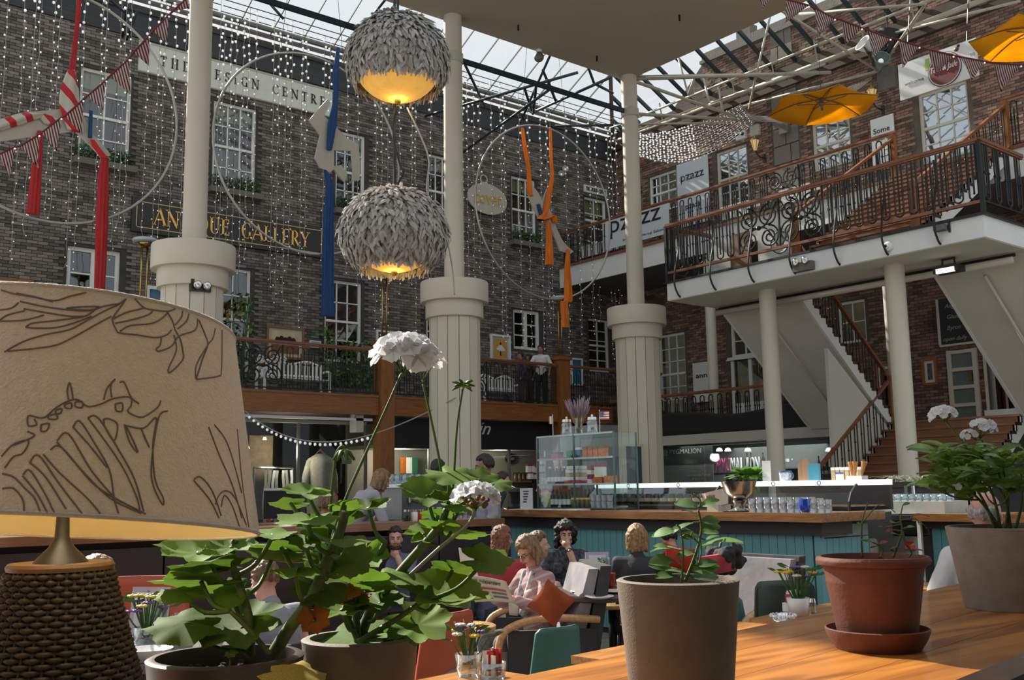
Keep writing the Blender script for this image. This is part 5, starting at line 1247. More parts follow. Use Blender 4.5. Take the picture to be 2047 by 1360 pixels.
for k in range(4): lathe_item('jam_jar', 'small dark jam jar on the bottom cabinet shelf', 'jar', jarp, (7.73, 8.28+.075*k, 1.272), M('honey', (.10, .06, .015), .2), 12, 'jam jars on the bottom shelf', (('lid', [(.0, .105), (.034, .105), (.034, .085)], m_gold),))
for r in range(2):
    for k in range(4): lathe_item('paper_cup', 'pale lilac cup in the block of stacked cups', 'cup', [(0, 0), (.028, 0), (.036, .062), (.038, .066), (.032, .064)], (7.68+.0*r, 7.90+.085*k-.02, 1.272+.07*r), M('lilac_cup', (.48, .45, .52), .5), 12, 'stacked cups in the cabinet')
# jars, flag and lavender on the cabinet
gj = [(0, 0), (.055, 0), (.06, .01), (.06, .13), (.05, .145), (.05, .15)]
for k, y in enumerate((8.62, 8.20)):
    lathe_item('glass_jar', 'lidded glass jar on the cabinet ' + ('by the Irish flag' if k == 0 else 'by the striped flag'), 'jar', gj, (7.75, y, 2.073), g_tumb, 18, None, (('lid', [(.0, .22), (.012, .215), (.014, .195), (.055, .185), (.06, .155), (.0, .15)], m_chrome), ('base', [(0, .004), (.05, .004)], m_silver)))
T = thing('lavender_vase', 'glass vase of dried lavender on the glass cabinet', 'vase', (7.75, 8.42, 2.073)); c = Vector((7.75, 8.42, 2.073))
MB().lathe([(0, 0), (.05, 0), (.045, .1), (.05, .19)], c, 16).build('glass', g_tumb, T, smooth=True); mb = MB(); ms_ = MB()
for k in range(60):
    a = ri.uniform(0, 2*pi); t = ri.uniform(.05, 1); d = Vector((cos(a)*t*.45, sin(a)*t*.45, 1)).normalized(); L = ri.uniform(.32, .46)
    mb.tube([c+Vector((0, 0, .01)), c+d*L*.7], .0022, 4); ms_.tube([c+d*L*.65, c+d*L*.8, c+d*L], [.003, .008, .002], 5)
o = mb.build('lavender_stems', M('dry_stem', (.22, .16, .07), .9), T); o['kind'] = 'stuff'; o = ms_.build('lavender_heads', M('lavender', (.20, .16, .19), .9, var=.3), T); o['kind'] = 'stuff'
def desk_flag(label, c, u, cols, star=False):
    T = thing('desk_flag', label, 'flag', c); c = Vector(c); MB().tube([c, c+Vector((0, 0, .26))], .004, 6).build('stick', m_wht, T); u = Vector(u); w, h = .15, .09
    if star:
        for k in range(7): MB().prism([c+Vector((0, 0, .15+h*k/7)), c+u*w+Vector((0, 0, .15+h*k/7-.005)), c+u*w+Vector((0, 0, .15+h*(k+1)/7-.005)), c+Vector((0, 0, .15+h*(k+1)/7))], (.003, 0, 0)).build('stripe', m_pink if k % 2 == 0 else m_wht, T)
        MB().prism([c+Vector((-.004, 0, .15+h*.45)), c+u*w*.42+Vector((-.004, 0, .15+h*.44)), c+u*w*.42+Vector((-.004, 0, .15+h)), c+Vector((-.004, 0, .15+h))], (.003, 0, 0)).build('canton', M('navy', (.03, .05, .18), .6), T)
    else:
        for k, m in enumerate(cols): MB().prism([c+u*w*k/3+Vector((0, 0, .15)), c+u*w*(k+1)/3+Vector((0, 0, .15)), c+u*w*(k+1)/3+Vector((0, 0, .24)), c+u*w*k/3+Vector((0, 0, .24))], (.003, 0, 0)).build('stripe', m, T)
desk_flag('small striped stars flag standing on the glass cabinet', (7.75, 8.08, 2.073), (0, -1, 0), (), True)
desk_flag('small green white orange flag on the end of the cabinet', (7.75, 8.86, 2.073), (0, .45, 0), (m_green, m_wht, m_tin))
# things along the counter
T = thing('menu_card', 'white printed card standing on the bar', 'card', (7.55, 9.1, BZT)); MB().box((7.52, 8.98, BZT), (7.53, 9.2, BZT+.24)).build('card', m_paper, T)
for k in range(5): MB().box((7.515, 9.04+.01*k, BZT+.20-.03*k), (7.52, 9.14-.01*(k % 2), BZT+.212-.03*k)).build('text_line', m_black, T)
for k in range(3): o = tag(MB().box((7.36, 8.9-.42*k, BZT), (7.56, 9.22-.42*k, BZT+.006+.003*k)).build('menu_sheet', m_paper), 'flat white menu sheet lying on the bar edge', 'paper', 'menu sheets on the bar')
for y, w, lb, mat in ((10.35, .5, 'stack of clear glasses left of the barman', 0), ):
    pass
tum = [(.0, .004), (.030, .004), (.034, .0), (.039, .12), (.037, .12), (.031, .008)]
TUM = MB().lathe(tum, (0, 0, 0), 14).mesh('tumbler', g_tumb, smooth=True)
k = 0
for y in [5.18+.082*i for i in range(9)]:
    for x in (7.46, 7.55, 7.64):
        if (x == 7.46 and abs(y-5.26) < .09): continue
        o = inst('tumbler', TUM, None, (x, y, BZT+.001)); o.scale = (1, 1, ri.choice([.9, 1.0, 1.08])); tag(o, 'clear glass tumbler in the cluster at the bar corner', 'glass', 'tumblers at the bar corner'); k += 1
lathe_item('blue_tumbler', 'cobalt blue glass tumbler among the clear glasses', 'glass', [(0, .004), (.034, .004), (.046, .02), (.050, .06), (.046, .115), (.044, .115), (.047, .06), (.0, .012)], (7.41, 5.25, BZT+.001), M('cobalt', (.012, .06, .42), .1, var=.1, spec=.8), 18)
# steel footed bowl and white tub
lathe_item('punch_bowl', 'polished steel footed bowl on the bar under the green fern', 'bowl', [(0, .09), (.03, .095), (.13, .17), (.16, .27), (.163, .275), (.155, .275), (.12, .18), (0, .11)], (7.55, 6.05, BZT), m_silver, 32, None, (('foot', [(.0, 0), (.11, 0), (.11, .012), (.055, .03), (.05, .07), (.07, .10), (0, .10)], m_silver), ('tray', [(0, .001), (.15, .001), (.16, .008), (0, .008)], m_iron)))
T = thing('ice_tub', 'tilted white plastic tub beside the steel bowl', 'tub', (7.72, 6.45, BZT)); MB().lathe([(.0, .05), (.09, .05), (.13, .19), (.135, .195), (.125, .19), (.085, .06), (0, .06)], (7.72, 6.42, BZT), 20, axis=(-.12, .2, 1)).build('body', m_wht, T, smooth=40); MB().box((7.58, 6.38, BZT+.12), (7.60, 6.47, BZT+.15)).build('handle_grip', m_steel, T); MB().box((7.62, 6.36, BZT), (7.8, 6.50, BZT+.06)).build('stand', m_offwhite, T)
# refrigerated cases with curved glass
m_lite = M('case_light', (.8, .83, .86), .3, emit=.75, ecol=(.93, .97, 1))
def cold_case(label, y0, y1):
    T = thing('display_case', label, 'display case', (8.3, (y0+y1)/2, BZT-.05))
    MB().box((8.0, y0, 1.0), (8.7, y1, BZT-.02)).build('base', m_darkband, T); MB().box((8.16, y0, 1.475), (8.75, y1, 1.525)).build('lit_top', m_lite, T)
    MB().box((8.02, y0, BZT-.02), (8.7, y1, BZT)).build('deck', m_silver, T); MB().box((8.7, y0, BZT), (8.74, y1, 1.475)).build('back_panel', m_darkband, T)
    mb = MB(); pts = [(8.02, 1.25), (8.03, 1.33), (8.07, 1.41), (8.16, 1.48)]
    for y in (y0, y1): MB().tube([(a, y, b) for a, b in pts], .014, 6).build('end_rib', m_iron, T)
    for a, b in zip(pts[:-1], pts[1:]): MB().prism([(a[0], y0, a[1]), (a[0], y1, a[1]), (b[0], y1, b[1]), (b[0], y0, b[1])], (-.004, 0, .002)).build('pane', g_case, T)
    for y in (y0+(y1-y0)*.3, y0+(y1-y0)*.7): MB().tube(arc((8.15, y, 1.50), .02, 0, 2*pi, 8, (0, 1, 0)), .004, 4).build('latch', m_iron, T)
    MB().box((8.10, y0+.03, 1.285), (8.66, y1-.03, 1.297)).build('shelf', m_bartop, T)
    return T
cold_case('lit glass display case of dark labelled jars behind the bar', 6.78, 8.62); cold_case('lit glass display case with waffle cones on top', 5.22, 6.50)
for k in range(15): lathe_item('chocolate_jar', 'dark jar with tan square label in the glass case', 'jar', [(0, 0), (.042, 0), (.045, .008), (.045, .10), (.036, .112), (0, .112)], (8.2, 6.9+.113*k, 1.298), m_wine, 12, 'chocolate jars in the case', (('label', [(.046, .03), (.046, .068)], m_tan), ('lid', [(0, .128), (.038, .128), (.038, .112)], m_black)))
# things on the cases
T = thing('potted_greens', 'bright green leafy fern in front of the bar lettering', 'plant', (8.3, 6.62, 1.525)); mb = MB(); c = Vector((8.35, 6.55, 1.53))
for k in range(130):
    a = ri.uniform(0, 2*pi); L = ri.uniform(.12, .30); d = Vector((cos(a)*.9, sin(a)*1.3, ri.uniform(.2, 1.0))).normalized(); p = c+Vector((cos(a), sin(a), 0))*.03; s = d.cross(Vector((0, 0, 1))).normalized()*L*.16
    mid = p+d*L*.55+Vector((0, 0, .02)); tip = p+d*L-Vector((0, 0, .03)); mb.add([p, mid+s, tip, mid-s, mid], [(0, 4, 1), (1, 4, 2), (2, 4, 3), (3, 4, 0)])
o = mb.build('fronds', M('fern_leaf', (.06, .16, .02), .5, var=.4, scale=20, island=.4, trans=.3, col2=(.13, .30, .04)), T); o['kind'] = 'stuff'
MB().lathe([(0, 0), (.07, 0), (.09, .08), (.0, .08)], (c.x, c.y, 1.525), 16).build('pot', m_iron, T)
box_item('white_card', 'leaning white card beside the fern', 'card', (8.3, 6.30, 1.525), (.02, .09, .20), m_board)
T = lathe_item('patterned_mug', 'blue rimmed patterned mug on the case', 'mug', [(0, 0), (.055, 0), (.06, .09), (.055, .092), (.05, .01)], (8.3, 6.08, 1.525), M('spotted_china', (.45, .47, .52), .3, var=.5, scale=40), 18, None, (('rim', [(.061, .08), (.061, .098), (.054, .098)], M('blue_rim', (.05, .13, .30), .4)),))
MB().tube(arc((8.3, 6.02, 1.575), .03, -pi/2, pi/2, 8, (0, -1, 0)), .007, 6).build('handle', MATS['blue_rim'], T)
for k, y in enumerate((6.0, 5.93)):
    T = thing('serving_board', ('round topped wooden board leaning upright' if k else 'darker wooden board behind the round topped one'), 'board', (8.5, y, 1.525)); mb = MB(); mb.prism([(8.42+.05*(1-k), y-.055, 1.525), (8.42+.05*(1-k), y+.055, 1.525)]+[(8.42+.05*(1-k), y+.055*cos(t), 1.68+.055*sin(t)) for t in [pi*i/8 for i in range(9)]], (.015, 0, 0)); mb.build('panel', MWOOD('board_%d' % k, (.22, .12, .06), (.30, .17, .09), 2, .6), T)
box_item('blue_book', 'turquoise blue book standing on the case', 'book', (8.4, 5.82, 1.525), (.03, .12, .16), M('teal_book', (.03, .19, .27), .6))
for k in range(6): box_item('wrapped_biscuit', 'tan wrapped biscuit packet behind the low railing', 'packet', (8.55, 5.70-.05*k, 1.525), (.05, .04, .12), m_tan, 'biscuit packets on the case', m_wht)
box_item('small_pot', 'small white pot with blue flowers on the case', 'pot', (8.3, 5.48, 1.525), (.05, .05, .07), m_wht, None, M('blue_petal', (.03, .10, .35), .6))
T = thing('cone_stand', 'white stand holding three waffle cones', 'cone stand', (8.3, 5.30, 1.525)); MB().box((8.25, 5.22, 1.525), (8.35, 5.38, 1.56)).build('base', m_wht, T)
mw = M('waffle', (.42, .20, .06), .8, var=.35, scale=40)
for k, (dy, t) in enumerate(((.05, .05), (.015, -.03), (-.05, -.25))): MB().lathe([(.004, 0), (.025, .12), (.028, .14), (.022, .14)], (8.3, 5.30+dy, 1.55), 10, axis=(0, t, 1)).build('waffle_cone', mw, T)
# dish rack, trough planter and glasses on the side counter
T = thing('glass_crate', 'white plastic crate of upside-down glasses on the side counter', 'crate', (9.4, 5.3, 1.2)); MB().box((9.25, 5.0, 1.19), (9.7, 5.68, 1.31)).build('crate', M('crate_plastic', (.38, .40, .38), .5), T)
for k in range(8):
    for j in range(2): inst('tumbler', TUM, T, Vector((9.32+.16*j, 5.06+.075*k, 1.26))-wloc(T))
MB().lathe([(0, .1), (.05, .1), (.05, 0)], (9.35, 5.4, 1.36), 14).build('bowl', g_tumb, T)
# busy far counter to the left of the barman
T = thing('back_counter', 'wooden back counter where the woman in grey leans', 'counter', (6.0, 11, 0)); MB().box((3.2, 10.55, 1.08), (7.3, 11.15, 1.14)).build('counter_top', lg, T); MB().box((3.3, 10.7, 0), (7.3, 11.05, 1.08)).build('carcass', M('teal_carcass', (.05, .14, .16), .5), T)
T = thing('coffee_machine', 'grey steel coffee machine on the back counter', 'coffee machine', (6.7, 10.9, 1.14)); p = atd(838, 990, 12.4)
MB().box((p.x-.38, p.y-.2, 1.14), (p.x+.38, p.y+.25, 1.52)).build('body', M('machine_grey', (.14, .15, .15), .35, .5), T); MB().box((p.x-.42, p.y-.25, 1.52), (p.x+.42, p.y+.28, 1.56)).build('cup_tray', m_silver, T)
for k in range(4): MB().cyl((p.x-.27+.18*k, p.y-.22, 1.40), (p.x-.27+.18*k, p.y-.22, 1.34), .035, .03, 10).build('group_head', m_chrome, T); MB().tube([(p.x-.27+.18*k, p.y-.22, 1.36), (p.x-.27+.18*k, p.y-.36, 1.34)], .011, 6).build('handle', m_black, T)
T.location = (p.x, p.y, 1.14)
for ch in T.children: ch.location = Vector((6.7, 10.9, 1.14))-T.location
for k in range(14): o = inst('tumbler', TUM, None, (p.x-.35+.1*(k % 7), p.y-.05+.12*(k//7), 1.561)); tag(o, 'clear glass stacked on the coffee machine', 'glass', 'glasses on the coffee machine')
for k in range(6):
    q = atd(862+17*k, 1008, 11.4); o = inst('tumbler', TUM, None, (q.x, q.y, 1.141)); o.scale = (1.1, 1.1, 1.3); tag(o, 'tall clear glass on the back counter beside the barman', 'glass', 'glasses beside the barman')
for k, px in enumerate((682, 702, 722, 742)):
    q = atd(px, 1000, 12.0); lathe_item('white_jug', 'white jug on the back counter behind the geranium stem', 'jug', [(0, 0), (.04, 0), (.054, .06), (.04, .14), (.045, .16), (.038, .15)], (q.x, q.y, 1.141), m_wht, 14, 'white jugs on the back counter')
for k, px in enumerate((830, 852, 874)):
    q = atd(px, 1022, 9.6); lathe_item('condiment_bottle', 'small condiment bottle on the banquette ledge', 'bottle', jarp, (q.x, 8.3, 1.201), (m_wine, m_wht, m_redcap)[k], 12, 'condiments on the ledge', (('lid', [(0, .105), (.034, .105), (.034, .085)], m_silver),))
q = atd(1080, 1000, 11.9)
for k in range(2): lathe_item('lemon', 'yellow lemon on the bar by the barman', 'lemon', [(0, -.03), (.02, -.026), (.032, 0), (.02, .026), (0, .034)], (7.5, 9.62+.08*k, BZT+.03), M('lemon_skin', (.60, .36, .03), .5), 12, 'lemons on the bar')
T = thing('juicer', 'dark metal juicer on the bar beside the printed card', 'juicer', (7.6, 9.35, BZT)); MB().lathe([(0, 0), (.10, 0), (.10, .03), (.05, .06), (.06, .16), (.09, .20), (.08, .24), (0, .25)], (7.6, 9.38, BZT), 16).build('body', m_iron, T, smooth=40); MB().tube([(7.6, 9.38, BZT+.24), (7.5, 9.44, BZT+.30)], .012, 6).build('lever', m_chrome, T)
# chalkboard leaning at the column foot
q = aty(1266, 932, 15.0); T = thing('easel_board', 'blank slate board in pale frame leaning on the third column', 'chalkboard', (q.x, 14.98, 0)); h0, h1 = aty(1266, 972, 15.0).z-.6, aty(1266, 893, 15.0).z; w = .23
MB().box((q.x-w, 14.98, h0), (q.x+w, 15.02, h1)).build('slate', M('blue_slate', (.035, .05, .06), .7), T)
for a, b, c, d in ((q.x-w-.06, q.x-w, h0, h1+.06), (q.x+w, q.x+w+.06, h0, h1+.06), (q.x-w, q.x+w, h1, h1+.06), (q.x-w, q.x+w, h0-.06, h0)): MB().box((a, 14.965, c), (b, 15.02, d)).build('frame', m_cream, T)
for s in (-.2, .2): MB().bar((q.x+s, 15.0, 0), (q.x+s, 15.0, h0), .05).build('leg', m_cream, T)
# ================================================================ SHOPS BELOW THE BALCONIES
def shop_glass(n_, x0, x1, z0, z1, y, mull):
    WN[0] += 1; T = thing('window_%d' % WN[0], None, None, ((x0+x1)/2, y, z0), kind='structure')
    n = mull
    for k in range(n): a, b = x0+(x1-x0)*k/n, x0+(x1-x0)*(k+1)/n; MB().box((a+.03, y, z0), (b-.03, y+.012, z1)).build('pane', g_shop, T)
    for k in range(n+1): a = x0+(x1-x0)*k/n; MB().box((a-.03, y-.03, z0), (a+.03, y+.04, z1)).build('mullion', m_steel, T)
    MB().box((x0, y-.04, z1), (x1, y+.05, z1+.07)).build('head', m_offwhite, T)
shop_glass(0, PX[0]+.25, PX[1]-.25, 0.0, 3.05, 21.4, 3)
T = thing('awning_box', 'long pale roller awning under the oak fascia', 'awning', (10, 21, 3.1)); MB().box((PX[0]+.3, 21.0, 3.12), (PX[1]-.3, 21.1, 3.18)).build('front_bar', m_white, T); MB().box((PX[1]-.75, 21.0, 2.85), (PX[1]-.55, 21.3, 3.31)).build('end_bracket', m_offwhite, T)
# garland
pts = [aty(460+300*t, 812+0*t, 20.75)*1.0 for t in (0, 1)]
a, b = aty(490, 822, 20.9), aty(912, 795, 15.0); N = 40; T = thing('bulb_garland', 'drooping festoon of small bulbs in front of the clothes shop', 'light string', (a+b)/2)
gp = [a.lerp(b, i/N)-Vector((0, 0, .72*4*(i/N)*(1-i/N)*(1.25-.5*i/N))) for i in range(N+1)]; MB().tube(gp, .012, 5).build('wire', m_wire, T)
for i in range(1, 27): MB().ball(gp[i]-Vector((0, 0, .055)), .032, 6, 5).build('bulb', m_bulb, T)
# interior of the clothes shop
m_wool = M('cream_wool', (.36, .33, .28), .95, var=.15, scale=14, bump=.2); m_wool2 = M('pale_knit', (.50, .46, .38), .95, var=.1)
T = thing('clothes_rail', 'steel clothes rail in the dim shop window', 'clothes rail', atd(545, 940, 25.5)); pa, pb = aty(508, 935, 22.2), aty(585, 936, 22.2)
MB().tube([pa, pb], .025, 8).build('rail', m_chrome, T)
for p in (pa, pb): MB().tube([p, Vector((p.x, p.y, 0))], .025, 8).build('upright', m_steel, T)
for k, px in enumerate((528, 536, 545, 552, 565, 571, 580)):
    p = aty(px, 938, 22.2); o = MB().grid(lambda u, v: (p.x-.06+.12*u+.02*sin(v*9+k), 22.2+.25*(u-.5)*(1-.4*v), p.z-.03-v*(1.15+.25*(k % 3 == 0))), 4, 8).build('jumper', (m_wool2, m_wool, m_wht, m_wool)[k % 4]); o.modifiers.new('s', 'SOLIDIFY').thickness = .06; tag(o, 'pale knitted jumper hanging on the shop rail', 'jumper', 'jumpers on the shop rail')
p = aty(640, 940, 21.9); T = thing('tailor_dummy', 'dummy wearing a long cream knitted tunic in the shop window', 'mannequin', (p.x, 21.9, 0)); zt = aty(640, 908, 21.9).z
MB().lathe([(.30, zt-1.75), (.31, zt-1.2), (.28, zt-.75), (.33, zt-.32), (.30, zt-.12), (.16, zt-.03), (.10, zt)], (p.x, 21.9, 0), 20).build('tunic', M('tunic_wool', (.36, .32, .26), .95, var=.15, scale=14), T, smooth=True)
for s in (-1, 1): MB().tube([(p.x+s*.26, 21.9, zt-.18), (p.x+s*.38, 21.9, zt-.55), (p.x+s*.40, 21.88, zt-.95)], [.10, .09, .07], 10).build('sleeve', MATS['tunic_wool'], T, smooth=True)
MB().tube([(p.x-.12, 21.9, zt-.01), (p.x, 21.9, zt+.1), (p.x+.12, 21.9, zt-.01)], .02, 6).build('hanger', m_wood, T); MB().cyl((p.x, 21.9, 0), (p.x, 21.9, zt-1.7), .03).build('stand', m_iron, T)
p = aty(693, 918, 21.7); box_item('shop_notice', 'small pale notice hanging in the shop window', 'notice', (p.x, 21.7, p.z-.12), (.26, .02, .24), M('pale_notice', (.24, .28, .27), .7)); o = COL.objects[-1]; MB().tube([(p.x, 21.7, p.z+.1), (p.x, 21.7, 3.3)], .006, 4).build('hanging_cord', m_iron, o)
p = aty(566, 978, 20.2); T = thing('sandwich_board', 'black board with white top edge and red legs before the shop', 'board', (p.x, 20.2, 0)); zt = p.z
MB().box((p.x-.42, 20.2, zt-.62), (p.x+.42, 20.24, zt-.03)).build('panel', m_black, T); MB().box((p.x-.42, 20.19, zt-.03), (p.x+.42, 20.26, zt+.02)).build('top_edge', m_wht, T)
for s, m in ((-.3, m_redcap), (.3, m_wht)): MB().bar((p.x+s, 20.2, zt-.62), (p.x+s*1.3, 20.2, 0), .04).build('leg', m, T)
for i, (px, py) in enumerate(((529, 877), (495, 895))): p = aty(px, py, 22.3); lathe_item('shop_spot', 'small warm spot lamp glowing inside the clothes shop', 'lamp', [(0, .04), (.03, .03), (.05, -.03), (.0, -.035)], p, M('warm_spot', (.9, .75, .45), .3, emit=2.5, ecol=(1, .8, .45)), 10, 'spots in the clothes shop', (('rod', [(.008, .03), (.008, 3.3-p.z)], m_iron),))
p = aty(520, 905, 22.6); box_item('shop_shelf', 'wooden shelf unit lit by the shop spots', 'shelf', (p.x, 22.7, 0), (.6, .3, p.z+.4), M('dim_shelf', (.16, .10, .04), .7, var=.3))
# grey shop behind the second column and the skin shop
T = thing('shop_fascia', 'black shop fascia with white script lettering Skin', 'sign', (16.4, 21.2, 2.62)); MB().box((PX[1]+.22, 21.25, 2.5), (PX[2]-.1, 21.35, 3.25)).build('board', m_black, T)
p = aty(966, 856, 21.22); lettering('Skin', m_board, T, (p.x-.22, 21.23, p.z), UL, VL, .5, .02, shear=.4, fit=(.95, .34))
tag(MB().box((PX[1]+.22, 23.1, 0), (PX[2]+2.5, 23.2, 3.2)).box((PX[1]+.22, 21.4, 2.52), (PX[2]+2.5, 23.2, 2.6)).build('wall_shop', M('shop_plaster', (.20, .185, .15), .9, var=.1, scale=2)), kind='structure')
shop_glass(1, PX[1]+.3, PX[2]-.25, 0, 2.5, 21.4, 4)
tag(MB().box((PX[2]+.2, 21.2, 0), (22.95, 21.3, 3.2)).build('wall_corner', M('grey_render', (.20, .20, .20), .9, var=.1)), kind='structure')
for i, (px, py) in enumerate(((836, 884), (1000, 887))): p = aty(px, py, 22); lathe_item('shop_downlight', 'small bright downlight in the ' + ('grey shop' if i == 0 else 'skin shop'), 'lamp', [(0, .03), (.10, .02), (.12, -.01), (0, -.02)], p, M('cool_spot', (.9, .9, .85), .3, emit=4, ecol=(1, .98, .92)), 12)
p = aty(1031, 893, 22.6); T = thing('picture_lamp', 'warm wall lamp casting a cone of light in the skin shop', 'lamp', p); MB().lathe([(0, .06), (.06, .05), (.10, -.04), (.09, -.04)], p, 14).build('shade', m_iron, T); MB().ball(p-Vector((0, 0, .03)), .045, 8, 6).build('glow_bulb', M('amber_bulb', (1, .7, .3), .3, emit=9, ecol=(1, .62, .2)), T)
l = bpy.data.lights.new('cone', 'SPOT'); l.energy = 300; l.color = (1, .62, .22); l.spot_size = radians(75); l.spot_blend = .6; l.shadow_soft_size = .03; lo = bpy.data.objects.new('cone_light', l); COL.objects.link(lo); lo.location = p+Vector((0, .1, -.02)); lo.rotation_euler = (radians(18), 0, 0)
for x, y, e in ((14.2, 22.2, 70), (17.3, 22.0, 60), (10.8, 21.75, 45)):
    l = bpy.data.lights.new('shop_lamp', 'POINT'); l.energy = e; l.color = (1, .9, .72); l.shadow_soft_size = .15; lo = bpy.data.objects.new('shop_lamp', l); COL.objects.link(lo); lo.location = (x, y, 2.4)
p = aty(1021, 917, 22.9); T = thing('oval_plaque', 'black oval plaque with orange monogram in the skin shop', 'plaque', p); mb = MB(); mb.prism([(p.x+.20*cos(t), p.y, p.z+.14*sin(t)) for t in [2*pi*i/28 for i in range(28)]], (0, .03, 0)); mb.build('disc', m_black, T); lettering('Skin', M('orange_print', (.45, .12, .03), .5), T, (p.x, p.y-.01, p.z), UL, VL, .14, .006, shear=.35)
for k, (px, py) in enumerate(((1056, 935), (1064, 935), (1071, 938), (1083, 935), (1060, 950), (1070, 952), (1083, 950), (1084, 920))):
    p = aty(px, py, 20.2); box_item('gift_box', 'pink and white gift packet stacked behind the cabinet', 'packet', (p.x, 20.2, p.z-.12), (.10, .1, .20), m_wht, 'gift packets behind the cabinet', m_pink)
T = thing('gift_shelf', 'dark stand carrying the pink gift packets', 'stand', (aty(1072, 960, 20.2).x, 20.2, 0)); pz = aty(1072, 958, 20.2).z; MB().box((aty(1050, 960, 20.2).x, 20.05, pz-.04), (aty(1094, 960, 20.2).x, 20.35, pz)).build('shelf', m_dark, T); MB().box((aty(1066, 960, 20.2).x, 20.15, 0), (aty(1078, 960, 20.2).x, 20.25, pz)).build('leg', m_dark, T)
for k in range(8):
    p = aty(1030+8*k, 962, 22.9); lathe_item('cosmetic_jar', 'small dark cosmetic jar on the skin shop shelf', 'jar', [(0, 0), (.07, 0), (.07, .2), (.03, .25), (0, .25)], (p.x, 22.9, p.z), M('amber_jar', (.10, .06, .03), .3, var=.5), 10, 'cosmetic jars on the shop shelf')
T = thing('wall_shelf', 'pair of wooden shelves in the skin shop', 'shelf', aty(1060, 965, 22.9)); pz = aty(1060, 962, 22.9).z
for dz in (0, -.55): MB().box((aty(1022, 960, 22.9).x, 22.8, pz+dz-.04), (aty(1098, 960, 22.9).x, 23.08, pz+dz)).build('shelf', m_wood, T)
p = aty(818, 930, 22.8); T = thing('wall_flag', 'green white orange flag hanging in the grey shop', 'flag', p)
for k, m in enumerate((m_tin, m_wht, m_green)): MB().box((p.x-.27+.18*k, 22.8, p.z-.22), (p.x-.09+.18*k, 22.81, p.z+.2)).build('stripe', m, T)
p = aty(1214, 858, 17.5); T = thing('white_canopy', 'pale canvas canopy beside the third column', 'canopy', (p.x, 17.5, 2.2)); mb = MB(); mb.prism([(p.x-.7, 17.5, 2.2), (p.x+.9, 17.5, 2.2), (p.x+.9, 17.5, 2.95), (p.x-.35, 17.5, 2.95)], (0, 1.2, 0)); mb.build('canvas', M('grey_canvas', (.26, .26, .27), .9), T)
for s in (-.6, .8): MB().bar((p.x+s, 17.6, 0), (p.x+s, 17.6, 2.2), .05).build('leg', m_steel, T)
# bar window lettered PYGMALION under the walkway
WN[0] += 1; T = thing('window_%d' % WN[0], None, None, (20.4, 16.5, 0), kind='structure')
y0, y1 = 13.45, 19.35
MB().box((20.25, y0, 2.55), (20.45, y1, 2.80)).build('head', m_offwhite, T); MB().box((20.3, y1, 0), (20.45, y1+.14, 2.8)).build('jamb', m_stone, T); MB().box((20.3, y0-.14, 0), (20.45, y0, 2.8)).build('jamb', m_offwhite, T)
for k in range(3): a = y0+(y1-y0)*k/3; MB().box((20.36, a+.02, 0), (20.37, a+(y1-y0)/3-.02, 2.55)).build('pane', g_shop, T)
tag(MB().box((22.7, 6, 0), (22.95, 22.9, 2.6)).build('wall_bar', M('bar_wall_grey', (.18, .19, .19), .9, var=.06)), kind='structure')
l = bpy.data.lights.new('bar_lamp', 'AREA'); l.energy = 90; l.size = 3; l.color = (1, .97, .92); lo = bpy.data.objects.new('bar_lamp', l); COL.objects.link(lo); lo.location = (21.6, 16.8, 2.5)
T = thing('bar_poster', 'dark window poster lettered CELEBRATE ARTHUR\'S DAY @ PYGMALION', 'poster', (20.5, 18.3, 0))
ya, yb = atx(1316, 905, 20.5).y, atx(1424, 905, 20.5).y; za, zb_ = atx(1316, 884, 20.5).z, atx(1316, 930, 20.5).z
MB().box((20.5, yb, zb_), (20.52, ya, za)).build('sheet', M('charcoal_sheet', (.03, .035, .037), .6), T); MB().box((20.5, yb, .4), (20.515, ya, zb_-.03)).build('lower_sheet', M('grey_sheet', (.20, .20, .19), .7), T)
ym = (ya+yb)/2; lettering("CELEBRATE ARTHUR'S DAY", m_offwhite, T, (20.49, ym+.1, za-.10), UR, VR, .12, .006, fit=(1.0, .08)); lettering('@ PYGMALION', m_offwhite, T, (20.49, ym+.1, za-.30), UR, VR, .2, .006, fit=(1.35, .17))
mb = MB().lathe([(0, .01), (.45, .01), (.45, 0)], (20.495, ya-.6, .95), 30, axis=(-1, 0, 0)); mb.build('round_emblem', M('grey_emblem', (.12, .12, .12), .7), T); lettering('tickets available Through\nall shops only', m_offwhite, T, (20.49, ym-.45, zb_-.35), UR, VR, .1, .006, fit=(.8, .18))
for k in range(7): MB().tube(bez([(20.48, ya-.75+.03*k, .7), (20.48, ya-.7+.04*k, .95), (20.48, ya-.85+.13*k, 1.15+.05*(k % 3))], 4), .012, 4).build('printed_branch', m_black, T)
T = thing('bar_lettering', 'free standing letters PYGMALION, three pink and six white', 'lettering', (21.2, 16.3, 0)); ya, yb = atx(1432, 930, 21.2).y, atx(1519, 930, 21.2).y; zc_ = atx(1475, 929, 21.2).z; W_ = abs(ya-yb)
for i, ch in enumerate('PYGMALION'): lettering(ch, M('hot_pink', (.40, .03, .16), .5) if i < 3 else m_wht, T, (21.2, ya-W_*(i+.5)/9, zc_), UR, VR, .3, .04, name='letter', fit=((W_/9*.82) if ch != 'I' else W_/9*.3, .36))
MB().box((21.15, yb-.1, zc_-.26), (21.35, ya+.1, zc_-.20)).build('shelf', m_dark, T); MB().box((21.2, yb+.3, 0), (21.3, ya-.3, zc_-.26)).build('support', m_dark, T)
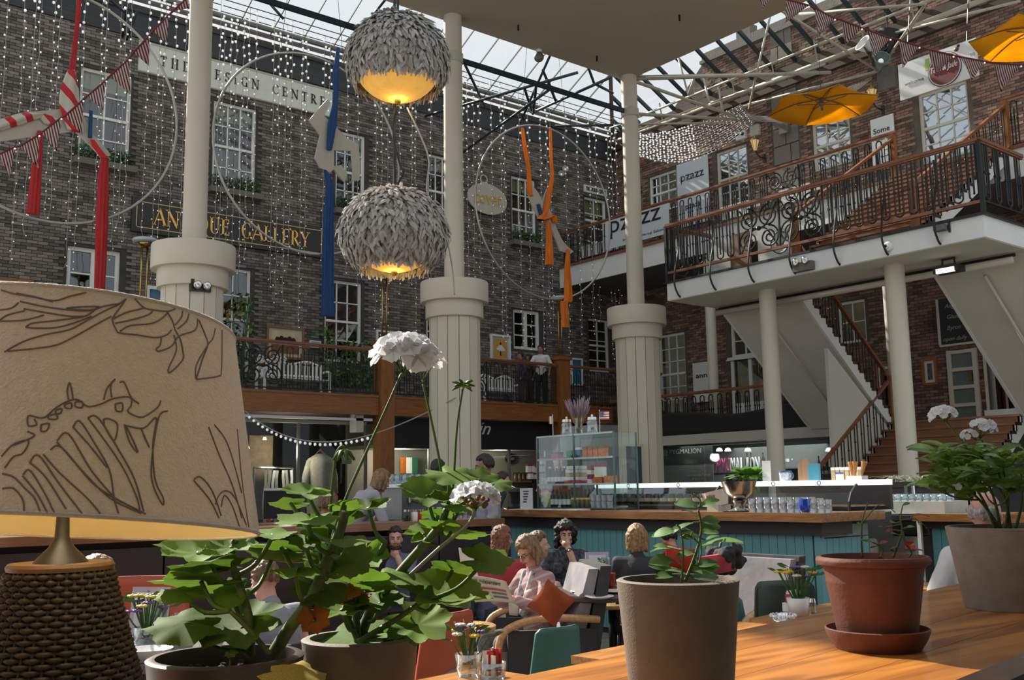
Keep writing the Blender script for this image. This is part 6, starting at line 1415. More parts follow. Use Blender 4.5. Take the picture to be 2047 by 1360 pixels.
for k, px in enumerate((1494, 1502, 1526, 1637, 1652)): p = atx(px, 930, 21.9); lathe_item('wine_bottle', 'dark wine bottle behind the bar window', 'bottle', [(0, 0), (.05, 0), (.05, .24), (.018, .33), (.018, .42), (0, .42)], (21.9, p.y, p.z-.1 if k < 3 else p.z-.2), m_wine, 12, 'wine bottles behind the bar window')
T = thing('bottle_shelf', 'grey shelf carrying bottles behind the bar window', 'shelf', (21.9, 15, 1.2)); pz = atx(1500, 930, 21.9).z
MB().box((21.8, 15.0, pz-.13), (22.72, 17.6, pz-.1)).build('shelf', m_steel, T); MB().box((21.8, 13.2, pz-.28), (22.72, 15.0, pz-.2)).build('shelf', m_steel, T)
for k, px in enumerate((1438, 1455, 1495, 1657)): p = atx(px, 899, 21.5); lathe_item('bar_spot', 'bright round spot lamp behind the bar window', 'lamp', [(0, .05), (.06, .03), (.09, -.04), (0, -.05)], p, M('cool_spot', (.9, .9, .85)), 10, 'spots behind the bar window', (('rod', [(.008, .03), (.008, 2.6-p.z)], m_iron),))
# ================================================================ PEOPLE
def remesh(mb, name, mat, voxel, smooth=4, parent=None, loc=None, rz=0.0, scale=1.0, disp=None):
    me = mb.mesh(name, mat); o = bpy.data.objects.new(name, me)
    m = o.modifiers.new('r', 'REMESH'); m.mode = 'VOXEL'; m.voxel_size = voxel; m.use_smooth_shade = True
    s = o.modifiers.new('s', 'SMOOTH'); s.factor = .5; s.iterations = smooth
    me2 = bake(o); COL.objects.link(o)
    o.modifiers.clear(); o.data = me2; bpy.data.meshes.remove(me); me2.name = name
    if disp:
        cs = [v.co + v.normal*(disp[0]*mnoise.noise(v.co*disp[1])) for v in me2.vertices]
        me2.vertices.foreach_set('co', [x for c in cs for x in c]); me2.update()
    if parent is not None: o.parent = parent
    else:
        o.location = loc; o.rotation_euler = (0, 0, rz); o.scale = (scale,)*3
    return o
def cap(mb, a, b, ra, rb, n=10):
    a, b = Vector(a), Vector(b); d = b-a; L = max(d.length, 1e-4); d = d/L; pts = []; rr = []
    for k in range(4): t = -pi/2+pi/2*k/4; pts.append(a+d*(ra*sin(t))); rr.append(max(ra*cos(t), .001))
    pts.append(a); rr.append(ra); pts.append(b); rr.append(rb)
    for k in range(1, 5): t = pi/2*k/4; pts.append(b+d*(rb*sin(t))); rr.append(max(rb*cos(t), .001))
    mb.tube(pts, rr, n)
SKIN = {k: M('skin_'+k, c, .55, var=.08, scale=9) for k, c in dict(fair=(.46, .26, .19), pink=(.50, .25, .19), tan=(.27, .135, .085), brown=(.20, .10, .06)).items()}
def HAIR(n, c, hi=None): return M('hair_'+n, c, .45, var=.45, scale=16, stretch=(3, 3, .5), bump=.5, bscale=60, col2=hi)
H = dict(brown=HAIR('brown', (.075, .035, .016), (.16, .085, .04)), auburn=HAIR('auburn', (.11, .032, .014), (.20, .07, .03)), dark=HAIR('dark', (.016, .011, .009)), black=HAIR('black', (.010, .009, .009)),
         blond=HAIR('blond', (.13, .062, .022), (.30, .17, .065)), grey=HAIR('grey', (.20, .18, .16), (.35, .32, .30)), light=HAIR('light', (.11, .055, .024), (.22, .125, .058)))
def CL(n, c, var=.15, **k): return M('cloth_'+n, c, .85, var=var, scale=k.pop('scale', 6), bump=.25, bscale=14, **k)
SEAT = dict(pelvis=(0, 0, .52), chest=(0, 0, .86), neck=(0, .01, 1.06), head=(0, .05, 1.22), sh=(.175, 0, 1.0), hip=(.09, .02, .50), knee=(.13, .44, .52), ankle=(.13, .42, .09), toe=(.14, .56, .04), elbow=(.25, .08, .74), wrist=(.14, .30, .74))
STAND = dict(pelvis=(0, 0, .95), chest=(0, 0, 1.26), neck=(0, .01, 1.46), head=(0, .04, 1.62), sh=(.185, 0, 1.40), hip=(.09, 0, .92), knee=(.10, .03, .50), ankle=(.10, 0, .09), toe=(.12, .15, .04), elbow=(.25, -.02, 1.13), wrist=(.26, .10, .90))
def person(label, px, py, dep, face, pose='seat', skin='fair', hair='brown', style='short', top=None, legs=None, sleeve=.55, lean=0, side=0, look=(0, 0), arms=None, voxel=.010, group=None, extra=None, z0=0.0, beard=False, sc=None, female=False, turn=0, fine_face=True):
    """head centre at the surveyed point; face = heading of the body in degrees from the view axis (0 looks away from the lens, 180 looks at it, 90 looks right)"""
    base = SEAT if pose == 'seat' else STAND; J = {}
    for k, v in base.items():
        if k in ('pelvis', 'chest', 'neck', 'head'): J[k] = Vector(v)
        else: J[k+'R'] = Vector(v); J[k+'L'] = Vector((-v[0], v[1], v[2]))
    if arms:
        for k, v in arms.items(): J[k] = Vector(v)
    piv = J['pelvis'].copy(); q = Quaternion((1, 0, 0), -radians(lean)) @ Quaternion((0, 1, 0), radians(side))
    up = ['chest', 'neck', 'head', 'shR', 'shL', 'elbowR', 'elbowL', 'wristR', 'wristL']
    keepw = set(arms or ())
    for k in up:
        if k in keepw: continue
        J[k] = piv + q @ (J[k]-piv)
    target = atd(px, py, dep); fwd = Vector((-RW[0][2], -RW[1][2], 0)).normalized(); ang = atan2(fwd.y, fwd.x)-radians(face); rz = ang-pi/2
    s = sc or (target.z-z0)/J['head'].z; R = Matrix.Rotation(rz, 3, 'Z')
    loc = Vector((target.x, target.y, 0))-(R @ Vector((J['head'].x, J['head'].y, 0)))*s; loc.z = target.z-J['head'].z*s if sc else z0
    hq = Quaternion((0, 0, 1), -radians(turn+look[0])) @ Quaternion((1, 0, 0), radians(look[1])); hc = J['head']; hs = .90 if female else .93
    def hp(x, y, z): return hc + hq @ (Vector((x, y, z))*hs)
    f = .92 if female else 1.0
    def torso(mb, o=0.0):
        mb.ball(J['pelvis'], (.155*f+o, .115+o, .115+o), 14, 9); 
        for t, w, d_ in ((.2, .150, .114), (.4, .143, .112), (.6, .146, .112), (.8, .156, .114), (1.0, .165, .115), (1.2, .166, .108)): mb.ball(J['pelvis'].lerp(J['chest'], t), (w*f+o, d_+o, .125+o), 14, 9, q)
        cap(mb, J['shR']*.92+J['chest']*.08, J['shL']*.92+J['chest']*.08, .062+o, .062+o); cap(mb, J['chest'], J['neck'], .09+o, .06+o*.6)
        if female: 
            for sx in (-.075, .075): mb.ball(J['chest']+q @ Vector((sx, .085, .0)), .065+o, 10, 7)
    def arm(mb, S, o=0.0, t=1.0):
        a, b, c = J['sh'+S], J['elbow'+S], J['wrist'+S]
        if t <= .55: cap(mb, a, a.lerp(b, min(1, t/.55)), .052*f+o, .045*f+o)
        else: cap(mb, a, b, .052*f+o, .042*f+o); cap(mb, b, b.lerp(c, min(1, (t-.55)/.45)), .042*f+o, .034+o)
    def leg(mb, S, o=0.0):
        a, b, c = J['hip'+S], J['knee'+S], J['ankle'+S]; cap(mb, a, b, .088+o, .062+o); cap(mb, b, c, .060+o, .042+o)
    mb = MB(); torso(mb)
    for S in 'RL':
        arm(mb, S); leg(mb, S); cap(mb, J['ankle'+S], J['toe'+S], .042, .032)
        w = J['wrist'+S]; d = (w-J['elbow'+S]).normalized(); pn = d.cross(Vector((1 if S == 'R' else -1, 0, .2))).normalized(); sd_ = d.cross(pn).normalized()*(1 if S == 'R' else -1)
        cap(mb, w, w+d*.05, .026, .030); mb.ball(w+d*.055, (.042, .042, .030), 8, 6)
        for k in range(4):
            r0 = w+d*.075+sd_*(-.030+.020*k); L = (.040, .046, .043, .034)[k]; k1 = r0+d*L*.8+pn*L*.5; cap(mb, r0-d*.01, k1, .0105, .0095, 6); cap(mb, k1, k1+d*L*.25+pn*L*.8, .0095, .008, 6)
        tb = w+d*.03-sd_*.032; cap(mb, tb, tb+d*.035-sd_*.016+pn*.012, .013, .011, 6); cap(mb, tb+d*.035-sd_*.016+pn*.012, tb+d*.062-sd_*.008+pn*.028, .011, .009, 6)
    cap(mb, J['neck']-Vector((0, 0, .03)), hp(0, -.015, -.06), .056*f, .054*f)
    mb.ball(hp(0, -.008, .03), (.076*hs, .094*hs, .098*hs), 16, 12, hq); mb.ball(hp(0, .026, -.035), (.061*hs, .068*hs, .092*hs), 14, 10, hq); mb.ball(hp(0, .060, -.098), .030*hs, 8, 6)
    cap(mb, hp(0, .092, .012), hp(0, .114, -.030), .009*hs, .015*hs, 8); cap(mb, hp(-.034, .078, .024), hp(.034, .078, .024), .014*hs, .014*hs, 8); cap(mb, hp(-.018, .088, -.066), hp(.018, .088, -.066), .009, .009, 6)
    for sx in (-1, 1): mb.ball(hp(sx*.036, .066, -.035), .028*hs, 8, 6); mb.ball(hp(sx*.077, -.004, -.012), (.012, .020, .032), 8, 6, hq); cap(mb, hp(sx*.05, .0, -.085), hp(0, .055, -.105), .026, .026, 8)
    body = remesh(mb, 'person', SKIN[skin], voxel, 3, None, loc, rz, s); tag(body, label, 'person', group)
    if fine_face:
        for sx in (-1, 1):
            e_ = MB().ball(hp(sx*.031, .083, .004), (.013, .010, .008), 8, 6).build('eye', M('eye_white', (.45, .43, .40), .3), body, smooth=True, local=True); MB().ball(hp(sx*.031, .091, .004), .006, 8, 6).build('iris', m_dark, e_, smooth=True, local=True)
            mb = MB(); cap(mb, hp(sx*.018, .093, .022), hp(sx*.046, .082, .026), .005, .004, 6); mb.build('eyebrow', H[hair] if hair else H['grey'], body, local=True)
        mb = MB(); cap(mb, hp(-.020, .093, -.067), hp(.020, .093, -.067), .007, .007, 6); mb.build('lips', M('lips', (.28, .09, .07), .5), body, smooth=True, local=True)
    # hair
    if hair:
        mb = MB(); rr = random.Random(int(px)); n = 150
        for i in range(n):
            z = 1-2*(i+.5)/n; a = i*2.39996; u = Vector((sqrt(1-z*z)*cos(a), sqrt(1-z*z)*sin(a), z))
            front = u.y > .25 and u.z < (.50 if style != 'bald' else 2); low = u.z < {'short': -.45, 'bob': -.8, 'long': -.8, 'curly': -.75, 'bald': -.5, 'tied': -.5}[style]
            sidecut = abs(u.x) > .75 and u.y > -.05 and u.z < 0 and style in ('short', 'tied', 'bald')
            if front or low or sidecut: continue
            if style == 'bald' and u.z > .05: continue
            r = {'short': .022, 'bob': .030, 'long': .028, 'curly': .038, 'bald': .021, 'tied': .022}[style]
            j = .012 if style == 'curly' else .003
            mb.ball(hp(u.x*.078+rr.uniform(-j, j), -.010+u.y*.094+rr.uniform(-j, j), .034+u.z*.100+rr.uniform(-j, j)), r*hs, 7, 5)
        if style in ('bob', 'long'):
            zl = -.10 if style == 'bob' else -.24
            for k in range(15):
                a = pi+pi*k/14 if True else 0; x, y = .088*cos(a), .092*sin(a)-.005
                if k in (0, 14): y += .03
                cap(mb, hp(x, y, .04), hp(x*1.06, y*1.02, zl+rr.uniform(-.015, .01)), .028, .020, 7)
        if style == 'curly':
            for k in range(60):
                a = rr.uniform(.92*pi, 2.08*pi); mb.ball(hp(.112*cos(a), .10*sin(a)-.01, rr.uniform(-.14, .10)), rr.uniform(.020, .034), 6, 5)
        if style == 'tied': mb.ball(hp(0, -.125, .02), .042, 8, 6); cap(mb, hp(0, -.13, .0), hp(0, -.13, -.12), .025, .012)
        o = remesh(mb, 'hair', H[hair], .009 if style == 'curly' else .010, 2, body, disp=(.007 if style != 'curly' else .012, 60 if style != 'curly' else 45))
        if beard:
            mb = MB()
            for k in range(9): t = -1+2*k/8; mb.ball(hp(.052*sin(t*1.4), .035+.045*cos(t*1.4), -.085-.018*cos(t*1.4)), .022, 7, 5)
            cap(mb, hp(-.026, .090, -.052), hp(.026, .090, -.052), .008, .008, 6); remesh(mb, 'beard', H[hair], .008, 2, body, disp=(.004, 60))
    if top:
        mb = MB(); torso(mb, .016)
        for S in 'RL': arm(mb, S, .016, sleeve)
        remesh(mb, 'shirt', top, max(voxel, .012), 3, body, disp=(.008, 9))
    if legs:
        mb = MB(); mb.ball(J['pelvis'], (.17*f, .13, .125), 14, 9)
        for S in 'RL': leg(mb, S, .016)
        remesh(mb, 'trousers', legs, .014, 3, body, disp=(.008, 8))
        for S in 'RL':
            mb = MB(); cap(mb, J['ankle'+S], J['toe'+S], .05, .042); cap(mb, J['ankle'+S]+Vector((0, -.05, -.04)), J['toe'+S]+Vector((0, .03, -.005)), .03, .03); mb.build('shoe', m_black, body, smooth=True, local=True)
    if extra: extra(body, J, hp, s)
    return body
c_pinkc = MSTRIPE('cloth_cardigan', (.30, .17, .17), (.36, .30, .29), (.3, .2, 1), 14, trans=0, duty=.72); c_navy = CL('navy', (.018, .020, .030)); c_blue = CL('steel_blue', (.10, .12, .19)); c_grey = CL('charcoal', (.022, .022, .026)); c_white = CL('white', (.52, .52, .54), .06)
c_lav = CL('lavender', (.30, .29, .34), .08); c_black = CL('black', (.010, .010, .011)); c_denim = CL('denim', (.03, .035, .06)); c_pattern = CL('printed', (.008, .009, .014), .9, scale=30, col2=(.05, .055, .07)); c_terra = CL('terracotta', (.14, .05, .03)); c_olive = CL('olive', (.14, .17, .03)); c_tank = CL('tank_grey', (.20, .20, .23)); c_purple = CL('purple', (.05, .03, .055)); c_brown = CL('brown', (.05, .035, .028))
def glasses(body, J, hp, s):
    mb = MB()
    for sx in (-1, 1): mb.tube([hp(sx*.031+.022*cos(t), .104, .002+.016*sin(t)) for t in [2*pi*i/12 for i in range(12)]], .0025, 4, close=True); mb.tube([hp(sx*.052, .100, .006), hp(sx*.078, .0, .006)], .0022, 4)
    mb.tube([hp(-.010, .106, .004), hp(.010, .106, .004)], .0025, 4); mb.build('spectacles', m_iron, body, local=True)
def scarf(body, J, hp, s):
    mb = MB()
    for sx in (-1, 1): cap(mb, J['neck']+Vector((sx*.06, .05, -.02)), J['chest']+Vector((sx*.05, .16, -.12)), .028, .040)
    remesh(mb, 'blouse_front', CL('blouse', (.34, .33, .34), .7, scale=26), .012, 2, body)
def watch(body, J, hp, s):
    w, e = J['wristL'], J['elbowL']; d = (w-e).normalized(); ws = MB().cyl(w-d*.035, w-d*.012, .036, .035, 14).build('watch_strap', m_black, body, local=True); MB().ball(w-d*.023+Vector((0, .034, 0)), (.016, .006, .016), 10, 6).build('watch_face', m_silver, ws, local=True)
def both(*fs):
    return lambda b, J, hp, s: [f(b, J, hp, s) for f in fs]
READER = person('woman in pink cardigan and glasses reading a newspaper', 1056, 1102, 7.2, 238, hair='light', style='bob', top=c_pinkc, legs=CL('skirt', (.10, .09, .10), .5, scale=20), sleeve=.9, lean=4, look=(-6, -32), female=True, voxel=.0085,
       arms=dict(elbowR=(.27, .16, .78), wristR=(.15, .36, .86), elbowL=(-.27, .16, .78), wristL=(-.15, .36, .86)), extra=both(glasses, scarf))
person('woman with long auburn hair in a blue shirt looking right', 1004, 1078, 8.7, 72, hair='auburn', style='long', top=c_blue, legs=c_denim, female=True, lean=8, look=(0, -4))
person('dark haired woman in profile behind the newspaper reader', 1077, 1090, 8.05, 78, hair='brown', style='tied', top=c_black, legs=c_denim, female=True, lean=6, sleeve=.95)
person('curly haired woman in dark printed top resting chin on hand', 1131, 1068, 9.3, 185, hair='dark', style='curly', top=c_pattern, legs=c_denim, female=True, sleeve=.42, voxel=.009, look=(-10, -8), turn=0,
       arms=dict(elbowL=(-.13, .26, .80), wristL=(-.03, .17, 1.08), elbowR=(.27, .10, .74), wristR=(.12, .32, .74)), extra=watch)
person('blond person in charcoal jacket seen from behind', 1273, 1078, 8.3, 8, hair='blond', style='bob', top=c_grey, legs=c_black, sleeve=1.0, lean=3, fine_face=False)
person('dark haired person in black jacket leaning beside the blond one', 1336, 1080, 9.15, -40, hair='black', style='short', top=c_black, legs=c_black, sleeve=1.0, lean=22, side=8, skin='pink', look=(0, -25), fine_face=False)
person('bearded young man in blue shirt resting chin on hand', 790, 1078, 9.3, 170, hair='dark', style='short', top=c_blue, legs=c_denim, sleeve=.62, beard=True, look=(0, 2), skin='fair', voxel=.009,
       arms=dict(elbowL=(-.12, .28, .78), wristL=(-.02, .16, 1.03), elbowR=(.24, .16, .74), wristR=(.0, .30, .76)))
person('person with long dark blond hair in a rust top behind the lamp', 196, 1165, 4.7, 30, hair='light', style='long', top=c_terra, legs=c_denim, sleeve=1.0, lean=4, look=(10, 0), fine_face=False)
person('person in grey sleeveless top behind the geranium leaves', 528, 1162, 5.4, -48, hair='brown', style='short', top=c_tank, legs=c_denim, sleeve=.10, lean=14, skin='pink', look=(0, -12))
person('barman in pale shirt with short beard behind the bar', 968, 934, 11.3, 262, 'stand', 'tan', 'black', 'short', c_lav, c_black, sleeve=.85, beard=True, look=(0, -6), arms=dict(elbowR=(.30, .02, 1.12), wristR=(.22, .22, 1.05)))
person('woman in pale grey tee leaning over the back counter', 762, 962, 11.2, 60, 'stand', 'fair', 'light', 'bob', c_lav, c_denim, sleeve=.5, lean=34, female=True, sc=.98, arms=dict(elbowR=(.26, .34, 1.02), wristR=(.16, .52, .98), elbowL=(-.26, .34, 1.02), wristL=(-.14, .52, .98)), look=(0, -20))
person('dark haired worker in white shirt behind the coffee machine', 876, 940, 13.2, 20, 'stand', 'fair', 'black', 'short', c_white, c_black, sleeve=.9, fine_face=False)
person('worker in navy apron bending behind the bar', 1006, 962, 13.6, 60, 'stand', 'fair', 'dark', 'short', c_navy, c_black, sleeve=.6, lean=25, sc=.95, fine_face=False)
person('worker in olive green top bending beside the glass cabinet', 1086, 977, 13.4, 300, 'stand', 'fair', 'grey', 'short', c_olive, c_black, sleeve=.9, lean=30, sc=.98, fine_face=False)
person('customer with short brown hair seen from behind at the ledge', 656, 1012, 10.0, 0, 'seat', 'tan', 'brown', 'short', c_brown, c_denim, sleeve=.9, fine_face=False, sc=1.15)
person('bald man in white shirt beside the big grey pot', 1972, 1030, 5.6, 25, 'seat', 'pink', 'grey', 'bald', c_white, c_denim, sleeve=.95, lean=-2, arms=dict(elbowL=(-.28, -.06, .76), wristL=(-.30, .06, .52)), look=(20, -2))
BAL = dict(z0=BZ)
p = aty(1080, 698, 21.2); dep = proj(p)[2]
person('man in white polo shirt leaning on the balcony rail', 1080, 699, dep, 190, 'stand', 'tan', 'black', 'short', c_white, c_black, sleeve=.5, lean=5, arms=dict(elbowR=(.28, .16, 1.18), wristR=(.10, .26, 1.14), elbowL=(-.30, .05, 1.15), wristL=(-.26, .16, .92)), voxel=.012, **BAL)
dep = proj(aty(1040, 712, 21.7))[2]
person('man in grey and purple standing left on the balcony', 1040, 712, dep, 250, 'stand', 'tan', 'black', 'short', c_purple, c_brown, sleeve=.9, voxel=.013, **BAL)
dep = proj(aty(1057, 716, 22.1))[2]
person('woman in dark clothes between the two balcony men', 1057, 716, dep, 230, 'stand', 'tan', 'black', 'long', c_brown, c_brown, sleeve=.9, voxel=.013, female=True, **BAL)
# ================================================================ FURNITURE AND TABLES
m_teal = M('teal_shell', (.030, .105, .090), .45, var=.06); m_orshell = M('orange_shell', (.33, .055, .018), .5, var=.08); m_leg = M('chrome_leg', (.35, .35, .35), .3, .9)
m_ply = MWOOD('plywood', (.36, .20, .09), (.50, .30, .14), 0, .35, coat=.2); m_table = MWOOD('cafe_table', (.30, .115, .026), (.50, .22, .055), 0, .3, coat=.35)
m_armch = M('pale_upholstery', (.20, .185, .20), .85, var=.25, scale=3, bump=.15); m_armd = M('dark_upholstery', (.030, .028, .032), .85, var=.2)
def legs4(T, w, d, h, r=.014, splay=.04, mat=None):
    for sx in (-1, 1):
        for sy in (-1, 1): MB().tube([(sx*w, sy*d, h), (sx*(w+splay), sy*(d+splay), 0)], r, 8).build('leg', mat or m_leg, T, smooth=True, local=True)
def shell_chair(label, loc, rz, mat, arch=True, s=1.0):
    T = thing('shell_chair', label, 'chair', loc, rz); T.scale = (s, s, s)
    out = []; n = 8; W0, W1, H0, H1 = .235, .185, .40, .84       # back outline, facing local +y; the back stands at y = -.2
    top = [(W1-.05+.05*cos(t), H1-.05+.05*sin(t)) for t in [pi/2*k/5 for k in range(5, -1, -1)]]
    right = top[::-1]; pts = [(W0, H0)] + right + [(-x, z) for x, z in right[::-1]] + [(-W0, H0)]
    if arch: pts += [(-.12, H0)] + [(.12*cos(t), H0+.13*sin(t)) for t in [pi-pi*k/8 for k in range(1, 8)]] + [(.12, H0)]
    yb = lambda z: -.19-.09*(z-.4)
    # strips so the arch stays open
    vs = []; fs = []
    N = 16; Mz = 10
    for th in (0, -.018):
        for j in range(Mz+1):
            for i in range(N+1):
                u = -1+2*i/N; z1 = H1-.035*max(0, (abs(u)-.8)/.2)**2; w = W0+(W1-W0)*1.0; lowz = H0
                if arch and abs(u) < .55: lowz = H0+.14*sqrt(max(0, 1-(u/.55)**2))
                z = lowz+(z1-lowz)*j/Mz; ww = W0+(W1-W0)*(z-H0)/(H1-H0); vs.append((u*ww, yb(z)+th+.05*u*u, z))
    k = (N+1)*(Mz+1)
    for j in range(Mz):
        for i in range(N):
            a = j*(N+1)+i; fs += [(a, a+1, a+N+2, a+N+1), (k+a+N+1, k+a+N+2, k+a+1, k+a)]
    for i in range(N): fs += [(i+1, i, k+i, k+i+1), (Mz*(N+1)+i, Mz*(N+1)+i+1, k+Mz*(N+1)+i+1, k+Mz*(N+1)+i)]
    for j in range(Mz): fs += [(j*(N+1), (j+1)*(N+1), k+(j+1)*(N+1), k+j*(N+1)), ((j+1)*(N+1)+N, j*(N+1)+N, k+j*(N+1)+N, k+(j+1)*(N+1)+N)]
    MB().add(vs, fs).build('backrest', mat, T, smooth=True, local=True)
    mb = MB().grid(lambda u, v: ((u-.5)*.44, -.19+.42*v, .44-.02*sin(pi*u)-.03*(v > .9)), 8, 8); o = mb.build('seat', mat, T, smooth=True, local=True); o.modifiers.new('s', 'SOLIDIFY').thickness = .02
    legs4(T, .18, .16, .43); return T
def plain_chair(label, loc, rz, mat=None):
    T = thing('dining_chair', label, 'chair', loc, rz); mat = mat or m_armd
    MB().box((-.21, -.2, .42), (.21, .22, .46)).build('seat', mat, T, local=True); MB().box((-.2, -.23, .55), (.2, -.2, .86)).build('backrest', mat, T, local=True); legs4(T, .18, .18, .42, .016, .02, m_iron)
    for sx in (-.18, .18): MB().bar((sx, -.2, .42), (sx, -.22, .6), .025).build('back_post', m_iron, T, local=True)
    return T
def heading(face): fwd = Vector((-RW[0][2], -RW[1][2], 0)).normalized(); return atan2(fwd.y, fwd.x)-radians(face)-pi/2
def g(px, py, z): p = atz(px, py, z); return Vector((p.x, p.y, 0))
def armchair(label, loc, rz, outer, inner, s=1.0):
    T = thing('armchair', label, 'armchair', loc, rz); T.scale = (s,)*3
    MB().box((-.34, -.30, .20), (.34, .36, .42)).build('seat', inner, T, local=True)
    vs = []; mb = MB(); mb.prism([(-.37, -.30, .18), (-.37, -.44, .98), (-.37, -.36, .98), (-.37, -.20, .18)], (.74, 0, 0)); mb.build('back_shell', outer, T, local=True)
    mb = MB(); mb.prism([(-.35, -.22, .42), (-.35, -.35, .96), (-.35, -.28, .96), (-.35, -.12, .42)], (.70, 0, 0)); mb.build('back_pad', inner, T, local=True)
    for sx in (-1, 1):
        MB().box((sx*.36-.02, -.32, .12), (sx*.36+.02, .30, .56)).build('side_panel', outer, T, local=True)
        MB().tube(bez([(sx*.38, -.34, .62), (sx*.39, 0, .64), (sx*.39, .25, .60), (sx*.38, .36, .48), (sx*.36, .36, .1)], 6), .026, 8).build('wooden_arm', m_ply, T, smooth=True, local=True)
    legs4(T, .30, .28, .2, .02, .02, m_ply); return T
def table(label, c, w, d, rz, h=.75, mat=None, round_=False, leg=None):
    T = thing('cafe_table', label, 'table', (c[0], c[1], 0), rz); mat = mat or m_table
    if round_: MB().lathe([(0, h-.035), (w/2-.01, h-.035), (w/2, h-.025), (w/2, h-.005), (w/2-.008, h), (0, h)], (0, 0, 0), 40).build('top', mat, T, smooth=40, local=True)
    else: MB().box((-w/2, -d/2, h-.035), (w/2, d/2, h)).build('top', mat, T, local=True)
    MB().tube([(0, 0, .03), (0, 0, h-.035)], .035, 12).build('pedestal', m_iron, T, smooth=True, local=True); MB().lathe([(0, .0), (.22, .0), (.22, .015), (.05, .04), (0, .04)], (0, 0, 0), 24).build('base', m_iron, T, smooth=True, local=True); return T
def under(P, face, mk, label, *a):     # a chair under a seated person
    h = P.location; return mk(label, (h.x, h.y, 0), P.rotation_euler.z, *a)
PEOPLE = {o['label']: o for o in COL.objects if o.get('category') == 'person'}
R_ = READER
rd = Vector((cos(R_.rotation_euler.z+pi/2), sin(R_.rotation_euler.z+pi/2), 0))
armchair('wooden armed armchair under the newspaper reader', R_.location-rd*.02, heading(262), m_armd, m_armch, .98)
for key, lb, mk in (('woman with long', 'dark chair under the auburn haired woman', plain_chair), ('dark haired woman in', 'dark chair under the woman in profile', plain_chair), ('curly', 'purple chair under the curly haired woman', plain_chair), ('blond person', 'dark chair under the blond person', plain_chair), ('dark haired person in black', 'red shell chair under the person in black jacket', shell_chair), ('person with long dark', 'dark chair under the person in rust', plain_chair), ('person in grey', 'dark chair under the person in grey sleeveless top', plain_chair), ('bald', 'black chair under the bald man', plain_chair), ('customer', 'tall stool chair under the customer at the ledge', plain_chair)):
    P = [o for k, o in PEOPLE.items() if k.startswith(key)][0]
    c = mk(lb, (P.location.x, P.location.y, P.location.z), P.rotation_euler.z, m_orshell if mk is shell_chair else (M('purple_chair', (.10, .02, .05), .7) if key == 'curly' else m_armd)); c.scale = P.scale
# teal and orange shells in front
c = atd(1080, 1300, 5.9); shell_chair('dark teal shell chair with arched cut-out at the wooden table', (c.x, c.y, 0), heading(-38), m_teal, s=.85)
c = atd(848, 1290, 5.6); shell_chair('rust orange shell chair behind the second geranium pot', (c.x, c.y, 0), heading(-50), m_orshell, s=1.0)
c = atd(268, 1225, 5.6); shell_chair('orange shell chair beside the person in rust', (c.x, c.y, 0), heading(176), m_orshell, False, 1.22)
c = atd(1462, 1170, 7.6); armchair('pale grey armchair in front of the turquoise bar', (c.x, c.y, 0), heading(232), m_armd, m_armch, .98)
c = atd(1478, 1185, 7.0); shell_chair('teal shell chair hidden behind the centre pot', (c.x, c.y, 0), heading(150), m_teal, False, .85)
c = atd(1596, 1186, 6.3); shell_chair('black green shell chair behind the pansy pot', (c.x, c.y, 0), heading(170), M('bottle_shell', (.012, .028, .024), .4), False, 1.05)
# tables
tA = g(1188, 1182, .75); table('round table with jug and menus before the curly haired woman', (tA.x, tA.y), .95, .95, 0, .75, M('dark_tabletop', (.05, .042, .04), .4), True)
tB = g(924, 1250, .66); table('small pale round table beside the newspaper reader', (tB.x, tB.y), .42, .42, 0, .66, m_ply, True)
tC = g(1224, 1206, .58); table('low plywood stool table before the round dark table', (tC.x, tC.y), .36, .36, 0, .58, m_ply, True)
ang = atan2(.14, 1.0)
table('long wooden cafe table with pansies and sugar sachets', (2.18, 3.08), 1.1, .80, ang, .75); table('wooden cafe table beyond the centre pot', (3.92, 3.24), 1.45, .75, ang, .75); table('wooden cafe table with the flower pot and ashtray', (5.52, 3.46), 1.5, .80, ang, .75)
table('wooden cafe table beside the bald man', (7.5, 3.75), 1.3, .80, ang, .75)
tD = g(345, 1305, .75); table('dark table with white bowls between rust chair and lamp', (tD.x, tD.y+.1), 1.0, .6, .3, .75, M('slate_tabletop', (.10, .095, .09), .4))
# cushions
def cushion(label, p, size, mat, q):
    w, h, t = size; vs = []; N = 10
    def fn(sgn):
        return lambda u, v: Vector(p)+q @ Vector(((u-.5)*w*(1-.10*(1-abs(2*v-1))**1), (v-.5)*h*(1-.10*(1-abs(2*u-1))), sgn*t/2*(max(0, sin(pi*u)*sin(pi*v))**.45)))
    mb = MB().grid(fn(1), N, N); mb.grid(lambda u, v: fn(-1)(1-u, v), N, N); o = mb.build('cushion', mat, smooth=True); return tag(o, label, 'cushion')
qc = lambda face, tilt, roll=0: Quaternion((0, 0, 1), heading(face)) @ Quaternion((1, 0, 0), radians(90+tilt)) @ Quaternion((0, 0, 1), radians(roll))
cushion('rust orange velvet cushion beside the newspaper reader', atd(1102, 1206, 6.6), (.23, .23, .11), M('rust_velvet', (.30, .055, .012), .9, var=.3, scale=6), qc(180, -12, 38))
cushion('pink and orange cushion behind the newspaper', atd(1000, 1150, 7.9), (.46, .24, .14), M('pink_velvet', (.36, .04, .05), .9, var=.25, scale=4), qc(190, -20, -6))
cushion('crumpled pink red cushion on the pale armchair', atd(1432, 1128, 7.5), (.28, .17, .12), M('raspberry_velvet', (.34, .035, .05), .9, var=.35, scale=7), qc(180, -30, -10))
cushion('bright red cushion behind the rose sapling', atd(1356, 1116, 8.2), (.24, .20, .10), M('scarlet_velvet', (.42, .03, .012), .9, var=.15), qc(185, -15, 12))
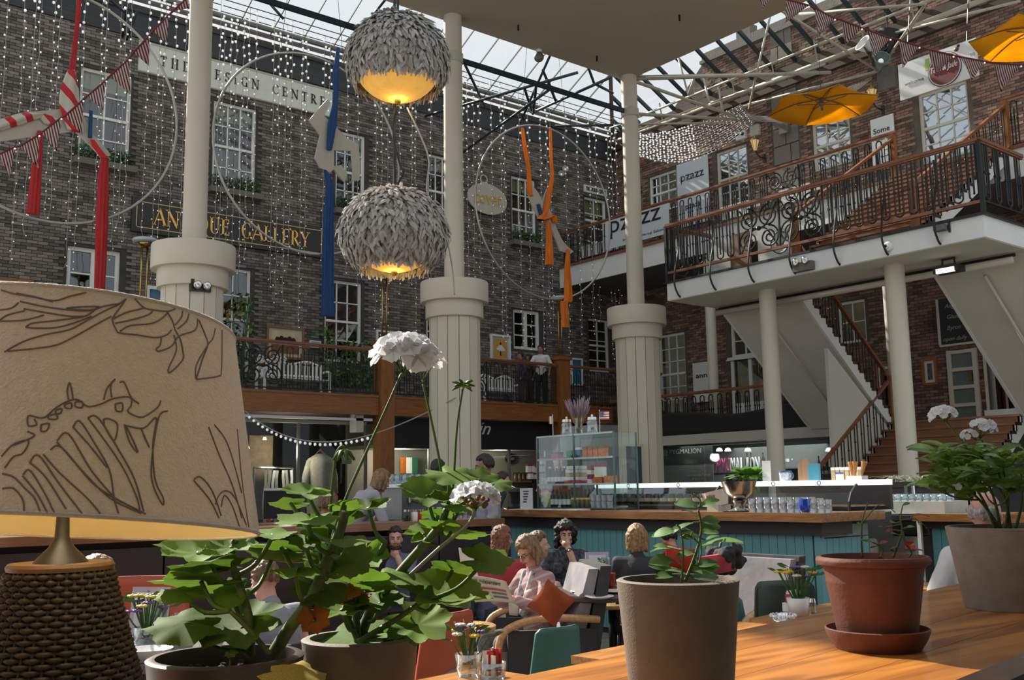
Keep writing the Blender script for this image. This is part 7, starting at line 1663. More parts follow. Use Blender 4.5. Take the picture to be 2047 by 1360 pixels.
T = thing('black_bag', 'crumpled black bag lying on the pale armchair', 'bag', atd(1462, 1120, 7.55)); mb = MB(); p = atd(1455, 1122, 7.6)
for k in range(10): mb.ball(p+Vector((ri.uniform(-.09, .09), ri.uniform(-.09, .09), ri.uniform(-.05, .07))), ri.uniform(.05, .08), 8, 6)
o = remesh(mb, 'bag_body', CL('black_shiny', (.012, .012, .012)), .012, 2, T, disp=(.02, 22)); o.location = -T.location
MB().tube(arc(p+Vector((0, 0, .08)), .09, 0, pi, 10), .01, 6).build('strap', m_black, T)
# newspaper
T = thing('newspaper', 'open newspaper held by the woman in pink cardigan', 'newspaper', atd(970, 1190, 6.85))
TL, TR, BR, BL = atd(920, 1150, 6.75), atd(1012, 1163, 6.75), atd(1030, 1207, 6.8), atd(950, 1204, 6.85); nrm = (TR-TL).cross(BL-TL).normalized()
def paper(u, v): p = TL.lerp(TR, u).lerp(BL.lerp(BR, u), v); return p+nrm*(.015*sin(u*pi))
mp = M('newsprint', (.52, .49, .44), .9, var=.06)
o = MB().grid(paper, 12, 8).build('front_sheet', mp, T, smooth=True); o.modifiers.new('s', 'SOLIDIFY').thickness = .002
A, B, C_, D_ = atd(917, 1095, 7.1), atd(945, 1112, 7.15), atd(965, 1190, 7.1), atd(925, 1172, 7.05)
o = MB().grid(lambda u, v: A.lerp(B, u).lerp(D_.lerp(C_, u), v)+Vector((.02*sin(u*3), 0, 0)), 8, 8).build('back_sheet', mp, T, smooth=True); o.modifiers.new('s', 'SOLIDIFY').thickness = .002
A2, B2, C2, D2 = atd(1016, 1200, 6.82), atd(1036, 1212, 6.85), atd(1034, 1232, 6.85), atd(1018, 1230, 6.83)
o = MB().grid(lambda u, v: A2.lerp(B2, u).lerp(D2.lerp(C2, u), v), 4, 4).build('folded_sheet', mp, T, smooth=True); o.modifiers.new('s', 'SOLIDIFY').thickness = .002
uu = (TR-TL).normalized(); vv = (TL-BL).normalized(); vv = (vv-uu*vv.dot(uu)).normalized(); nn = uu.cross(vv).normalized()
fr = -1 if nn.dot(CAMLOC-TL) < 0 else 1
me_c = paper(.5, .18)+nn*fr*.012
lettering('Irish Independent', m_black, T, me_c, uu, vv, .06, .003, fit=((TR-TL).length*.66, .040))
for r in range(3):
    for k in range(2 if r else 1):
        u0 = .10+.42*k; u1 = u0+(.36 if r else .80); v = .42+.16*r; mb = MB(); N = 6
        mb.grid(lambda a, b: paper(u0+(u1-u0)*a, v+.07*b)+nn*fr*.008, N, 1); mb.build('printed_block', m_pink if r == 0 else M('ink_grey', (.13, .125, .12), .9), T)
# table ware
def pansies(label, c, s=1.0, cols=((.60, .40, .03), (.10, .05, .22), (.55, .52, .50)), pot=None, n=26, tall=.16):
    T = thing('flower_pot', label, 'flowers', c); c = Vector(c)
    MB().lathe([(0, 0), (.035*s, 0), (.045*s, .07*s), (.042*s, .07*s), (.035*s, .01)], c, 16).build('vase', pot or g_tumb, T, smooth=True); rr = random.Random(int(c.x*100)); st = MB()
    for k in range(n):
        a = rr.uniform(0, 2*pi); t = rr.uniform(.2, 1); tip = c+Vector((cos(a)*t*.075*s, sin(a)*t*.075*s, (tall-.06*t*rr.random())*s)); st.tube([c+Vector((0, 0, .03*s)), c.lerp(tip, .6)+Vector((0, 0, .01)), tip], .0022*s, 4)
        if k % 2:
            col = cols[k//2 % len(cols)]; mb = MB()
            for j in range(5):
                b = 2*pi*j/5+a; mb.ball(tip+Vector((cos(b)*.010*s, sin(b)*.010*s, .002)), (.010*s, .010*s, .005*s), 6, 4)
            mb.ball(tip+Vector((0, 0, .005*s)), .004*s, 5, 4); mb.build('bloom', M('petal_%d' % (k//2 % len(cols)) + label[:6], col, .6, var=.2), T, smooth=True)
        else: d = Vector((cos(a), sin(a), .3)); st.add([tip, tip+d*.03*s+Vector((0, 0, .01)), tip+d*.05*s, tip+d*.03*s-Vector((0, 0, .008))], [(0, 1, 2), (0, 2, 3)])
    o = st.build('stems', M('stem_green', (.04, .11, .02), .6, var=.3), T); o['kind'] = 'stuff'
p = g(936, 1352, .75); pansies('yellow and purple pansies in a glass on the near cafe table', (p.x, p.y, .751), 1.25)
p = g(1597, 1232, .75); pansies('yellow pansies in a white pot on the far cafe table', (p.x, p.y, .751), 1.45, ((.62, .42, .03), (.20, .18, .38), (.50, .45, .10)), m_wht, 26, .19)
p = g(1190, 1178, .75); pansies('yellow pansies among the glasses on the round dark table', (p.x, p.y, .751), 1.2)
p = g(292, 1298, .75); pansies('purple and yellow flowers in a slim vase by the menu', (p.x, p.y, .751), 1.5, ((.55, .45, .05), (.16, .08, .26)), None, 30, .17)
p = g(985, 1356, .75); T = thing('sugar_holder', 'glass of red and white sugar sachets on the near cafe table', 'sachets', (p.x, p.y, .751))
MB().lathe([(0, 0), (.05, 0), (.055, .06), (.052, .06), (.047, .008)], (p.x, p.y, .751), 16).build('glass', g_tumb, T, smooth=True)
for k in range(16): a = ri.uniform(0, 6.28); r = ri.uniform(0, .035); MB().box((p.x+r*cos(a)-.014, p.y+r*sin(a)-.003, .76), (p.x+r*cos(a)+.014, p.y+r*sin(a)+.003, .84+ri.uniform(0, .03)), Quaternion((0, 0, 1), ri.uniform(0, 3))).build('sachet', m_redcap if k % 2 else m_wht, T)
p = g(1586, 1222, .75); T = thing('sugar_holder', 'white holder of red and white sachets beside the far pansies', 'sachets', (p.x, p.y, .751)); MB().box((p.x-.05, p.y-.04, .751), (p.x+.05, p.y+.04, .80)).build('holder', m_wht, T)
for k in range(12): MB().box((p.x-.045+.008*k, p.y-.02, .78), (p.x-.04+.008*k, p.y+.02, .85+.01*(k % 3))).build('sachet', m_redcap if k % 3 == 0 else m_wht, T)
p = g(1566, 1242, .75); T = thing('ashtray', 'cut glass ashtray on the far cafe table', 'ashtray', (p.x, p.y, .751)); MB().lathe([(0, .006), (.05, .006), (.06, .035), (.07, .035), (.065, 0), (0, 0)], (p.x, p.y, .751), 20).build('dish', g_tumb, T, smooth=True)
for k in range(16): t = 2*pi*k/16; MB().ball((p.x+.066*cos(t), p.y+.066*sin(t), .78), .010, 6, 4).build('bead', m_wht, T)
p = g(1625, 1226, .75); lathe_item('salt_shaker', 'small glass salt shaker beside the pansies', 'shaker', [(0, 0), (.022, 0), (.020, .06), (0, .06)], (p.x, p.y, .751), g_tumb, 12, None, (('cap', [(0, .085), (.015, .082), (.021, .06), (0, .06)], m_chrome),))
for k, (px, py, s) in enumerate(((358, 1302, 1.0), (298, 1322, 1.15), (422, 1296, .9))):
    p = g(px, py, .75); lathe_item('white_bowl', ('white soup bowl with garnish on the left table', 'larger white bowl at the edge of the left table', 'shallow white dish beside the soup bowl')[k], 'bowl', [(0, .004), (.05*s, .0), (.085*s, .05), (.09*s, .055), (.082*s, .05), (.045*s, .012), (0, .012)], (p.x, p.y, .751), m_wht, 24)
p = g(330, 1300, .75)
for k, px in enumerate((315, 342)): p = g(px, 1290, .75); lathe_item('stem_glass', 'empty glass on the left table ' + ('beside the vase' if k == 0 else 'under the broad leaf'), 'glass', [(0, 0), (.03, 0), (.006, .01), (.006, .05), (.04, .09), (.045, .15), (.042, .15)], (p.x, p.y, .751), g_tumb, 16)
def menu(label, px, py, face, z=.75, s=1.0):
    p = g(px, py, z); T = thing('menu_stand', label, 'menu', (p.x, p.y, z+.001), heading(face)); T.scale = (s,)*3
    MB().box((-.075, -.006, 0), (.075, .006, .21), Quaternion((1, 0, 0), -.12), (0, 0, 0)).build('card', M('lilac_card', (.42, .34, .44), .7), T, local=True); MB().box((-.055, -.012, .03), (.055, -.004, .19), Quaternion((1, 0, 0), -.12), (0, 0, 0)).build('print', m_paper, T, local=True); MB().box((-.06, -.03, 0), (.06, .03, .01)).build('foot', m_wht, T, local=True)
menu('lilac framed menu card on the left table', 292, 1292, 12, s=1.35); menu('lilac framed menu card on the round dark table', 1196, 1172, -5, s=1.2)
p = g(1210, 1176, .75); lathe_item('water_jug', 'clear water jug on the round dark table', 'jug', [(0, .004), (.05, .004), (.055, .02), (.05, .16), (.055, .22), (.052, .22), (.046, .16)], (p.x, p.y, .751), g_tumb, 18)
p = g(1222, 1180, .75); lathe_item('red_drink', 'glass of red drink on the round dark table', 'glass', [(0, 0), (.03, 0), (.035, .12), (.0, .12)], (p.x, p.y, .751), M('red_juice', (.28, .03, .015), .15), 14)
p = g(1158, 1172, .75); lathe_item('water_glass', 'half full water glass near the reader', 'glass', tum, (p.x, p.y, .751), g_tumb, 14)
for k, (px, py) in enumerate(((1168, 1186), (1226, 1186), (1198, 1197))): p = g(px, py, .75); lathe_item('white_plate', ('white plate beside the pale menu', 'white plate with crumpled napkin', 'small white saucer on the dark table')[k], 'plate', [(0, 0), (.06, 0), (.10, .015), (.098, .018), (.055, .006), (0, .006)], (p.x, p.y, .751), m_wht, 24)
# white garden benches on the balcony
def bench(label, x0, x1, y, curls=False):
    T = thing('garden_bench', label, 'bench', ((x0+x1)/2, y, BZ)); n = int((x1-x0)/.11); top = lambda t: .80+.09*sin(t*2*pi*1.0)**2
    for k in range(n): x = x0+.05+(x1-x0-.1)*k/(n-1); MB().box((x-.028, y+.14, BZ+.42), (x+.028, y+.165, BZ+top(k/(n-1)))).build('slat', m_wht, T)
    MB().tube([(x0+(x1-x0)*k/24, y+.16, BZ+top(k/24)) for k in range(25)], .03, 6).build('top_rail', m_wht, T); MB().box((x0, y+.13, BZ+.50), (x1, y+.17, BZ+.55)).build('lower_rail', m_wht, T)
    for k in range(5): MB().box((x0, y-.30+.09*k, BZ+.40), (x1, y-.23+.09*k, BZ+.425)).build('seat_slat', m_wht, T)
    for x in (x0+.03, x1-.03):
        MB().tube(bez([(x, y+.15, BZ+.62), (x, y-.15, BZ+.64), (x, y-.32, BZ+.58)], 5), .028, 6).build('arm', m_wht, T)
        for yy in (y+.15, y-.28): MB().bar((x, yy, BZ), (x, yy, BZ+.6), .05).build('leg', m_wht, T)
    if curls:
        for x in (x0+.1, x0+.5, (x0+x1)/2-.2): MB().tube([(px_, y+.12, BZ+.88+pz_) for px_, _, pz_ in spiral((x, 0), .10, 1.6, 0, 24)], .02, 5).build('scroll', m_wht, T)
a, b = aty(516, 760, 22.2).x, aty(650, 775, 22.2).x; bench('white slatted garden bench below the gilt painting', a, b, 22.2, True)
a, b = aty(955, 790, 22.2).x, aty(1036, 800, 22.2).x; bench('white garden bench with round back below the dancer print', a, b, 22.2)
MB()
def tub_plant(label, px, py, y, h, w, n, mat=None):
    p = aty(px, py, y); T = thing('potted_plant', label, 'plant', (p.x, y, BZ)); MB().lathe([(0, 0), (.14, 0), (.18, .30), (.15, .30)], (p.x, y, BZ), 16).build('tub', m_stone, T); mb = MB(); rr = random.Random(int(px))
    for k in range(6): t = rr.uniform(0, 6.28); mb.tube(bez([(p.x, y, BZ+.25), (p.x+cos(t)*w*.2, y+sin(t)*.1, BZ+h*.5), (p.x+cos(t)*w*.4, y+sin(t)*.15, BZ+h)], 4), .012, 5)
    mb.build('stems', M('stem_green', (.04, .11, .02)), T); mb = MB(); leaf_clump(mb, (p.x, y, BZ+.3+h*.45), (w, .4, h*.9), n, .13, rr); o = mb.build('leaves', mat or m_leaf_d, T); o['kind'] = 'stuff'
m_ivy = M('ivy_leaf', (.02, .06, .012), .6, var=.4, scale=20, island=.5, col2=(.08, .17, .04))
tub_plant('tall climbing plant beside the gilt painting', 478, 760, 22.6, 2.4, .6, 200, m_ivy); tub_plant('leafy potted plant under the blue cloth window', 655, 765, 22.6, 1.6, .45, 130, m_ivy); tub_plant('bushy potted plant right of the blue cloth window', 700, 770, 22.6, 1.4, .6, 170, m_ivy); tub_plant('leafy plant beside the oak post', 738, 765, 22.6, 1.4, .4, 110, m_ivy)
T = thing('stone_trough', 'grey stone trough of plants below the sash window', 'planter', (aty(690, 760, 22.75).x, 22.75, BZ)); x = T.location.x; MB().box((x-.7, 22.55, BZ), (x+.7, 22.83, BZ+.32)).build('trough', m_stone, T); mb = MB(); leaf_clump(mb, (x, 22.7, BZ+.55), (1.3, .2, .4), 150, .10); o = mb.build('leaves', m_ivy, T); o['kind'] = 'stuff'
# gallery furniture behind the upper railings
for k, (px, py) in enumerate(((1170, 470), (1195, 475), (1480, 390), (1600, 365))):
    p = atx(px, py, 21.6); p.y = min(p.y, 22.4-.95*k) if k < 2 else p.y; T = thing('gallery_table', ('white clothed table on the gallery beside the corner', 'second white table on the gallery beside the corner', 'white clothed table on the gallery before the paned window', 'white clothed table on the gallery by the stone quoins')[k], 'table', (21.6, p.y, F2)); MB().box((21.3, p.y-.45, F2+.72), (21.9, p.y+.45, F2+.76)).build('top', m_wht, T); MB().box((21.32, p.y-.43, F2+.40), (21.34, p.y+.43, F2+.72)).build('cloth_drop', m_wht, T)
    for sy in (-.35, .35): MB().bar((21.6, p.y+sy, F2), (21.6, p.y+sy, F2+.72), .05).build('leg', m_iron, T)
p = atx(1435, 490, 16.6); 
T = thing('landing_screen', 'tan timber screen panel standing on the landing', 'screen', (16.6, 13.0, LZ)); MB().box((16.6, 12.75, LZ), (16.65, 13.25, LZ+1.0)).build('panel', MWOOD('tan_panel', (.20, .10, .05), (.28, .15, .07), 2, .6), T)
for k, (a, b) in enumerate(((12.65, 11.75), (14.0, 13.35))):
    T = thing('landing_board', ('white price board with round emblem on the landing' if k == 0 else 'narrow white board at the far end of the landing'), 'board', (16.75, (a+b)/2, LZ)); MB().box((16.75, b, LZ+.25), (16.78, a, LZ+1.0)).build('panel', m_board, T)
    for y in (a-.05, b+.05): MB().bar((16.77, y, LZ), (16.77, y, LZ+.25), .04).build('leg', m_iron, T)
    if k == 0: MB().tube(arc((16.74, (a+b)/2-.1, LZ+.65), .22, 0, 2*pi, 24, (0, 1, 0)), .012, 5).build('emblem_ring', m_black, T); lettering('f', m_offwhite, T, (16.74, (a+b)/2, LZ+.65), UR, VR, .3, .01)
# ================================================================ FOREGROUND LEDGE
LG = 1.10
dl = Vector((1, .135, 0)).normalized(); nl = Vector((-dl.y, dl.x, 0)); le = lambda x, w: Vector((x, .83+.135*x, 0))+nl*w
T = thing('ledge', 'long sunlit wooden ledge carrying the plant pots', 'ledge', (1.7, 1.3, 0)); a, b = le(-1.6, 0), le(5.0, 0)
m_ledge = MWOOD('ledge_oak', (.20, .064, .013), (.48, .19, .038), 0, .34, 1.6, coat=.2)
W_ = .72
for k in range(4):
    w0, w1 = W_*k/4+.001, W_*(k+1)/4-.001; mb = MB(); mb.prism([a+nl*w0+Vector((0, 0, LG-.045)), b+nl*w0+Vector((0, 0, LG-.045)), b+nl*w1+Vector((0, 0, LG-.045)), a+nl*w1+Vector((0, 0, LG-.045))], (0, 0, .045)); mb.build('plank', m_ledge, T)
mb = MB(); mb.prism([a+nl*.12, b+nl*.12, b+nl*.55, a+nl*.55], (0, 0, LG-.045)); mb.build('support_wall', M('grey_support', (.06, .058, .055), .8), T)
m_soil = M('potting_soil', (.016, .011, .008), .95, var=.5, scale=60, bump=.8, bscale=120)
m_greyp = M('grey_clay', (.125, .106, .086), .75, var=.12, scale=30, bump=.12, bscale=300); m_terra = M('terracotta', (.135, .042, .022), .75, var=.3, scale=5, bump=.1, bscale=80); m_darkp = M('brown_glaze', (.05, .036, .028), .4, var=.15)
def pot(name, label, px, py, dep, R, rbase, mat, lip=.010, base=LG, style='plain'):
    c = atd(px, py, dep); zt = c.z; T = thing(name, label, 'plant pot', (c.x, c.y, base)); z0 = base
    if style == 'terra':
        z0 = base+.012; H_ = zt-z0
        prof = [(0, z0), (rbase, z0), (R*.86, zt-H_*.30), (R*.87, zt-H_*.28), (R*.86, zt-H_*.26), (R*.90, zt-H_*.13), (R*.93, zt-H_*.12), (R*.93, zt-H_*.10), (R*1.0, zt-H_*.09), (R*1.03, zt-H_*.05), (R*1.02, zt-.006), (R*.99, zt), (R*.93, zt), (R*.91, zt-.01), (R*.86, zt-.05)]
        MB().lathe([(0, base), (rbase*1.10, base), (rbase*1.28, base+.025), (rbase*1.36, base+.042), (rbase*1.37, base+.048), (rbase*1.32, base+.05), (rbase*1.22, base+.02), (0, base+.012)], (c.x, c.y, 0), 48).build('saucer', mat, T, smooth=50)
    else: prof = [(0, z0), (rbase-.004, z0), (rbase, z0+.004), (R, zt-.006), (R+.001, zt-.002), (R-.003, zt), (R-lip, zt), (R-lip-.001, zt-.05)]
    MB().lathe(prof, (c.x, c.y, 0), 56).build('body', mat, T, smooth=45)
    mb = MB(); n = 24; mb.lathe([(0, zt-.022), (R*.4, zt-.020), (R*.93-lip, zt-.028)], (c.x, c.y, 0), n); mb.build('soil', m_soil, T, smooth=True); rr = random.Random(int(px)); mb = MB()
    for k in range(40): t = rr.uniform(0, 6.28); r = R*.85*sqrt(rr.random()); mb.ball((c.x+r*cos(t), c.y+r*sin(t), zt-.022), rr.uniform(.002, .006), 5, 4)
    o = mb.build('soil_crumbs', m_soil, T); o['kind'] = 'stuff'
    return T, c
potA, cA_ = pot('plant_pot', 'brown glazed pot of the leafy geranium beside the lamp', 452, 1310, 1.22, .0915, .068, m_darkp)
potB, cB_ = pot('plant_pot', 'grey clay pot of the second geranium', 720, 1273, 1.32, .0745, .058, m_greyp)
potC, cC_ = pot('plant_pot', 'tall grey clay pot with a rose sapling at the middle of the ledge', 1354, 1157, 1.62, .0965, .074, m_greyp)
potD, cD_ = pot('plant_pot', 'terracotta pot on a saucer with a thorny rose', 1744, 1112, 2.50, .132, .090, m_terra, style='terra')
potE, cE_ = pot('plant_pot', 'wide pale clay pot of the white flowering geranium', 2024, 1052, 3.25, .20, .160, M('pale_clay', (.24, .20, .165), .75, var=.14, scale=14, bump=.12, bscale=200), .014)
# ---------------------------------------------------------------- leaves
m_gl = M('geranium_leaf', (.045, .090, .012), .7, spec=.25, var=.35, scale=30, objrand=.45, trans=.38, col2=(.11, .20, .022)); m_dead = M('dead_leaf', (.30, .10, .015), .8, var=.3, scale=25, trans=.3); m_yel = M('yellowing_leaf', (.26, .20, .02), .7, var=.4, scale=25, trans=.3)
m_gstem = M('geranium_stem', (.075, .11, .025), .6, var=.3, scale=20, stretch=(1, 1, .3)); m_gpet = M('geranium_petiole', (.09, .17, .03), .55, var=.2, trans=.15)
def gleaf(seed, cup, mat, name='leaf'):
    rr = random.Random(seed); n = 42; rings = 5; vs = [(0, 0, -cup*.15)]; ph = rr.uniform(0, 6)
    for k in range(1, rings+1):
        t = k/rings
        for j in range(n):
            a = 2*pi*j/n; lobe = 1+.10*cos(a*7+ph*0)*t+.035*cos(a*21)*t; sinus = 1-.62*math.exp(-((((a-pi+pi) % (2*pi))-pi)/.20)**2) if False else 1-.70*math.exp(-((a-pi)/.16)**2)
            r = t*lobe*sinus; vein = -.020*abs(cos(a*3.5))*t
            vs.append((r*cos(a), r*sin(a), cup*(t*t)*.55-.12*cup+vein+.06*sin(a*3+ph)*t*t+.035*sin(a*7+ph)*t**3))
    fs = [(0, 1+j, 1+(j+1) % n) for j in range(n)]
    for k in range(rings-1):
        for j in range(n): fs.append((1+k*n+j, 1+(k+1)*n+j, 1+(k+1)*n+(j+1) % n, 1+k*n+(j+1) % n))
    return MB().add(vs, fs).mesh(name, mat, smooth=True)
GL = [gleaf(k, c, m_gl) for k, c in enumerate((.25, -.30, .45, -.12, .1))]; GDEAD = gleaf(9, .8, m_dead); GYEL = gleaf(11, -.5, m_yel)
CAMR, CAMF = Vector((RW[0][0], RW[1][0], RW[2][0])), Vector((-RW[0][2], -RW[1][2], 0)).normalized()
rl = random.Random(17)
def put_leaf(T, px, py, w, h, dep, anchor=None, me=None, tow=None, petiole=.0026):
    c = atd(px, py, dep); R = w/2*dep/FPX; t = math.asin(min(.95, h/w)); sgn = tow if tow is not None else rl.choice([1, 1, -1])
    view = math.asin(max(-1, min(1, (c.z-CAMLOC.z)/dep))); tilt = t+view if sgn > 0 else t-view        # lean towards (or away from) the viewer
    nrm = (Vector((0, 0, 1))*cos(tilt)-CAMF*sin(tilt)*sgn).normalized(); nrm = (nrm+CAMR*rl.uniform(-.18, .18)).normalized()
    xa = Quaternion(nrm, rl.uniform(-.6, .6)) @ (Vector((c.x, c.y, 0))-Vector((anchor.x, anchor.y, 0)) if anchor is not None else CAMR); xa = (xa-nrm*xa.dot(nrm)).normalized(); ya = nrm.cross(xa)
    inst('leaf', me or GL[rl.randrange(len(GL))], T, c-wloc(T), basis(xa, ya, nrm), R)
    if anchor is not None:
        s = c-xa*R*.03-nrm*R*.03; mid = anchor.lerp(s, .55)-Vector((0, 0, .012)); MB().tube(bez([anchor, mid, s], 5), [petiole*1.2]*5+[petiole]*6, 6).build('petiole', m_gpet, T, smooth=True)
def stem(T, path, dep, r0, r1, mat=None, name='stem'):
    P = [atd(x, y, dep if not isinstance(dep, list) else dep[i]) for i, (x, y) in enumerate(path)]; B = bez(P, 6); n = len(B); MB().tube(B, [r0+(r1-r0)*i/(n-1) for i in range(n)], 9).build(name, mat or m_gstem, T, smooth=True); return B
def near(B, p): return min(B, key=lambda q: (q-p).length if q.z < p.z+.02 else 9+(q-p).length)
PA = thing('geranium_plant', 'leafy geranium with a tall white flower head in the brown pot', 'plant', cA_)
SA = stem(PA, [(545, 1312), (575, 1262), (622, 1195), (655, 1120), (680, 1060), (690, 1022)], 1.22, .0085, .0055) + stem(PA, [(500, 1310), (498, 1240), (478, 1170), (462, 1120), (470, 1080)], 1.20, .0060, .0040) + stem(PA, [(540, 1310), (500, 1262), (460, 1222)], 1.18, .0035, .0025)
for px, py, w, h, tow in ((392, 1102, 150, 55, 1), (462, 1092, 95, 40, 1), (420, 1128, 150, 26, -1), (400, 1160, 180, 34, -1), (362, 1184, 95, 36, 1), (368, 1246, 145, 62, 1), (480, 1252, 176, 92, 1), (462, 1185, 80, 60, 1), (560, 1092, 150, 26, -1), (545, 1118, 130, 20, -1), (612, 985, 100, 22, 1), (580, 1005, 84, 20, -1),
                         (612, 1040, 120, 26, 1), (662, 1048, 130, 26, -1), (548, 1068, 90, 18, 1), (668, 1115, 92, 76, 1), (705, 1122, 80, 66, 1), (636, 1075, 90, 24, 1), (590, 1148, 100, 18, 1), (690, 1010, 70, 22, -1), (700, 1080, 80, 20, 1), (640, 1180, 110, 60, 1), (610, 1085, 70, 26, 1)):
    c = atd(px, py, 1.22); put_leaf(PA, px, py, w, h, 1.22+rl.uniform(-.05, .06), near(SA, c-Vector((0, 0, .03))), tow=tow)
put_leaf(PA, 628, 1240, 62, 58, 1.20, near(SA, atd(628, 1230, 1.2)), GDEAD, 1); put_leaf(PA, 590, 1345, 130, 60, 1.10, None, GYEL, 1); put_leaf(PA, 690, 1190, 60, 30, 1.25, near(SA, atd(680, 1200, 1.2)), GDEAD, 1); put_leaf(PA, 462, 1308, 26, 16, 1.16, atd(455, 1335, 1.16), GL[0], 1, .0012)
m_pet = M('white_petal', (.66, .67, .70), .6, var=.05, trans=.35)
def floret_mesh():
    mb = MB()
    for k in range(5):
        a = 2*pi*k/5+.3; u = Vector((cos(a), sin(a), 0)); v = Vector((-sin(a), cos(a), 0)); base = u*.12; pts = [base]
        o = len(mb.v); V = []
        for i in range(5):
            for j in range(5):
                t = i/4; s = (j/4-.5)*2; wd = .12+.42*sin(min(1, t*1.05)*pi*.62); p = u*(t*1.0)+v*(s*wd)+Vector((0, 0, .22*t*t-.10*s*s*t+.05*sin(s*4+k))); V.append(p)
        mb.add(V, [(i*5+j, i*5+j+1, (i+1)*5+j+1, (i+1)*5+j) for i in range(4) for j in range(4)])
    return mb.mesh('floret', m_pet, smooth=True)
FLO = floret_mesh()
def umbel(T, px, py, dep, R, n, hub, dome=.85, seed=1, fs=.40):
    rr = random.Random(seed); c = atd(px, py, dep); h = atd(*hub, dep); ax = (c-h).normalized(); T = MB().ball(h, R*.10, 8, 6).build('flower_hub', m_gpet, T, smooth=True)
    for k in range(n):
        z = 1-(k+.5)/n*dome; a = k*2.39996; u = Vector((sqrt(1-z*z)*cos(a), sqrt(1-z*z)*sin(a), z)); q = Vector((0, 0, 1)).rotation_difference(ax); d = q @ u; d.z += .15; p = c+Vector((d.x*R*1.15, d.y*R*1.15, d.z*R*.75))
        inst('floret', FLO, T, p-wloc(T), Vector((0, 0, 1)).rotation_difference((d+Vector((0, 0, .2))-CAMF*.3).normalized()) @ Quaternion((0, 0, 1), rr.uniform(0, 6)), R*fs*rr.uniform(.85, 1.15))
        MB().tube([h, h.lerp(p, .5)+Vector((0, 0, .002)), p-d*.002], R*.022, 5).build('pedicel', m_gpet, T, smooth=True)
stem(PA, [(652, 1112), (690, 1000), (732, 905), (775, 810), (802, 748)], [1.22, 1.24, 1.26, 1.28, 1.30], .0020, .0016, m_gpet, 'flower_stalk'); umbel(PA, 810, 716, 1.30, .030, 17, (806, 748), 1.15, seed=3, fs=.60)
B_ = stem(PA, [(655, 1120), (662, 1000), (668, 940), (672, 908), (682, 893), (690, 896)], 1.25, .0021, .0016, m_gpet, 'flower_stalk')
mb = MB()
for k in range(7): t = k*.9; p = atd(688, 899, 1.25); mb.tube([p, p+Vector((.006*cos(t), .006*sin(t), -.004)), p+Vector((.014*cos(t), .014*sin(t), -.013))], [.0025, .0035, .0012], 6)
mb.build('flower_bud', m_gpet, PA, smooth=True)
PB = thing('geranium_plant', 'broad leaved geranium with a fading white flower in the grey pot', 'plant', cB_)
SB = stem(PB, [(716, 1284), (745, 1215), (795, 1150), (845, 1092), (880, 1050), (893, 1018)], 1.34, .0075, .0045) + stem(PB, [(716, 1284), (712, 1230), (720, 1180), (752, 1120), (770, 1085)], 1.33, .0055, .0035) + stem(PB, [(716, 1284), (690, 1220), (668, 1160)], 1.32, .004, .003) + stem(PB, [(716, 1284), (790, 1240), (840, 1205)], 1.30, .004, .003)
for px, py, w, h, tow in ((728, 1112, 96, 62, 1), (848, 1066, 78, 40, 1), (852, 988, 110, 52, 1), (900, 948, 100, 34, 1), (962, 958, 74, 46, 1), (995, 968, 60, 26, 1), (735, 1014, 88, 24, 1), (905, 1062, 150, 26, -1), (972, 1120, 104, 56, 1), (715, 1170, 150, 46, -1), (880, 1190, 190, 62, 1), (835, 1248, 130, 84, 1), (705, 1278, 170, 66, 1), (800, 1275, 90, 34, -1),
                         (682, 1218, 110, 48, 1), (775, 1150, 130, 30, 1), (760, 1205, 110, 40, 1), (922, 1010, 80, 22, 1), (876, 1030, 70, 20, -1), (655, 1150, 90, 50, 1), (640, 1120, 70, 40, 1), (905, 1140, 90, 30, -1)):
    c = atd(px, py, 1.34); put_leaf(PB, px, py, w, h, 1.34+rl.uniform(-.07, .06), near(SB, c-Vector((0, 0, .03))), tow=tow)
put_leaf(PB, 706, 1205, 70, 34, 1.30, near(SB, atd(700, 1215, 1.3)), GDEAD, 1)
stem(PB, [(892, 1020), (880, 930), (862, 840), (846, 768)], 1.36, .0019, .0016, m_gpet, 'flower_stalk'); umbel(PB, 846, 732, 1.36, .022, 9, (846, 762), seed=5, fs=.62)
stem(PB, [(903, 1015), (908, 940), (914, 850), (925, 778)], 1.36, .0018, .0014, m_gpet, 'flower_stalk'); mb = MB(); p = atd(926, 770, 1.36)
for k in range(14): t = k*2.4; z = -.4+1.2*k/14; d = Vector((cos(t), sin(t), z)).normalized(); mb.tube([p, p+d*.009, p+d*.016+Vector((0, 0, -.002))], [.0012, .0024, .0008], 5)
mb.build('flower_bud', m_gpet, PB, smooth=True)
stem(PB, [(820, 1150), (880, 1095), (935, 1050), (950, 1018)], 1.30, .0026, .0022, M('pale_stalk', (.26, .26, .18), .6), 'flower_stalk'); umbel(PB, 952, 1000, 1.30, .022, 12, (950, 1020), .9, 8, .55)
mb = MB(); p = atd(952, 1003, 1.28)
for k in range(16): t = k*2.4; mb.ball(p+Vector((.018*cos(t)*sqrt(k/16), .018*sin(t)*sqrt(k/16), .006*sin(k))), .0035, 5, 4)
mb.build('brown_buds', M('brown_bud', (.18, .08, .02), .8, var=.4), PB)
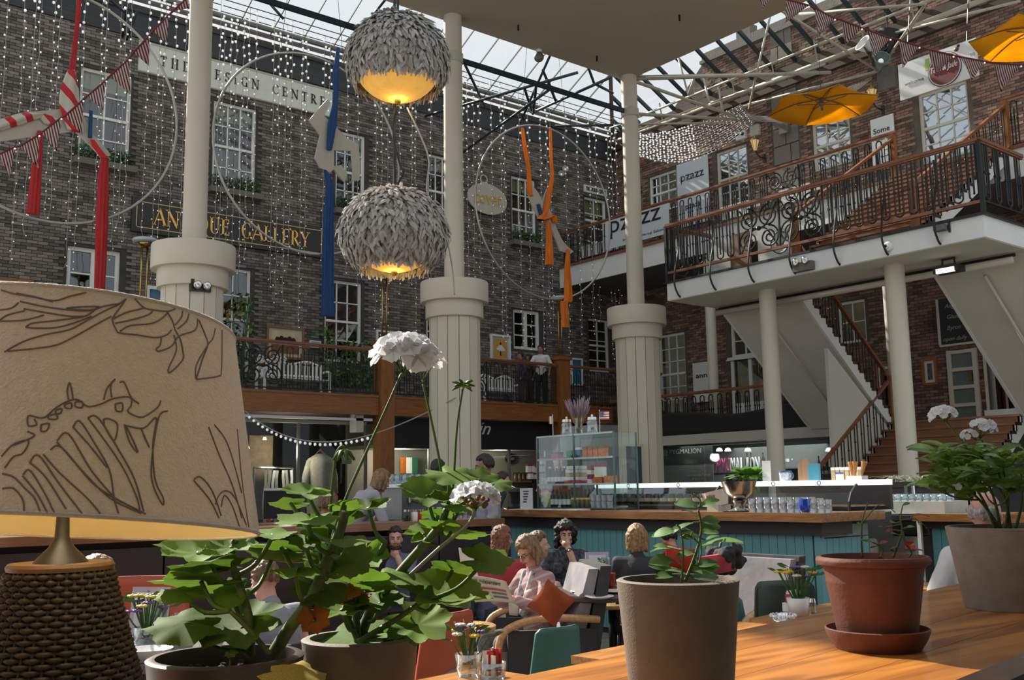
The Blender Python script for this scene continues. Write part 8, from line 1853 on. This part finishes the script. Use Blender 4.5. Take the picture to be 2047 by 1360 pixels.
# ---------------------------------------------------------------- rose sapling, thorny rose, big geranium
def oval_leaf(mat, name='leaf', w=.30):
    vs = []; n = 6
    for i in range(n+1):
        t = i/n; hw = w*sin(pi*min(1, t*.96+.02))**.8
        for s in (-1, 0, 1): vs.append((t, s*hw, .10*sin(pi*t)-(.0 if s else .05)))
    return MB().add(vs, [(i*3+j, i*3+j+1, (i+1)*3+j+1, (i+1)*3+j) for i in range(n) for j in (0, 1)]).mesh(name, mat, smooth=True)
m_rl = M('rose_leaf', (.04, .10, .018), .5, var=.3, scale=30, objrand=.4, trans=.3, col2=(.10, .20, .04)); m_rr = M('red_leaf', (.20, .025, .015), .6, var=.3, trans=.2); OLV, ORD, OLX = oval_leaf(m_rl), oval_leaf(m_rr), oval_leaf(M('pointed_leaf', (.05, .12, .022), .35, var=.3, objrand=.5, trans=.35, col2=(.22, .38, .09)), w=.17)
def oleaf(T, px, py, L, dep, dirx, me=None, rise=.1, roll=0, anchor=None):
    p = atd(px, py, dep); l = L*dep/FPX; d = (CAMR*dirx+Vector((0, 0, rise))+CAMF*rl.uniform(-.5, .5)).normalized(); up = (Vector((0, 0, 1))-CAMF*.5); up = (up-d*up.dot(d)).normalized(); up = Quaternion(d, roll+rl.uniform(-.4, .4)) @ up
    inst('leaf', me or OLV, T, p-wloc(T), basis(d, up.cross(d), up), l)
    if anchor is not None: MB().tube([anchor, p], .0012*dep/1.6, 5).build('twig', m_gstem, T)
PC = thing('rose_sapling', 'young green rose sapling in the tall grey pot', 'plant', cC_)
SCm = stem(PC, [(1370, 1162), (1390, 1110), (1402, 1060), (1396, 1020)], 1.62, .0028, .0016) + stem(PC, [(1400, 1090), (1385, 1075), (1372, 1068)], 1.62, .0016, .0012) + stem(PC, [(1362, 1165), (1366, 1110), (1360, 1060), (1352, 1050)], 1.60, .0018, .0012) + stem(PC, [(1396, 1020), (1400, 1000), (1380, 985), (1372, 975)], 1.62, .0012, .0008) + stem(PC, [(1396, 1130), (1402, 1100), (1398, 1072)], 1.6, .0014, .001)
for px, py, L, dx, rise in ((1395, 1013, 50, -1, .15), (1402, 1012, 38, 1, .35), (1400, 1052, 42, 1, -.05), (1385, 1045, 46, -1, -.5), (1400, 1042, 40, 1, .0), (1385, 1062, 50, -1, .1), (1400, 1065, 42, 1, .0), (1350, 1062, 50, -1, -.25), (1400, 1092, 85, 1, .12), (1358, 1098, 60, -1, -.1), (1335, 1095, 30, -1, .1), (1345, 1120, 52, -1, -.1), (1352, 1112, 38, 1, .2), (1340, 1135, 45, -1, .1), (1380, 1140, 60, 1, .1), (1395, 1132, 40, 1, .2), (1348, 1150, 45, -1, -.1), (1385, 1155, 60, 1, .0), (1375, 1150, 46, -1, .2), (1410, 1080, 30, 1, .3), (1360, 1075, 36, 1, .1), (1395, 1030, 34, -1, .3)):
    p = atd(px, py, 1.62); oleaf(PC, px, py, L, 1.62, dx, None, rise, 0, near(SCm, p))
PD = thing('thorny_rose', 'bare thorny rose with small red leaves in the terracotta pot', 'plant', cD_)
SD = stem(PD, [(1785, 1115), (1795, 1090), (1803, 1062), (1800, 1035), (1805, 1010)], 2.5, .003, .0013) + stem(PD, [(1803, 1062), (1810, 1085), (1822, 1105), (1815, 1115)], 2.5, .003, .002) + stem(PD, [(1724, 1115), (1722, 1080), (1724, 1040), (1735, 1005)], 2.52, .0028, .0015) + stem(PD, [(1760, 1115), (1765, 1100), (1758, 1090)], 2.5, .002, .001) + stem(PD, [(1724, 1045), (1760, 1008), (1790, 1025)], 2.5, .0015, .001) + stem(PD, [(1800, 1040), (1830, 1038), (1838, 1050)], 2.5, .0015, .001)
for k, (px, py, L, dx, rise) in enumerate(((1805, 1010, 16, 1, .3), (1790, 1046, 18, -1, .2), (1786, 1060, 18, -1, -.2), (1792, 1068, 16, -1, .1), (1812, 1055, 20, 1, .1), (1822, 1032, 40, 1, .0), (1836, 1045, 20, 1, -.4), (1745, 1085, 22, -1, .2), (1758, 1088, 22, 1, .3), (1740, 1095, 18, 1, .2), (1820, 1092, 18, 1, .3), (1828, 1100, 20, 1, -.1), (1770, 1055, 18, -1, .1), (1724, 1050, 14, -1, .4), (1780, 1098, 16, 1, .3), (1725, 1080, 14, 1, .2))):
    p = atd(px, py, 2.5); oleaf(PD, px, py, L*.9, 2.5, dx, ORD if k % 3 == 2 else OLV, rise, 0, near(SD, p))
for k in range(5): o = inst('fallen_leaf', ORD if k % 2 else OLV, PD, Vector((cD_.x+rl.uniform(-.08, .08), cD_.y+rl.uniform(-.08, .06), cD_.z-.015))-wloc(PD), (rl.uniform(-.3, .3), rl.uniform(-.3, .3), rl.uniform(0, 6)), .03)
PE = thing('geranium_plant', 'bushy white flowering geranium in the wide pale pot', 'plant', cE_)
SE = []
for bx_, tx, ty in ((2000, 1960, 930), (2010, 2005, 935), (1990, 1925, 940), (2030, 2040, 925), (2020, 1985, 960), (2000, 1900, 950)): SE += stem(PE, [(bx_, 1058), ((bx_+tx)/2+8, 1000), (tx, ty)], 3.25, .0055, .003)
for k in range(84):
    px = rl.uniform(1865, 2075); py = rl.uniform(900, 985)-.15*abs(px-1990)*0; py = max(py, 905+(1900-px)*.3 if px < 1900 else 905); w = rl.uniform(20, 40)
    dep = 3.25+rl.uniform(-.16, .16); c = atd(px, py, dep); put_leaf(PE, px, py, w, w*rl.uniform(.25, .6), dep, near(SE, c-Vector((0, 0, .05))) if k % 3 == 0 else None, rl.choice(GL), rl.choice([1, -1]), .0025)
for k in range(130):
    px = rl.uniform(1862, 2050); py = rl.uniform(895, 985); oleaf(PE, px, py, rl.uniform(30, 62), 3.25+rl.uniform(-.15, .15), rl.choice([-1, -1, 1]), OLX, rl.uniform(-.2, .5), rl.uniform(-.5, .5))
stem(PE, [(1985, 990), (1945, 915), (1905, 860), (1890, 842)], 3.25, .0045, .003, m_gpet, 'flower_stalk'); umbel(PE, 1886, 832, 3.25, .034, 16, (1892, 845), 1.0, 11, .42)
stem(PE, [(2005, 970), (1985, 920), (1962, 880)], 3.25, .0045, .003, m_gpet, 'flower_stalk'); umbel(PE, 1964, 858, 3.25, .034, 14, (1958, 878), 1.0, 12, .42); umbel(PE, 1940, 872, 3.25, .022, 8, (1952, 880), 1.0, 13, .5); umbel(PE, 1920, 975, 3.2, .016, 5, (1920, 990), 1.0, 14, .6)
# dark trough of arching plants on the side counter
p = atd(1835, 985, 11.4); T = thing('trough_planter', 'dark trough planter of arching variegated leaves behind the side counter', 'planter', (p.x, p.y, 0)); q = Quaternion((0, 0, 1), radians(-38))
MB().box((p.x-.36, p.y-.13, 1.2), (p.x+.36, p.y+.13, 1.50), q).box((p.x-.40, p.y-.15, 1.44), (p.x+.40, p.y+.15, 1.50), q).build('trough', m_darkband, T); MB().box((p.x-.3, p.y-.1, 0), (p.x+.3, p.y+.1, 1.2), q).build('stand', m_dark, T)
m_var = M('variegated_leaf', (.16, .20, .10), .4, var=.6, scale=30, stretch=(1, 6, 1), trans=.2, col2=(.45, .48, .38)); OLW = oval_leaf(m_var, w=.075)
for k in range(46):
    u = rl.uniform(-.36, .36); b0 = Vector((p.x, p.y, 1.5))+q @ Vector((u, rl.uniform(-.1, .1), -.01)); a = rl.uniform(0, 6.28); L = rl.uniform(.16, .34); d = Vector((cos(a), sin(a), 0)); mb = MB(); w = .013; sd_ = Vector((-sin(a), cos(a), 0)); V = []
    for i in range(7): t = i/6; V += [b0+d*L*t+Vector((0, 0, L*.9*t*(1-.85*t)))+sd_*w*(1-t)**.6, b0+d*L*t+Vector((0, 0, L*.9*t*(1-.85*t)-.004)), b0+d*L*t+Vector((0, 0, L*.9*t*(1-.85*t)))-sd_*w*(1-t)**.6]
    mb.add(V, [(i*3+j, i*3+j+1, i*3+j+4, i*3+j+3) for i in range(6) for j in (0, 1)]); mb.build('leaf', m_var, T, smooth=True)
# ---------------------------------------------------------------- table lamp
lc = atd(118, 1200, 1.0); LB = Vector((lc.x, lc.y, LG)); T = thing('table_lamp', 'table lamp with drawn-on linen shade and dark wicker base', 'lamp', LB)
zt = atd(118, 1140, 1.0).z; m_wick = M('dark_wicker', (.012, .008, .005), .6, var=.35, scale=40, island=.3, col2=(.030, .019, .011))
def wr(z): t = (zt-z)/(zt-LG); return .047+.105*t**1.12-.030*t**4
MB().lathe([(wr(LG+(zt-LG)*k/10)-.006, LG+(zt-LG)*k/10) for k in range(11)], (LB.x, LB.y, 0), 32).build('core', m_dark, T)
mb = MB(); rows = 62; st = 44
for r in range(rows):
    z = LG+.004+(zt-LG-.008)*r/(rows-1); R0 = wr(z); mb.tube([(LB.x+(R0+.0024*cos(st/2*a+pi*r))*cos(a), LB.y+(R0+.0024*cos(st/2*a+pi*r))*sin(a), z) for a in [2*pi*j/(st*4) for j in range(st*4)]], .0028, 5, close=True)
o = mb.build('wicker_weave', m_wick, T, smooth=True); o['kind'] = 'stuff'
for k in range(st): a = 2*pi*k/st; MB().tube([(LB.x+(wr(z)-.001)*cos(a), LB.y+(wr(z)-.001)*sin(a), z) for z in [LG+(zt-LG)*j/8 for j in range(9)]], .0022, 5).build('stake', m_wick, T)
m_lampw = MWOOD('lamp_wood', (.10, .05, .022), (.15, .08, .035), 0, .5); m_bronze = M('dark_bronze', (.016, .013, .010), .5, .4)
MB().lathe([(0, zt), (.049, zt), (.050, zt+.004), (.048, zt+.007), (0, zt+.007)], (LB.x, LB.y, 0), 32).build('wooden_cap', m_lampw, T, smooth=40)
MB().lathe([(.026, zt+.007), (.022, zt+.012), (.012, zt+.022), (.007, zt+.032), (.006, zt+.055), (.008, zt+.062), (.014, zt+.072), (.013, zt+.09), (.006, zt+.10), (.006, zt+.16), (0, zt+.16)], (LB.x, LB.y, 0), 24).build('stem', m_bronze, T, smooth=50)
# shade: a slightly askew cone
SC_ = atd(115, 1054, .985); tl = Quaternion(CAMR, radians(-6.0)) @ Quaternion(CAMF, radians(2.0)); R1, R2, HS = .191, .150, .200
def sp(a, t, off=0.0): r = R1+(R2-R1)*t+off; return SC_+tl @ Vector((r*cos(a), r*sin(a), HS*t))
n = 72; m_lin = M('linen_shade', (.70, .63, .56), .85, var=.06, scale=160, bump=.25, bscale=420, trans=.14); m_lin_in = M('shade_lining', (.74, .60, .30), .8, var=.05, trans=.2)
vs = [sp(2*pi*j/n, t) for t in (0, .02, .25, .5, .75, .985, 1) for j in range(n)]; MB().add(vs, [(k*n+j, k*n+(j+1) % n, (k+1)*n+(j+1) % n, (k+1)*n+j) for k in range(6) for j in range(n)]).build('linen_shade', m_lin, T, smooth=True); shade = COL.objects[-1]
vs = [sp(2*pi*j/n, t, -.0025) for t in (0, .5, 1) for j in range(n)]; MB().add(vs, [((k+1)*n+j, (k+1)*n+(j+1) % n, k*n+(j+1) % n, k*n+j) for k in range(2) for j in range(n)]).build('shade_lining', m_lin_in, T, smooth=True)
for t in (0, 1): MB().tube([sp(2*pi*j/n, t, -.001) for j in range(n)], .0022, 6, close=True).build('shade_rim', m_lin, T, smooth=True)
for k in range(3): a = 2*pi*k/3+.4; MB().tube([SC_+tl @ Vector((0, 0, HS*.25)), sp(a, .1, -.003)], .0015, 5).build('shade_spoke', m_bronze, T)
MB().ball(SC_+Vector((0, 0, .075)), .03, 12, 8).build('bulb', M('warm_bulb', (1, .8, .5), .3, emit=2.5, ecol=(1, .72, .32)), T, smooth=True)
l = bpy.data.lights.new('lamp_bulb', 'POINT'); l.energy = 2.6; l.color = (1, .82, .50); l.shadow_soft_size = .03; lo = bpy.data.objects.new('lamp_bulb', l); COL.objects.link(lo); lo.parent = T; lo.location = SC_+Vector((0, 0, .06))-wloc(T)
# line drawing printed on the linen
m_ink = M('printed_ink', (.21, .17, .14), .9, var=.1)
ti = tl.inverted()
def on_shade(px, py):
    o = ti @ (CAMLOC-SC_); d = ti @ ray(px, py); k = (R2-R1)/HS     # r = R1 + k z
    A_ = d.x**2+d.y**2-(k*d.z)**2; B_ = 2*(o.x*d.x+o.y*d.y-k*d.z*(R1+k*o.z)); C_2 = o.x**2+o.y**2-(R1+k*o.z)**2; D2 = B_*B_-4*A_*C_2
    if D2 < 0: return None
    t = (-B_-sqrt(D2))/(2*A_); p = o+d*t
    return SC_+tl @ p if 0 <= p.z <= HS else None
LA = '35,1135 180,1055 350,1000 560,955 700,880 850,800 940,760 1000,715|60,1130 260,1110 450,1080 600,1010 760,920 890,850|205,935 260,905 400,890 560,870 690,845 780,780|205,935 280,945 450,940 600,900 730,850|10,640 110,670 240,690 430,725 560,690 690,660|130,665 300,700 420,735|160,730 340,770 560,800 720,805 830,770 950,750|190,790 360,820 560,850 680,850|0,800 90,785 150,740|0,880 60,840 200,805|0,890 200,880 350,840|530,785 650,775 800,775 720,800 560,795|1010,710 960,780 910,850 900,890 930,960 960,985 1100,1000 1240,1020 1330,1000 1370,960|905,870 1010,820 1130,790 1150,780|920,905 1050,880 1180,840 1220,810|960,970 1040,925 1200,910 1290,870 1340,820|1080,710 1150,780 1230,800 1340,810 1400,790|1340,820 1380,890 1400,960 1440,1030 1460,1120 1460,1200 1360,1300 1350,1260 1410,1120 1390,1000|1290,1020 1280,1080 1250,1110 1270,1130 1370,1090 1430,1010 1560,960 1580,870|1400,920 1450,860 1460,810|1420,950 1490,890 1510,830|1590,880 1640,1000 1660,1080 1620,1190 1570,1350|1720,950 1700,1030 1660,1080 1570,1240 1565,1350|1775,960 1770,1280 1740,1330 1570,1355'
LBB = '120,215 130,200 190,210 240,170 290,140 340,130 385,160 440,150 500,125 570,120 575,155 560,180 590,200 630,205 690,165 705,135|300,130 295,90 305,55 315,90 320,130|455,130 470,80 505,40 485,70 490,120|525,55 545,55 575,120 610,148|505,150 535,145 535,180 510,178 505,150|180,240 215,235 205,265 180,268 180,240|210,200 245,195 250,215 215,215 210,200|245,175 270,170 265,190 245,190 245,175|285,150 312,145 312,168 285,165 285,150|330,140 360,140 360,165 330,160 330,140|385,210 430,210 520,350 590,480 630,620|385,210 460,310 540,430 600,560 615,630|320,250 350,225 420,330 480,440 500,560 520,630|320,250 400,340 470,430|250,310 300,280 400,440 510,570|250,315 350,430 480,560 620,630|220,350 270,340 400,490 500,560 640,632|190,370 260,450 380,560 440,630|130,405 170,375 260,500 360,630|130,405 200,470 290,610|100,460 130,440 190,530 240,630|100,465 160,540 210,630|10,455 60,470 110,520 150,560 175,620|10,520 60,520 100,570 105,620|455,215 480,215 515,240 500,310 460,250 455,215|545,240 560,260 605,360 570,320 545,240|620,260 655,340 635,300 620,255|555,245 630,255 685,210 670,330 680,480 715,560 712,590 670,500 665,400 695,210 735,180|5,380 60,325 125,310 100,365 60,380 20,430|120,215 125,245 160,240 150,215|120,270 150,290 60,330|915,250 960,370 1020,510 1060,650|940,240 1000,330 1060,540|850,480 880,470 930,530 970,640|850,485 920,570 960,650|945,590 960,550 990,530 1030,560 1080,680|970,600 985,550 1020,600 1050,690|1040,260 1060,480 1090,690'
for src, ox, oy, s_ in ((LA, 0, 420, 4.0), (LBB, 0, 740, 2.194)):
    for ln in src.split('|'):
        pp = [tuple(float(v) for v in q_.split(',')) for q_ in ln.split()]; B = bez([Vector((x/s_+ox, y/s_+oy, 0)) for x, y in pp], 5); P = [on_shade(v.x, v.y) for v in B]; P = [v for v in P if v is not None]
        if len(P) > 2: MB().tube(P, .0008, 5).build('printed_line', m_ink, shade)
bpy.data.scenes.remove(WS)
